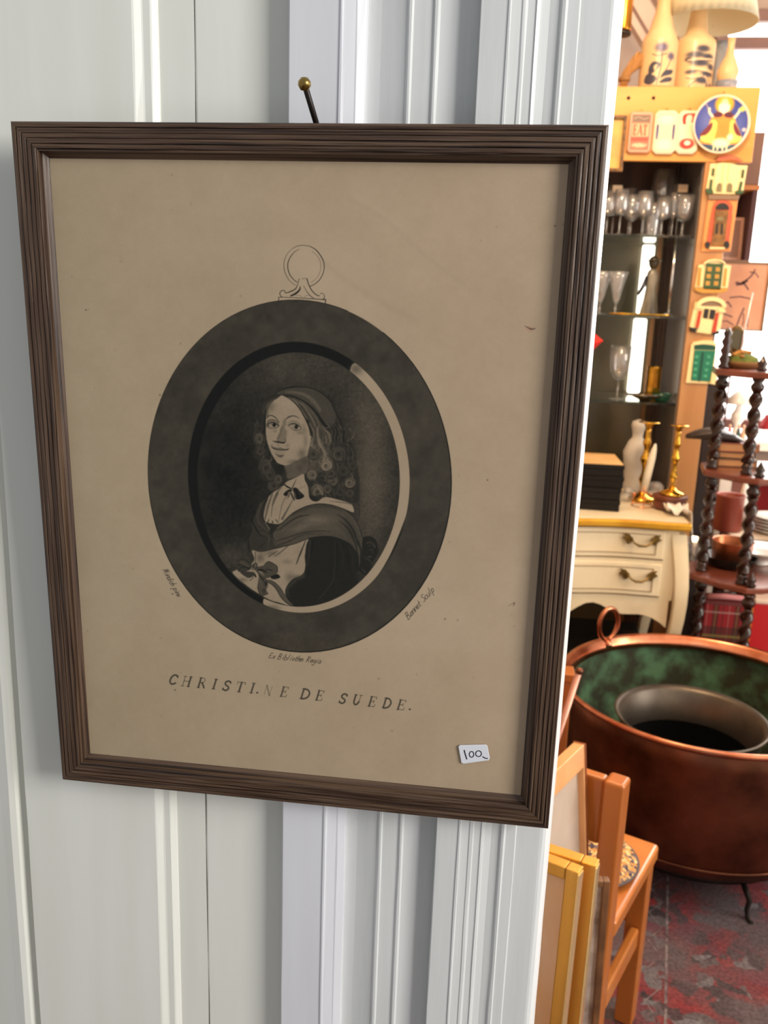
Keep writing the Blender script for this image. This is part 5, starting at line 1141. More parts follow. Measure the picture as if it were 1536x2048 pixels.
red = thing('red_ornament', 'red faceted paper ornament hanging beside the glass cabinet, half behind the wall edge', 'ornament', (float(rsx[0]) - .012, 2.60, float(at(1190, 690, 2.6)[2])))
REDP = pbr('bright red gloss card', lin(226, 40, 30), rough=.35)
MB().add([(0, -.035, 0), (.062, 0, .016), (0, .035, 0), (-.062, 0, 0), (0, 0, .062), (-.01, 0, -.058)], [(0, 1, 4), (1, 2, 4), (2, 3, 4), (3, 0, 4), (1, 0, 5), (2, 1, 5), (3, 2, 5), (0, 3, 5)], True).build('body', REDP, red)
MB().tube([(0, 0, .060), (0, .05, .25), (0, .098, fz0 - float(red.location.z) + .02)], .0007, 5).build('cord', REDP, red)
blk = thing('storage_chest', 'low black trunk pushed under the cream chest of drawers', 'chest', (CX + .05, 2.42, .0085))
MB().box((-.36, -.14, 0), (.36, .20, .30)).build('body', pbr('black canvas', (.012, .012, .012), (.03, .03, .03), rough=.8, scale=10, stretch=(.3, 1, 6)), blk, bevel=.006); MB().box((-.365, -.145, .3005), (.365, .205, .34)).build('lid', BLK, blk, bevel=.006)
# ------------------------------------------------------------------ things hung on the pine fascia and upright
def onP(f, Y): return lambda *p: [(lambda q: (float(q[0]), float(q[2])))(at(*f(c)[0], Y)) for c in p]
def bounds(pl): xs = [p[0] for p in pl]; zs = [p[1] for p in pl]; return min(xs), max(xs), min(zs), max(zs)
def plate_box(px0, py0, px1, py1, Y):       # upright rectangle from two pixels
    a, b = at(px0, (py0 + py1) / 2, Y), at(px1, (py0 + py1) / 2, Y); c, d_ = at((px0 + px1) / 2, py1, Y), at((px0 + px1) / 2, py0, Y)
    return float(a[0]), float(b[0]), float(c[2]), float(d_[2])
def cut_rect(x0, x1, z0, z1, c): return [(x0 + c, z0), (x1 - c, z0), (x1, z0 + c), (x1, z1 - c), (x1 - c, z1), (x0 + c, z1), (x0, z1 - c), (x0, z0 + c)]
PLY = BY - .004
def sign_canvas(base, w=110, h=180): return Canvas(0, 0, w, h, 1.6, base)
def word(cv, s_, x, y, w, h, thick, col, gap=1.15):
    for i, ch in enumerate(s_): letter(cv, ch, x + i * w * gap, y, w, h, 0, 0, thick, thick * .45, col)
def hang_sign(label, rect, cv, body, rim, cutc):
    x0, x1, z0, z1 = rect; cx_, cz_ = (x0 + x1) / 2, (z0 + z1) / 2; hw_, hh_ = (x1 - x0) / 2, (z1 - z0) / 2
    t = thing('wall_plaque', label, 'plaque', (cx_, PLY, cz_), group='small ceramic plaques on the pine board')
    MB().prism(cut_rect(-hw_, hw_, -hh_, hh_, cutc), -.010, .0035).build('plate', body, t, bevel=.003)
    MB().prism(cut_rect(-hw_ * .90, hw_ * .90, -hh_ * .93, hh_ * .93, cutc * .8), -.0115, -.0102).build('raised_border', rim, t)
    MB().quad_uv([(-hw_ * .80, -.0119, -hh_ * .86), (hw_ * .80, -.0119, -hh_ * .86), (hw_ * .80, -.0119, hh_ * .86), (-hw_ * .80, -.0119, hh_ * .86)]).build('printed_face', image_mat('plaque print', np.clip(np.where(cv.a <= 0.04045, cv.a / 12.92, ((cv.a + .055) / 1.055) ** 2.4), .003, 1), rough=.35), t, fixn=False)
    MB().box((-.004, -.006, hh_ + .0004), (.004, .0035, hh_ + .008)).build('hanger', BRASS, t)
    return t
def c3(r, g, b): return [r / 255, g / 255, b / 255]
cv = sign_canvas(c3(196, 116, 92)); cv.poly([(4, 4), (106, 4), (106, 40), (4, 40)], c3(128, 104, 88), 1, .5, False); cv.poly([(6, 46), (104, 46), (104, 112), (6, 112)], c3(238, 180, 140), 1, .5, False)
word(cv, 'EAT', 12, 104, 25, 50, 8, c3(186, 60, 40)); cv.poly([(4, 116), (106, 116), (106, 136), (4, 136)], c3(176, 84, 70), 1, .5, False); cv.blob(55, 156, 44, 12, c3(228, 190, 150), .9, hard=3)
cv.stroke([(14, 160), (30, 150), (44, 162), (60, 150), (76, 162), (96, 152)], 3, c3(240, 214, 180)); cv.stroke([(12, 22), (40, 14), (70, 24), (98, 16)], 3, c3(190, 170, 150))
hang_sign('salmon pink plaque reading EAT on the pine board', plate_box(1256, 224, 1303, 307, PLY), cv, pbr('salmon glazed clay', lin(214, 150, 122), rough=.35), pbr('pink glaze', lin(226, 176, 150), rough=.35), .008)
cv = sign_canvas(c3(240, 224, 186)); cv.blob(55, 30, 40, 22, c3(250, 244, 204), 1, hard=3); cv.blob(55, 150, 42, 24, c3(250, 244, 204), 1, hard=3)
for x in (8, 102): cv.poly([(x - 6, 58), (x + 6, 58), (x + 5, 120), (x - 5, 120)], c3(70, 66, 120), 1, 1)
for k in range(7): cv.stroke([(22, 62 + k * 9), (50, 60 + k * 9), (88, 63 + k * 9)], 2.0, c3(190, 176, 150), .8)
cv.stroke([(14, 8), (55, 2), (96, 8)], 2, c3(120, 108, 110))
hang_sign('cream plaque with small blue side panels, middle of the three', plate_box(1306, 222, 1353, 309, PLY), cv, pbr('ivory glazed clay', lin(238, 222, 192), rough=.35), pbr('ivory glaze', lin(232, 210, 178), rough=.35), .013)
cv = sign_canvas(c3(242, 226, 190)); cv.poly([(20, 6), (104, 2), (106, 40), (60, 44), (22, 52)], c3(206, 44, 32), 1, 1); cv.poly([(40, 12), (70, 12), (66, 48), (38, 48)], c3(240, 226, 196), 1, 1.5)
cv.blob(55, 146, 46, 26, c3(204, 36, 30), 1, hard=4); cv.blob(58, 142, 22, 13, c3(248, 236, 210), 1, hard=3)
for k in range(6): cv.stroke([(24, 64 + k * 9), (56, 61 + k * 9), (92, 64 + k * 9)], 2.0, c3(204, 186, 150), .8)
hang_sign('cream plaque with red top and red bottom fields, beside the round plate', plate_box(1352, 222, 1397, 309, PLY), cv, pbr('cream glazed clay', lin(240, 220, 190), rough=.35), pbr('cream glaze', lin(236, 212, 182), rough=.35), .013)
# round painted plate
pc = at(1443, 248, BY - .03); prd = float((at(1500, 250, BY - .03) - at(1386, 250, BY - .03))[0]) / 2
plt = thing('painted_plate', 'round blue plate painted with a haloed bearded shepherd and a white lamb', 'plate', (float(pc[0]), BY - .0085, float(pc[2])))
Mx = Matrix.Rotation(math.pi / 2, 4, 'X')
MB().lathe([(0, .001), (prd * .6, .0), (prd * .8, .008), (prd, .017), (prd * 1.01, .020), (prd * .985, .022), (prd * .93, .018), (0, .0175)], 64, M=Mx).build('dish', pbr('cream glazed rim', lin(236, 214, 190), rough=.25, coat=.3), plt)
cv = Canvas(-100, -100, 100, 100, 1.6, c3(44, 56, 140))
cv.blob(-50, -10, 40, 60, c3(120, 130, 190), .7); cv.blob(60, 0, 36, 60, c3(110, 122, 186), .6); cv.blob(0, 80, 90, 24, c3(60, 96, 60), .6)
cv.blob(4, -68, 34, 34, c3(238, 176, 50), 1, hard=5); cv.blob(4, -66, 15, 22, c3(238, 202, 176), 1, hard=3); cv.poly([(-14, -66), (22, -66), (18, -36), (4, -26), (-10, -36)], c3(250, 244, 214), 1, 2)
cv.poly([(-34, -28), (4, -34), (42, -28), (58, 30), (70, 66), (-66, 66), (-50, 30)], c3(240, 150, 66), 1, 1.5); cv.poly([(-34, -14), (-14, 0), (-24, 60), (-64, 56), (-66, 38), (-50, 20)], c3(250, 226, 110), 1, 2); cv.poly([(42, -14), (30, 0), (40, 60), (76, 50), (66, 20)], c3(250, 226, 110), 1, 2)
cv.poly([(-30, -36), (-12, -42), (2, -34), (-6, -24), (-28, -24)], c3(92, 40, 60), 1, 1.5); cv.poly([(6, -34), (20, -42), (38, -34), (34, -22), (12, -24)], c3(92, 40, 60), 1, 1.5)
cv.poly([(-34, -6), (-62, 24), (-72, 40), (-48, 36), (-32, 14)], c3(120, 48, 56), 1, 2); cv.poly([(46, -6), (66, 22), (74, 40), (56, 34), (44, 12)], c3(120, 48, 56), 1, 2)
for k in range(6): cv.stroke([(-18 + k * 9, 0), (-20 + k * 9.5, 40)], 1.4, c3(206, 110, 40), .7)
cv.stroke([(-34, -26), (-46, -40), (-48, -52)], 8, c3(250, 236, 200)); cv.stroke([(-50, -44), (-58, -64), (-68, -68), (-72, -60)], 3, c3(190, 160, 140)); cv.stroke([(44, -22), (56, -40), (58, -50)], 8, c3(250, 236, 200)); cv.poly([(56, -52), (72, -64), (80, -50), (66, -42)], c3(190, 200, 120), 1, 2)
cv.blob(6, 64, 34, 17, c3(255, 252, 205), 1, hard=3); cv.blob(36, 44, 12, 12, c3(255, 252, 205), 1, hard=3)
for x in (-18, -4, 14, 28): cv.stroke([(x, 76), (x, 88)], 5, c3(240, 236, 190))
cv.blob(82, 18, 8, 7, c3(246, 220, 206), .9, hard=2)
b = MB(); n = 64; o0 = len(b.v)
b.v += [(math.cos(2 * math.pi * k / n) * prd * .93, -.0188, math.sin(2 * math.pi * k / n) * prd * .93) for k in range(n)]; b.f.append(list(range(n))); b.flat.add(0)
b.uv[0] = [(.5 + .465 * math.cos(2 * math.pi * k / n), .5 + .465 * math.sin(2 * math.pi * k / n)) for k in range(n)]
b.build('painted_centre', image_mat('plate painting', np.clip(np.where(cv.a <= 0.04045, cv.a / 12.92, ((cv.a + .055) / 1.055) ** 2.4), .003, 1), rough=.25), plt, fixn=False)
MB().box((-.004, -.006, prd + .001), (.004, .0002, prd + .012)).build('hook', BRASS, plt)
# little framed picture at the left end
x0, x1, z0, z1 = plate_box(1212, 232, 1249, 344, BY - .004)
lf = lean_frame('small_framed_picture', 'narrow dark-framed golden picture hanging at the left end of the pine board', (x1, BY - .0035, z1), (-1, 0, 0), (0, 0, -1), x1 - x0 + .02, z1 - z0, .015, .011, (pbr('dark carved frame', lin(84, 54, 28), lin(140, 96, 48), rough=.35, scale=60), pbr('golden print', lin(226, 182, 96), lin(190, 150, 86), rough=.5, scale=12), None))

# painted house-front plaques down the upright
PINK_ = pbr('terracotta glaze', lin(214, 108, 72), rough=.45); CRG = pbr('cream house glaze', lin(250, 226, 166), rough=.45); GRD = pbr('dark green glaze', lin(58, 84, 48), rough=.45); GRG = pbr('olive grey glaze', lin(130, 118, 80), rough=.5)
ORG = pbr('orange house glaze', lin(232, 150, 84), rough=.45); BRK = pbr('brick red glaze', lin(206, 96, 60), lin(188, 80, 52), rough=.5, scale=90); DOORB = pbr('carved brown door', lin(150, 104, 46), lin(112, 76, 34), rough=.5, scale=50); BLKG = pbr('black glaze', lin(34, 30, 28), rough=.4)
TEAL = pbr('sea green glaze', lin(30, 120, 92), rough=.4); TEALD = pbr('deep green glaze', lin(18, 76, 60), rough=.4); TEALL = pbr('light green glaze', lin(72, 160, 124), rough=.4); REDG = pbr('red glaze', lin(192, 62, 36), rough=.45); GRYG = pbr('grey brown glaze', lin(140, 112, 88), rough=.6); YOL = pbr('ochre glaze', lin(196, 146, 60), rough=.5)
HY = BY + .0025
def house(label, f, layers):
    allp = [q for L in layers for q in onP(f, HY)(*L[1])]; x0, x1, z0, z1 = bounds(allp)
    t = thing('house_plaque', label, 'plaque', ((x0 + x1) / 2, HY, z0), group='little house-front plaques on the pine upright')
    for nm, P, d0, d1, m_ in layers:
        q = [(a - t.location.x, b2 - z0) for a, b2 in onP(f, HY)(*P)]
        MB().prism(q, -d1, -d0).build(nm, m_, t, bevel=.0008)
    return t
K1 = KX(1380, 300, 9.31); K3 = KX(1180, 320, 4.315); K5 = KX(1160, 640, 4.085)
def arc(cx_, cy_, rx, ry, a0, a1, n=10): return [(cx_ + rx * math.cos(math.radians(a0 + (a1 - a0) * i / n)), cy_ + ry * math.sin(math.radians(a0 + (a1 - a0) * i / n))) for i in range(n + 1)]
house('white house-front plaque with green shutters and a red arched roof', K1, [
    ('facade', [(375, 262), (480, 258), (600, 240), (760, 255), (900, 290), (1065, 295), (985, 760), (830, 830), (430, 815), (295, 720)], 0, .006, CRG),
    ('roof', [(480, 210), (520, 130), (640, 95), (770, 100), (880, 140), (975, 215), (930, 242), (850, 205), (700, 192), (560, 218)], 0, .012, PINK_),
    ('column', [(490, 262), (585, 255), (560, 470), (520, 610), (450, 770), (440, 560)], .0062, .009, CRG), ('column', [(620, 258), (690, 258), (670, 500), (650, 780), (590, 790), (600, 500)], .0062, .009, CRG), ('column', [(720, 262), (790, 270), (770, 500), (720, 590), (690, 560)], .0062, .009, CRG),
    ('door', [(480, 780), (490, 660), (520, 620), (560, 620), (585, 660), (572, 785)], .0062, .010, GRG), ('door', [(668, 785), (680, 660), (710, 620), (750, 620), (780, 660), (768, 790)], .0062, .010, GRG),
    ('shutter', [(405, 345), (450, 350), (432, 490), (387, 485)], .0062, .010, GRD), ('shutter', [(365, 552), (412, 557), (396, 740), (342, 740)], .0062, .010, GRD), ('shutter', [(960, 370), (1005, 375), (982, 530), (940, 522)], .0062, .010, GRD), ('shutter', [(925, 590), (972, 595), (932, 780), (880, 775)], .0062, .010, GRD),
    ('hedge', [(265, 760), (300, 720), (345, 745), (395, 735), (425, 800), (360, 835), (310, 830)], .0102, .015, GRD), ('hedge', [(815, 790), (850, 760), (900, 780), (950, 760), (1000, 790), (940, 825), (860, 835)], .0102, .015, GRD)])
house('tall orange house-front plaque with a brown arched door and brick surround', K1, [
    ('facade', [(335, 930), (885, 935), (745, 1890), (205, 1890)], 0, .006, ORG), ('ledge', [(335, 846), (905, 850), (892, 934), (325, 928)], 0, .013, GRYG),
    ('brick_surround', arc(600, 1080, 185, 165, 185, 355) + [(770, 1300), (715, 1740), (640, 1740), (370, 1740), (300, 1740), (360, 1330)], .0062, .009, BRK),
    ('door', [(452, 1130), (702, 1135), (690, 1250), (625, 1790), (380, 1790), (440, 1330)], .0092, .012, DOORB), ('fanlight', arc(590, 1115, 128, 122, 180, 360), .0092, .0125, BLKG),
    ('door_light', [(470, 1370), (515, 1372), (500, 1570), (455, 1570)], .0122, .013, BLKG), ('door_light', [(560, 1375), (605, 1378), (590, 1575), (545, 1575)], .0122, .013, BLKG), ('ornament', arc(545, 1290, 70, 38, 0, 330), .0122, .0138, GRG),
    ('step', [(350, 1810), (640, 1815), (632, 1852), (345, 1848)], .0062, .014, CRG), ('urn', arc(312, 1770, 48, 62, 0, 330), .0062, .015, BLKG), ('urn', arc(668, 1770, 52, 72, 0, 330), .0062, .015, BLKG)])
house('cream house-front plaque with a dark green panelled double door', K3, [
    ('facade', [(935, 905), (975, 900), (985, 880), (1020, 862), (1070, 855), (1120, 862), (1160, 880), (1170, 905), (1215, 912), (1185, 1105), (902, 1098)], 0, .006, CRG), ('plinth', [(900, 1102), (1186, 1108), (1180, 1132), (1120, 1150), (960, 1150), (896, 1126)], 0, .010, YOL),
    ('door', [(1000, 892), (1146, 897), (1122, 1122), (970, 1115)], .0062, .010, GRD), ('arch', arc(1070, 905, 96, 46, 185, 355) + arc(1070, 905, 80, 34, 355, 185), .0062, .013, CRG)] +
    [('door_panel', [(x, y), (x + 38, y + 1), (x + 35, y + 38), (x - 3, y + 37)], .0102, .0115, YOL) for x, y in ((1008, 925), (1080, 927), (1000, 985), (1072, 987), (992, 1045), (1064, 1047))] +
    [('pilaster', [(935, 930), (960, 930), (945, 1090), (918, 1088)], .0062, .009, YOL), ('pilaster', [(1160, 935), (1180, 935), (1165, 1090), (1142, 1090)], .0062, .009, YOL)])
house('cream house-front plaque with an arched gable and two red columns', K3, [
    ('facade', [(905, 1222), (1168, 1262), (1160, 1290), (1150, 1300), (1122, 1462), (1035, 1508), (915, 1490), (858, 1436), (895, 1270)], 0, .006, CRG), ('gable', arc(1040, 1262, 130, 82, 184, 366) + arc(1040, 1268, 96, 50, 366, 184), .0062, .014, CRG), ('tympanum', arc(1042, 1262, 90, 46, 186, 360), .0062, .009, GRYG),
    ('column', [(935, 1300), (960, 1302), (932, 1450), (905, 1444)], .0062, .012, REDG), ('column', [(1082, 1318), (1108, 1320), (1078, 1492), (1046, 1484)], .0062, .012, REDG), ('window', [(984, 1282), (1024, 1286), (1010, 1370), (970, 1362)], .0062, .009, BLKG), ('window', [(1036, 1288), (1082, 1294), (1062, 1376), (1022, 1370)], .0062, .009, BLKG),
    ('door', [(950, 1385), (1052, 1392), (1036, 1500), (918, 1484)], .0062, .011, CRG), ('cornice', [(905, 1255), (970, 1262), (966, 1285), (898, 1278)], .0062, .013, CRG), ('cornice', [(1108, 1290), (1165, 1298), (1160, 1318), (1100, 1312)], .0062, .013, CRG), ('hedge', [(850, 1440), (915, 1452), (905, 1490), (862, 1475)], .0062, .013, BLKG), ('hedge', [(1045, 1492), (1112, 1470), (1110, 1500), (1050, 1512)], .0062, .013, BLKG)])
house('lowest house-front plaque, with a sea green panelled door in a cream arch', K5, [
    ('facade', [(905, 205), (925, 180), (1000, 166), (1080, 168), (1112, 190), (1100, 350), (1060, 520), (862, 512)], 0, .007, CRG), ('door', [(930, 245), (1104, 250), (1058, 502), (903, 492)], .0072, .010, TEAL), ('fanlight', [(930, 205), (1000, 196), (1078, 203), (1106, 215), (1102, 246), (928, 240)], .0072, .009, TEALD), ('door_seam', [(990, 260), (1012, 260), (978, 500), (958, 498)], .0102, .011, TEALD),
    ('pilaster', [(1078, 385), (1116, 390), (1106, 530), (1056, 518)], .0072, .014, CRG)] + [('door_panel', [(x - 14, y - 12), (x + 14, y - 12), (x + 12, y + 12), (x - 16, y + 12)], .0102, .012, TEALL) for x, y in ((946, 300), (1046, 300), (940, 350), (1036, 354), (936, 402), (1026, 408), (932, 452), (1018, 458))])

# ------------------------------------------------------------------ on top of the bookcase
TZ = fz1 - .0015
STONE = pbr('buff stoneware', lin(226, 192, 146), lin(212, 176, 128), rough=.4, scale=8)
def vase_img(draw):
    cv = Canvas(0, 0, 100, 130, 2.2, c3(222, 188, 141)); draw(cv); return np.clip(np.where(cv.a <= 0.04045, cv.a / 12.92, ((cv.a + .055) / 1.055) ** 2.4), .003, 1)
def ceramic_lamp(label, x, Y, r, prof_, draw, span=1.15):
    t = thing('ceramic_lamp_base', label, 'lamp', (x, Y, TZ)); b = MB(); b.lathe(prof_, 40); b.build('body', STONE, t)
    # painted decoration: a curved transfer on the straight wall of the body
    z0, z1 = .012, [z for rr_, z in prof_ if rr_ >= r * .98][-1] - .002; n = 18; g = MB()
    for i in range(n):
        a0, a1 = [-math.pi / 2 - span + 2 * span * k / n for k in (i, i + 1)]; R_ = r + .0008; o = len(g.v)
        g.v += [(math.cos(a0) * R_, math.sin(a0) * R_, z0), (math.cos(a1) * R_, math.sin(a1) * R_, z0), (math.cos(a1) * R_, math.sin(a1) * R_, z1), (math.cos(a0) * R_, math.sin(a0) * R_, z1)]
        g.f.append([o, o + 1, o + 2, o + 3]); g.uv[len(g.f) - 1] = [(i / n, 0), ((i + 1) / n, 0), ((i + 1) / n, 1), (i / n, 1)]
    g.build('painted_flowers', image_mat('blue flower decoration', vase_img(draw), rough=.35), t, fixn=False); return t
BL1, BL2 = c3(70, 66, 104), c3(48, 50, 70)
def draw1(cv):
    cv.blob(48, 22, 15, 14, BL1, .9, hard=2); cv.blob(48, 22, 6, 6, c3(110, 100, 150), .8); cv.blob(74, 46, 10, 11, BL1, .85, hard=2)
    cv.stroke([(50, 36), (50, 80), (44, 128)], 2.4, BL2); cv.stroke([(74, 56), (66, 80), (52, 110)], 2, BL2); cv.stroke([(28, 40), (40, 46), (50, 44), (62, 40)], 2.6, BL2)
    for P in [[(50, 70), (32, 62), (22, 78), (24, 100), (36, 92)], [(44, 110), (20, 96), (12, 118), (30, 128)], [(52, 108), (62, 88), (84, 84), (80, 96), (62, 104)], [(50, 124), (64, 108), (84, 106), (78, 118)]]: cv.poly(P, BL2, .9, 1.2)
    cv.poly([(34, 76), (42, 72), (38, 90)], c3(236, 204, 154), .9, 1)
def draw2(cv):
    for c in [(60, 20, 16, 9), (44, 36, 20, 9), (74, 40, 16, 8), (56, 58, 22, 9), (84, 66, 10, 8), (38, 82, 12, 6), (76, 86, 16, 8), (30, 48, 8, 6), (64, 104, 16, 9), (84, 118, 10, 8)]: cv.blob(c[0], c[1], c[2], c[3], BL2, .92, hard=2)
    for P in [[(30, 50), (60, 48), (90, 44)], [(40, 72), (64, 76), (88, 80)], [(62, 90), (46, 104), (34, 120)], [(70, 92), (80, 112), (88, 128)], [(30, 92), (44, 96), (56, 92)]]: cv.stroke(P, 3.4, c3(228, 200, 160), .9); cv.stroke([(p[0], p[1] + 5) for p in P], 2.2, BL2, .8)
xA = float(at(1316, 120, 2.80)[0]); xB = float(at(1388, 120, 2.86)[0]); rA = .062; rB = .070
hA_ = float(at(1316, 84, 2.80)[2]) - TZ; hB_ = float(at(1387, 84, 2.86)[2]) - TZ
ceramic_lamp('buff stoneware bottle lamp painted with two blue sunflowers', xA, 2.785, rA, [(rA * .9, 0), (rA, .008), (rA, hA_ - .01), (rA * .93, hA_ + .002), (rA * .66, hA_ + .035), (rA * .42, hA_ + .09), (rA * .34, hA_ + .14), (rA * .30, hA_ + .26), (0, hA_ + .262)], draw1)
lampB = ceramic_lamp('buff stoneware bottle lamp painted with blue flowers, under the cream shade', xB, 2.86, rB, [(rB * .9, 0), (rB, .008), (rB, hB_ - .012), (rB * .95, hB_), (rB * .56, hB_ + .020), (rB * .46, hB_ + .06), (rB * .36, hB_ + .12), (rB * .30, hB_ + .22), (0, hB_ + .222)], draw2)
shz = float(at(1425, 26, 2.74)[2]) - TZ; shd = MB(); loops = []
for z, r in [(shz, .165), (shz + .10, .140), (shz + .24, .085), (shz + .24, .083), (shz + .10, .138), (shz + .004, .163)]:
    loops.append([(math.cos(2 * math.pi * k / 72) * (r + .0018 * (k % 2)) + .035, math.sin(2 * math.pi * k / 72) * (r + .0018 * (k % 2)), z) for k in range(72)])
shd.loft(loops, closed=True); shd.build('lamp_shade', pbr('pleated cream shade', lin(236, 224, 190), rough=.9), lampB)
MB().tube([(.035, -.08, shz + .2), (.035, .08, shz + .2)], .002, 6).tube([(.0, 0, hB_ + .22), (.02, 0, shz + .2)], .003, 6).build('shade_carrier', BRASS, lampB)
GV = pbr('smoky blue grey glaze', lin(136, 144, 160), lin(206, 190, 168), rough=.25, scale=7, coat=.4)
gvx = float(at(1440, 130, 2.95)[0])
gv = thing('round_vase', 'big smoky blue-grey glazed vase behind the blue-flowered bottle lamp', 'vase', (gvx, 2.95, TZ))
MB().lathe([(.040, 0), (.062, .03), (.070, .07), (.066, .11), (.050, .15), (.030, .175), (.024, .19), (.030, .205), (.026, .205), (0, .19)], 36).build('body', GV, gv)
BRU = pbr('dark brown bristle', lin(60, 44, 30), lin(96, 74, 50), rough=.9, scale=60)
bru = thing('dried_teasel', 'dark bristly dried seed head rising behind the lamps', 'dried plant', (float(at(1412, 60, 3.05)[0]), 3.052, TZ))
bz = float(at(1418, 48, 3.0)[2]) - TZ; tb_ = MB(); rs3 = random.Random(3)
for k in range(150):
    a, e = rs3.uniform(0, 2 * math.pi), rs3.uniform(-1.2, 1.3); d_ = Vector((math.cos(a) * math.cos(e), math.sin(a) * math.cos(e), math.sin(e) * 1.2)); c_ = Vector((0, 0, bz))
    tb_.tube([tuple(c_ + d_ * .022), tuple(c_ + d_ * (.042 + rs3.uniform(0, .008)))], [.0022, .0004], 4)
tb_.lathe([(0, bz - .034), (.020, bz - .02), (.026, bz), (.020, bz + .024), (0, bz + .036)], 16); tb_.build('seed_head', BRU, bru); MB().tube([(0, 0, 0), (0, 0, bz - .03)], .003, 6).build('stalk', BRU, bru)
sbv = thing('small_bottle_vase', 'small buff bottle-necked vase with blue foot, last on the pine top', 'vase', (float(at(1458, 130, 2.82)[0]), 2.82, TZ)); bzs = float(at(1462, 76, 2.82)[2]) - TZ
k_ = bzs / .20
MB().lathe([(.030, .050 * k_), (.037, .070 * k_), (.036, .088 * k_), (.026, .115 * k_), (.015, .14 * k_), (.011, .17 * k_), (.013, .20 * k_), (0, .198 * k_)], 30, caps=False).build('neck', STONE, sbv)
MB().lathe([(.026, 0), (.034, .010 * k_), (.0375, .035 * k_), (.036, .0495 * k_), (0, .0495 * k_)], 30).build('foot', pbr('slate blue glaze', lin(120, 132, 156), lin(160, 160, 166), rough=.3, scale=20), sbv)
# brass lantern tube and a bundle of dried husks at the left end
blx = at(1248, 40, 2.60)
bl = thing('brass_lantern', 'hanging brass lantern tube with a black foot at the top left of the shop', 'lantern', (float(blx[0]), 2.60, float(at(1254, 72, 2.60)[2])))
MB().lathe([(.024, 0), (.027, .004), (.027, .010), (.022, .013)], 28).build('foot', BLACK_STEEL, bl)
MB().lathe([(.0235, .0135), (.0245, .02), (.0245, .19), (.020, .20), (.008, .21), (0, .212)], 28).build('tube', pbr('old brass', lin(196, 132, 52), rough=.22, metal=1), bl)
MB().tube([(0, 0, .21), (0, 0, 2.9985 - float(bl.location.z))], .0012, 5).build('chain', BRASS, bl)
hs = thing('husk_bundle', 'bundle of tan dried husks tied together at the left end of the pine top', 'dried plant', (float(at(1246, 150, 2.78)[0]), 2.78, TZ))
HUSK = pbr('tan dried husk', lin(206, 156, 96), lin(160, 112, 62), rough=.8, scale=30, stretch=(1, 1, .2)); hmb = MB(); rs4 = random.Random(6)
for k in range(9):
    a = k * .7; sp2 = .012 + .004 * (k % 3)
    hmb.tube([(math.cos(a) * .006, math.sin(a) * .006, .0), (.012 + math.cos(a) * .010, math.sin(a) * .010, .06), (.036 + math.cos(a) * sp2 + k * .003, math.sin(a) * sp2, .105), (.050 + math.cos(a) * sp2 * 1.3 + k * .004, math.sin(a) * sp2, .130)], [.006, .007, .010, .003], 7)
hmb.build('husks', HUSK, hs); MB().lathe([(.019, .035), (.021, .042), (.019, .049)], 16).build('tie', pbr('raffia', lin(150, 110, 66), rough=.9), hs, loc=(.006, 0, 0))
# ------------------------------------------------------------------ dark cupboard standing behind the upright, with a leaning print
PLUM = pbr('plum brown stained wood', lin(132, 98, 84), lin(112, 82, 72), rough=.5, scale=5, stretch=(1, 1, .3)); PLUMD = pbr('dark plum interior', lin(84, 56, 60), rough=.7)
UY = 3.22
ua = float(at(1462, 300, UY)[0]) - .02; ub = float(at(1527, 300, UY)[0]); uz1 = float(at(1500, 264, UY)[2]); um = float(at(1500, 374, UY)[2]); uz0 = float(at(1500, 520, UY)[2])
cup = thing('wall_cupboard', 'plum brown cupboard with open lower shelf, right of the pine upright against the window', 'cupboard', (ua, UY, uz0))
UW, UH = ub - ua, uz1 - uz0
MB().box((0, 0, um - uz0 + .008), (UW, .02, UH)).build('door', PLUM, cup, bevel=.003); MB().box((0, -.006, um - uz0 - .012), (UW + .004, .26, um - uz0 + .007)).build('shelf', pbr('orange edged board', lin(190, 126, 72), rough=.5), cup, bevel=.002)
MB().box((0, .24, 0), (UW - .02, .256, um - uz0 - .013)).build('back_panel', PLUMD, cup); MB().box((UW - .0195, 0, 0), (UW, .26, um - uz0 - .013)).build('side_panel', PLUMD, cup)
MB().box((0, 0, -.016), (UW, .26, -.0005)).build('bottom_board', PLUM, cup, bevel=.002); MB().box((0, .0205, um - uz0 + .008), (UW, .26, UH)).build('carcass', PLUM, cup)
MB().box((UW * .30, -.006, (um - uz0) + (UH - um + uz0) * .30), (UW * .37, -.0002, UH * .92)).build('door_groove', PLUMD, cup)
K7 = KX(1380, 300, 9.31)
pA, pB = at(*K7((905, 1205))[0], UY + .06), at(*K7((985, 1900))[0], UY + .03)
lean_frame('leaning_card', 'pale pink mounted print leaning inside the plum brown cupboard', Vector((float(pB[0]), UY + .075, float(pA[2]) - .01)), (-1, 0, 0), (.0, -.12, -1), .14, float(pA[2]) - uz0 - .008, .006, .012, (pbr('pink mount card', lin(222, 184, 166), rough=.8), pbr('grey rose print', lin(160, 130, 122), rough=.7, scale=12), None))
# bracket shelf unit: cupboard stands on a dark post so that it is carried by something
MB().box((0, .02, -uz0 + .001), (.05, .25, -.017)).build('side_support', PLUMD, cup, bevel=.002)
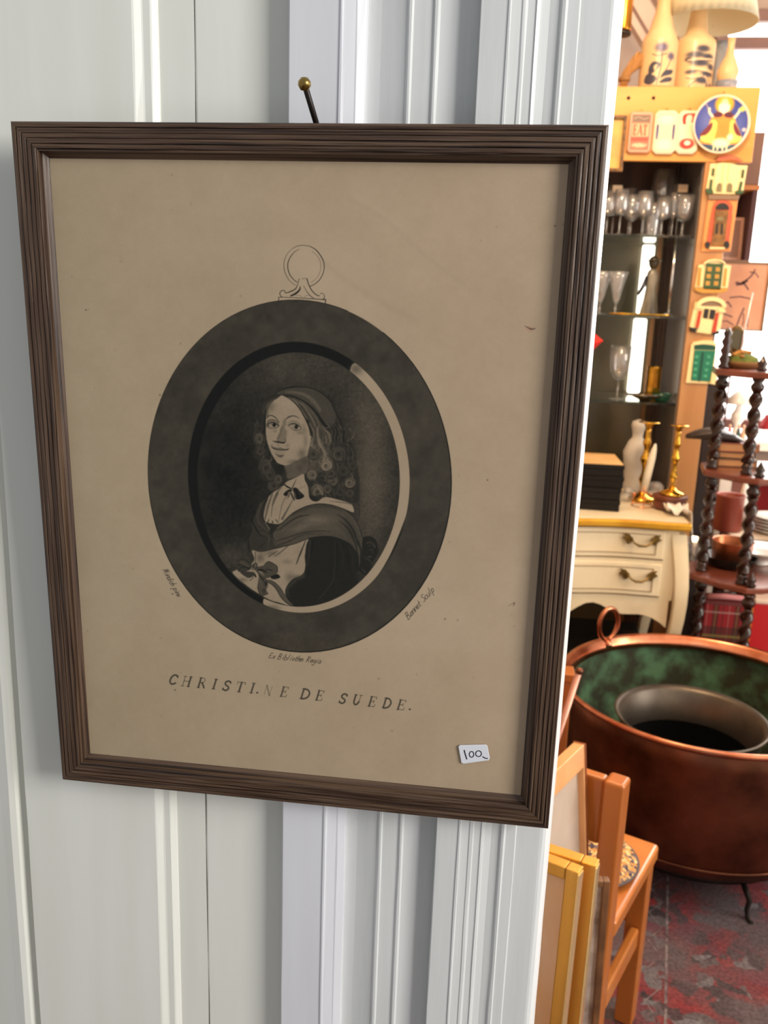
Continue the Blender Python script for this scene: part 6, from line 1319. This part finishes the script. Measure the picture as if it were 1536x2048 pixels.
# framed bird picture in front of the window
byy = 3.05; b0, b1 = at(1536, 526, byy), at(1522, 664, byy)
bw_ = .20; bh_ = float(at(1490, 524, byy)[2]) - float(at(1490, 662, byy)[2])
bp = lean_frame('bird_picture', 'dark-framed pinkish picture of birds on reeds in front of the bright window', (float(at(1531, 600, byy)[0]) + .002, byy, float(at(1490, 524, byy)[2])), (-1, 0, 0), (0, 0, -1), bw_, bh_, .014, .006,
                (pbr('dull olive frame', lin(112, 88, 58), rough=.5), pbr('salmon silk', lin(214, 162, 132), lin(196, 144, 118), rough=.7, scale=6), None))
INK2 = pbr('plum ink', lin(104, 74, 80), rough=.7); ib = MB()
def reed(pts, w):
    P = [Vector((a, .0085, b)) for a, b in pts]
    for i in range(len(P) - 1):
        d_ = P[i + 1] - P[i]; n_ = Vector((-d_.z, 0, d_.x)).normalized() * w / 2
        ib.prism([((P[i] + n_).x, (P[i] + n_).z), ((P[i] - n_).x, (P[i] - n_).z), ((P[i + 1] - n_).x, (P[i + 1] - n_).z), ((P[i + 1] + n_).x, (P[i + 1] + n_).z)], .0062, .0068)
X = lambda u, v: (bw_ * (1 - u), bh_ * v)
for pts, w in [([X(.40, .66), X(.52, .70), X(.66, .80), X(.72, .90)], .006), ([X(.38, .70), X(.50, .68), X(.60, .74)], .010), ([X(.50, .72), X(.58, .66), X(.64, .60)], .006), ([X(.62, .86), X(.74, .84), X(.80, .78)], .004), ([X(.30, .48), X(.50, .50), X(.72, .47)], .005),
               ([X(.10, .40), X(.20, .36), X(.28, .42), X(.36, .34)], .005), ([X(.08, .30), X(.24, .24), X(.40, .20)], .005), ([X(.50, .06), X(.54, .20), X(.60, .34)], .006), ([X(.60, .04), X(.62, .14), X(.60, .26)], .004), ([X(.70, .06), X(.70, .20)], .004), ([X(.16, .12), X(.30, .14), X(.44, .08)], .004)]: reed(pts, w)
ib.build('ink_birds', INK2, bp)
MB().box((bw_ / 2 - .003, .002, -float(bp.location.z) + .001), (bw_ / 2 + .003, .010, -.0005)).build('easel_strut', PLUMD, bp)

# ------------------------------------------------------------------ barley-twist whatnot stand
MAHO = pbr('dark polished mahogany', lin(54, 26, 17), lin(32, 15, 10), rough=.16, scale=10, coat=.35, spec=.35); MAHS = pbr('red mahogany shelf', lin(128, 66, 48), lin(104, 52, 38), rough=.28, scale=6, stretch=(.3, 2, 1), coat=.4)
wn = thing('whatnot_stand', 'dark barley-twist whatnot stand with reddish shelves in front of the bright window', 'stand', (.80, 2.22, .008))
WZ = [.02, .335, .665, 1.010, 1.328]; wz = lambda z: z - .008
def twist(b, x, y, z0, z1, r=.0155):
    zc0, zc1 = z0 + .035, z1 - .045
    b.lathe([(.017, z0), (.019, z0 + .006), (.013, z0 + .012), (.018, z0 + .022), (.012, z0 + .034)], 14, c=(x, y, 0)); b.lathe([(.012, zc1), (.020, zc1 + .012), (.021, zc1 + .022), (.013, zc1 + .032), (.019, zc1 + .040), (.018, z1)], 14, c=(x, y, 0))
    n, loops = int((zc1 - zc0) / .0042), []
    for i in range(n + 1):
        z = zc0 + (zc1 - zc0) * i / n; L = []
        for k in range(14):
            a = 2 * math.pi * k / 14; q = r * (1 + .36 * math.cos(2 * a - z * 2 * math.pi / .048 * 2 * .5)); L.append((x + math.cos(a) * q, y + math.sin(a) * q, z))
        loops.append(L)
    b.loft(loops)
ox, oy = .80, 2.22
posts = [[(.716, 2.25), (.824, 2.08), (.99, 2.20)], [(.712, 2.25), (.822, 2.09), (.99, 2.21)], [(.706, 2.25), (.803, 2.13), (.98, 2.24)], [(.700, 2.25), (.786, 2.17), (.96, 2.27)]]
for k in range(4):
    for (x, y) in posts[k]:
        b = MB(); twist(b, x - ox, y - oy, wz(WZ[k]) + .011, wz(WZ[k + 1]) - .011); b.build('twist_post', MAHO, wn)
for k, z in enumerate(WZ):
    g_ = .03 * (4 - k) / 4
    poly_ = [(.668 - .01 * (k < 3), 2.215), (.74, 2.14 - g_), (.80 + g_ * .6, 2.10 - g_), (.86, 2.11 - g_), (1.02, 2.19), (1.05, 2.30), (.98, 2.46), (.78, 2.46), (.69, 2.36)]
    MB().prism([(x - ox, y - oy) for x, y in poly_], wz(z) - .010, wz(z) + .010, 'z').build('shelf', MAHS, wn, bevel=.004)
for (x, y), z in (((.788, 2.155), WZ[4]), ((.824, 2.10), WZ[2]), ((.812, 2.12), WZ[3])):
    MB().lathe([(.012, .0105), (.018, .016), (.010, .024), (.016, .034), (.010, .042), (.004, .054), (0, .062)], 14, c=(x - ox, y - oy, wz(z))).build('finial', MAHO, wn)
for (x, y) in posts[0]: MB().lathe([(0, -.0195), (.014, -.018), (.018, -.008), (.012, 0), (.012, .002)], 14, c=(x - ox, y - oy, wz(WZ[0])), caps=False).build('foot', MAHO, wn)
zt4 = WZ[4] + .0105
b = MB(); x, y = .699, 2.25                    # turned finial post on the top tier
b.lathe([(.016, 0), (.019, .006), (.012, .014), (.018, .028), (.011, .042), (.017, .055), (.010, .068), (.016, .082), (.009, .096), (.014, .108), (.006, .120), (0, .126)], 14, c=(x - ox, y - oy, wz(WZ[4]) + .0105)); b.build('finial', MAHO, wn)
def onS(px, py, Y, k): return (float(at(px, py, Y)[0]), Y, WZ[k] + .0106)
mo = thing('moss_basket', 'low basket of green moss and dried brown blooms on the top tier of the whatnot', 'basket', onS(1482, 735, 2.30, 4))
MOSS = pbr('green moss', lin(70, 92, 38), lin(110, 116, 50), rough=.95, scale=60, bump=.8, bscale=90, bdist=.006)
MB().lathe([(.050, 0), (.058, .012), (.060, .020), (.055, .022), (.052, .010)], 28).build('basket', pbr('brown wicker', lin(124, 86, 48), rough=.8, scale=60), mo); MB().lathe([(.053, .016), (.046, .034), (.024, .044), (0, .047)], 24, caps=False).build('moss', MOSS, mo)
bb_ = MB(); rs5 = random.Random(9)
for k in range(22):
    a, r_ = rs5.uniform(0, 6.28), rs5.uniform(0, .045); c = (math.cos(a) * r_, math.sin(a) * r_, .046 - r_ * .25 + rs5.uniform(0, .010)); s_ = rs5.uniform(.006, .011)
    bb_.lathe([(0, -s_ * .6), (s_, -s_ * .2), (s_ * .8, s_ * .5), (0, s_ * .7)], 7, c=c)
bb_.build('dried_blooms', pbr('ochre dried bloom', lin(186, 132, 66), lin(140, 96, 50), rough=.9, scale=90), mo)
mi_ = thing('bronze_mirror', 'small bronze oval table mirror with a thin rod, on the top tier of the whatnot', 'mirror', onS(1467, 720, 2.40, 4))
MB().lathe([(.026, 0), (.028, .004), (.010, .010), (.006, .030)], 20).build('foot', BRASS, mi_)
ov = [(.026 * math.cos(math.radians(a)), .050 * math.sin(math.radians(a)) + .082) for a in range(0, 360, 15)]
MB().prism(ov, -.005, .005).build('oval_frame', pbr('antique bronze', lin(150, 116, 74), lin(90, 70, 46), rough=.35, metal=.8, scale=50), mi_, bevel=.003)
MB().prism([(x * .7, (z - .082) * .74 + .082) for x, z in ov], -.0062, -.0052).build('mirror_glass', pbr('dark mirror', lin(90, 84, 70), rough=.1, metal=.9), mi_)
MB().tube([(.012, -.012, .002), (.020, -.012, .12), (.030, -.012, .235)], .0022, 6).build('rod', pbr('pale metal rod', lin(220, 206, 200), rough=.3, metal=.5), mi_)
# purses / books on tier 3
LEA = pbr('black worn leather', lin(52, 42, 40), lin(74, 64, 62), rough=.42, scale=18, bump=.3); LEB = pbr('brown worn leather', lin(120, 74, 46), lin(92, 56, 36), rough=.5, scale=14); BKP = pbr('tan page edges', lin(186, 132, 84), rough=.8)
def book(name, label, loc, w, d, h, rz, cover, grp):
    t = thing(name, label, 'book', loc, rz=rz, group=grp)
    MB().box((-w / 2, -d / 2, 0), (w / 2, d / 2, .003)).box((-w / 2, -d / 2, h - .003), (w / 2, d / 2, h)).box((w / 2 - .003, -d / 2, .003), (w / 2, d / 2, h - .003)).build('cover', cover, t, bevel=.0012)
    MB().box((-w / 2 + .003, -d / 2 + .003, .0032), (w / 2 - .0032, d / 2 - .003, h - .0032)).build('pages', BKP, t); return t
bk0 = onS(1458, 930, 2.355, 3)
for k, (lab, w, d, h, rz, m_) in enumerate([('thick brown leather book lying lowest on the whatnot middle tier', .125, .13, .026, .05, LEB), ('dark green-black book lying second on the whatnot middle tier', .120, .125, .022, -.06, pbr('bottle green cloth', lin(48, 46, 40), rough=.6)), ('tan and red book under the grey purse on the whatnot', .128, .12, .028, .08, pbr('tan leather', lin(150, 96, 62), lin(170, 84, 66), rough=.5, scale=6))]):
    book('old_book', lab, (bk0[0] + .006, 2.355, bk0[2] + sum([.0264, .0224, .0284][:k])), w, d, h, rz, m_, 'old books on the whatnot')
pu = thing('leather_purse', 'soft black leather purse with pointed corner, hanging over the left of the whatnot middle tier', 'purse', (float(at(1424, 905, 2.33)[0]), 2.345, WZ[3] + .0106 + .0782))
pb_ = MB(); loops = []
for i in range(13):
    t = i / 12; x = -.085 + .17 * t; w_ = .058 * math.sin(min(1, .12 + t * 1.2) * math.pi / 2); h_ = .004 + .016 * math.sin(max(.02, min(t, .98)) * math.pi) ** .6
    loops.append([(x, math.cos(a) * w_, h_ * .98 + math.sin(a) * h_) for a in [2 * math.pi * q / 16 for q in range(16)]])
pb_.loft(loops); pb_.build('pouch', LEA, pu); MB().tube([(-.080, -.01, .010), (-.02, -.056, .028), (.05, -.056, .028), (.083, -.01, .012)], .0022, 6).build('clasp', pbr('gunmetal clasp', lin(110, 110, 116), rough=.3, metal=.8), pu)
# copper pot on black pan, tier 2
pn = thing('black_pan', 'shallow black iron pan under the copper pot on the whatnot', 'pan', onS(1460, 1120, 2.335, 2))
MB().lathe([(.060, 0), (.072, .008), (.084, .034), (.086, .036), (.080, .034), (.068, .011), (0, .007)], 40).build('body', pbr('black cast iron', (.012, .011, .010), rough=.4, metal=.4), pn)
MB().tube([(-.03, .078, .030), (-.05, .115, .036), (-.055, .136, .038)], [.005, .006, .007], 8).build('handle', BLACK_STEEL, pn)
cpz = pn.location.z + .0075
cpt = thing('copper_pot', 'straight-sided copper pot standing in the black pan on the whatnot', 'pot', (pn.location.x + .003, pn.location.y, cpz))
MB().lathe([(0, 0), (.060, 0), (.064, .005), (.065, .076), (.068, .080), (.067, .082), (.0635, .078), (.0625, .006), (0, .004)], 44).build('body', pbr('satin copper', lin(196, 122, 84), lin(160, 92, 62), rough=.3, metal=.9, scale=8), cpt)
crb = thing('crystal_bowl', 'pointed clear crystal dish left of the copper pot, on the whatnot', 'dish', (.705, 2.375, WZ[2] + .0106)); crb.scale = (.6, .6, .85)
b = MB(); b.lathe([(0, 0), (.018, 0), (.014, .018), (.040, .050), (.078, .086), (.074, .087), (.036, .054), (0, .022)], 12); b.flat |= set(range(len(b.f))); b.build('bowl', CRY, crb)

# ------------------------------------------------------------------ tables behind the stand, with white crockery
WHT = pbr('white table linen', lin(246, 242, 238), rough=.9); CHINA = pbr('white glazed china', lin(246, 242, 236), rough=.15, coat=.5)
tbx0 = .90; TY0 = 2.62
t1 = thing('low_table', 'low dark wooden table with a white cloth behind the whatnot', 'table', (tbx0, TY0, .0))
tz = .700
MB().box((0, 0, tz - .03), (.9, .36, tz - .002)).build('top', MAHS, t1, bevel=.003)
for x, y in ((.03, .03), (.83, .03), (.03, .29), (.83, .29)): MB().box((x, y, 0), (x + .04, y + .04, tz - .0305)).build('leg', MAHO, t1, bevel=.003)
lc = MB().box((tbx0 - .004, TY0 - .006, tz - .028), (tbx0 + .905, TY0 - .0005, tz + .0045)).box((tbx0 - .004, TY0 - .006, tz - .0015), (tbx0 + .905, TY0 + .362, tz + .0045)).build('table_cloth', pbr('cream linen', lin(232, 214, 190), rough=.9), None, bevel=.002); tag(lc, 'cream linen cloth on the low table behind the whatnot', 'tablecloth')
rv = thing('red_jar', 'tall brick red cylindrical jar on the low table behind the whatnot', 'jar', (float(at(1457, 1030, 2.74)[0]), 2.74, tz + .005))
MB().lathe([(0, 0), (.050, 0), (.052, .004), (.050, .130), (.053, .134), (.052, .138), (.047, .134), (.047, .006), (0, .004)], 36).build('body', pbr('brick red glaze', lin(158, 76, 58), lin(134, 60, 48), rough=.35, scale=8, stretch=(1, 1, .3)), rv)
pc_ = thing('paper_cone', 'pointed white folded paper cone right of the brick red jar', 'paper', (float(at(1478, 1030, 2.80)[0]) + .010, 2.80, tz + .005))
MB().lathe([(.036, 0), (.024, .08), (.010, .165), (.001, .200), (.0005, .200), (.009, .165), (.0228, .08), (.0348, 0)], 20, closed=True).build('paper', WHT, pc_)
pls = [(1524, 1088, 2.28, .085, 'large white plate leaning out to the right of the whatnot'), ]
for k in range(5):
    p_ = thing('white_plate', ['lowest white plate of the pile right of the whatnot', 'second white plate up in the pile right of the whatnot', 'middle white plate of the pile right of the whatnot', 'fourth white plate up in the pile right of the whatnot', 'topmost white plate of the pile right of the whatnot'][k], 'plate', (float(at(1540, 1080, 2.70)[0]) + .02 + .002 * (k % 2), 2.735, tz + .005 + k * .0125), group='white plates piled on the low table')
    MB().lathe([(0, .0), (.045, 0), (.048, .003), (.082, .0145), (.084, .0165), (.080, .0165), (.046, .006), (0, .005)], 40).build('dish', CHINA, p_)
t2 = thing('side_table', 'tall white-topped side table in front of the bright window', 'table', (.93, 3.10, 0)); s2z = 1.0
MB().box((0, 0, s2z - .04), (.8, .42, s2z)).build('top', pbr('white painted board', lin(244, 240, 236), rough=.3), t2, bevel=.004); MB().box((.02, .02, s2z - .14), (.78, .40, s2z - .0405)).build('apron', pbr('grey brown painted wood', lin(120, 104, 96), rough=.6), t2)
for x, y in ((.02, .02), (.73, .02), (.02, .35), (.73, .35)): MB().box((x, y, 0), (x + .05, y + .05, s2z - .1405)).build('leg', pbr('white painted leg', lin(220, 214, 208), rough=.5), t2, bevel=.003)
def onT(px, py, Y): return (float(at(px, py, Y)[0]), Y, s2z + .0005)
lpz = thing('oil_lamp', 'white glass oil lamp with a wide round shade on the side table', 'lamp', onT(1472, 860, 3.20))
MB().lathe([(.030, 0), (.032, .006), (.014, .020), (.012, .05), (.026, .075), (.028, .095), (.016, .115), (.012, .14), (0, .14)], 28).build('base', CHINA, lpz); MB().lathe([(.060, .140), (.062, .146), (.030, .180), (.016, .195), (.013, .195), (.027, .178), (.056, .146)], 32, closed=True).build('shade', CHINA, lpz)
for i_, (px_, c_, lab) in enumerate([(1458, (216, 70, 50), 'small red-skirted figure beside the oil lamp foot'), (1476, (70, 90, 84), 'small dark green figure right of the oil lamp foot'), (1486, (232, 186, 150), 'small peach figure furthest right on the side table')]):
    p_ = thing('tiny_figure', lab, 'figurine', onT(px_, 870, 3.13), group='tiny figures on the side table')
    MB().lathe([(.011, 0), (.010, .02), (.006, .040), (.004, .046)], 14).build('dress', pbr('painted dress %d' % i_, lin(*c_), rough=.5), p_); MB().lathe([(0, .046), (.006, .050), (.006, .058), (0, .063)], 12).build('head', pbr('skin glaze %d' % i_, lin(236, 200, 170), rough=.5), p_)
rax = float(at(1521, 850, 3.62)[0]) + .055; raz = float(at(1530, 818, 3.62)[2])
rdc = thing('red_armchair', 'crimson upholstered armchair behind the white side table, at the right edge', 'chair', (rax, 3.62, 0))
ab = MB(); ap = [(-.055, .50), (-.052, raz - .08), (-.030, raz - .03), (.02, raz - .005), (.10, raz), (.40, raz), (.40, .50)]
ab.prism(ap, -.03, .05); ab.build('back_cushion', pbr('crimson velvet', lin(176, 40, 44), rough=.8), rdc, bevel=.02, seg=4)
ab = MB().box((-.04, .052, .38), (.40, .30, .48)); ab.build('seat', pbr('crimson velvet seat', lin(166, 36, 40), rough=.8), rdc, bevel=.02)
for x in (-.02, .36):
    MB().box((x, -.0, .0), (x + .035, .04, .4995)).build('back_leg', MAHO, rdc, bevel=.003); MB().box((x, .25, .0), (x + .035, .285, .3795)).build('leg', MAHO, rdc, bevel=.003)
# tartan suitcase with rolled papers, red box, wooden panel, dark dresser
def tartan():
    n = 256; X_, Y_ = np.meshgrid(np.arange(n) / n, np.arange(n) / n); a = np.ones((n, n, 3)) * s2l([150, 20, 26])
    def band(u, c0, w, col, al):
        nonlocal a
        for off in (0.0, .5):
            m_ = (np.abs(((u - c0 - off + .5) % 1) - .5) < w)[..., None] * al; a = a * (1 - m_) + s2l(col) * m_
    for u in (X_, Y_): band(u, .25, .075, [44, 30, 24], .62); band(u, .25, .010, [140, 130, 60], .6); band(u, .06, .006, [220, 200, 190], .35); band(u, .42, .02, [80, 20, 24], .6)
    return a
sx0 = float(at(1404, 1230, 2.50)[0]); sx1 = sx0 + .168; sz = float(at(1430, 1203, 2.50)[2])
suit = thing('tartan_suitcase', 'red tartan suitcase standing upright behind the whatnot', 'suitcase', (sx0, 2.50, .0005))
MB().box((0, 0, 0), (sx1 - sx0, .11, sz)).build('body', pbr('dark red edge binding', lin(96, 24, 26), rough=.6), suit, bevel=.012, seg=3)
MB().quad_uv([(.008, -.0012, .008), (sx1 - sx0 - .008, -.0012, .008), (sx1 - sx0 - .008, -.0012, sz - .012), (.008, -.0012, sz - .012)]).build('tartan_front', image_mat('red tartan cloth', tartan(), rough=.7), suit, fixn=False)
MB().tube([(.05, .055, sz), (.055, .055, sz + .018), (.12, .055, sz + .018), (.125, .055, sz)], .005, 8).build('handle', MAHO, suit)
for i_, (dx, dy, rr_, c_, lab) in enumerate([(.01, -.012, .010, (226, 150, 150), 'rose pink rolled cloth lying on the tartan suitcase'), (.02, .020, .011, (190, 176, 186), 'grey lilac rolled cloth lying on the tartan suitcase')]):
    rl = thing('rolled_cloth', lab, 'cloth', (sx0 + .01 + dx, 2.545 + dy * 2, sz + .0235 + .018 if i_ else sz + .001 + rr_ * .9), group='rolled cloths on the suitcase')
    ln = MB(); a0 = (0, 0, .0); a1 = (.165, .02 if not i_ else -.0, .004)
    ln.tube([a0, (.06, .004, .003), (.13, .0, .002), a1], [rr_, rr_ * 1.1, rr_, rr_ * .8], 10); ln.build('roll', pbr('soft cloth %d' % i_, lin(*c_), rough=.9), rl)
rbx = float(at(1499, 1230, 2.495)[0])
rb_ = thing('red_bin', 'bright red box with an orange wooden corner post at the right edge beside the suitcase', 'box', (rbx, 2.495, .0005)); rz_ = float(at(1510, 1208, 2.495)[2])
MB().box((.012, .004, 0), (.30, .11, rz_)).build('body', pbr('signal red lacquer', lin(200, 30, 36), rough=.4), rb_, bevel=.004); MB().box((0, -.004, 0), (.0118, .11, rz_ + .004)).build('corner_post', pbr('orange beech', lin(206, 122, 44), rough=.4), rb_, bevel=.003)
MB().box((.0125, .0, rz_ + .0005), (.30, .11, rz_ + .016)).build('pale_lid', pbr('peach paper', lin(246, 218, 196), rough=.8), rb_, bevel=.004)
wpx = float(at(1370, 1200, 2.62)[0]); wpz = float(at(1380, 1176, 2.62)[2])
wpn = thing('headboard', 'rounded orange wooden headboard edge right of the cream chest leg', 'panel', (wpx, 2.60, .0005))
MB().prism([(0, 0), (.055, 0), (.055, wpz - .012), (.045, wpz), (.018, wpz), (0, wpz - .03)], 0, .094).build('board', pbr('amber oak', lin(176, 120, 58), lin(150, 98, 44), rough=.4, scale=6, stretch=(2, 1, .3)), wpn, bevel=.006)
drx = float(at(1386, 1080, 2.86)[0]); drz = float(at(1400, 700, 2.86)[2])
drs = thing('dark_dresser', 'tall very dark wooden dresser behind the whatnot, right of the pine upright', 'dresser', (max(drx, fx1 - .035), 3.112, .0005))
MB().box((0, 0, 0), (.10, .08, 1.22)).build('side', pbr('almost black oak', lin(40, 26, 22), rough=.4), drs, bevel=.003); MB().box((-.004, -.008, 1.2205), (.11, .09, 1.245)).build('cornice', MAHO, drs, bevel=.004)
blr = thing('black_screen', 'black upright folding screen panel behind the left whatnot post', 'screen', (float(at(1390, 1000, 2.57)[0]), 2.565, .0005))
MB().box((0, 0, .012), (.062, .014, 1.085)).build('panel', pbr('black cloth screen', lin(34, 22, 22), rough=.6), blr, bevel=.002); MB().box((-.004, -.003, 0), (.066, .017, .0118)).build('bottom_rail', MAHO, blr); MB().box((-.002, -.001, 1.0855), (.064, .015, 1.10)).build('top_rail', MAHO, blr, bevel=.002)

wbw = thing('white_bowl', 'wide shallow white bowl on the whatnot tier beside the copper pot, at the right edge', 'bowl', (.930, 2.39, WZ[2] + .0106))
MB().lathe([(0, 0), (.030, 0), (.034, .006), (.030, .010), (.060, .034), (.098, .052), (.097, .055), (.056, .038), (.020, .016), (0, .014)], 44).build('body', CHINA, wbw)
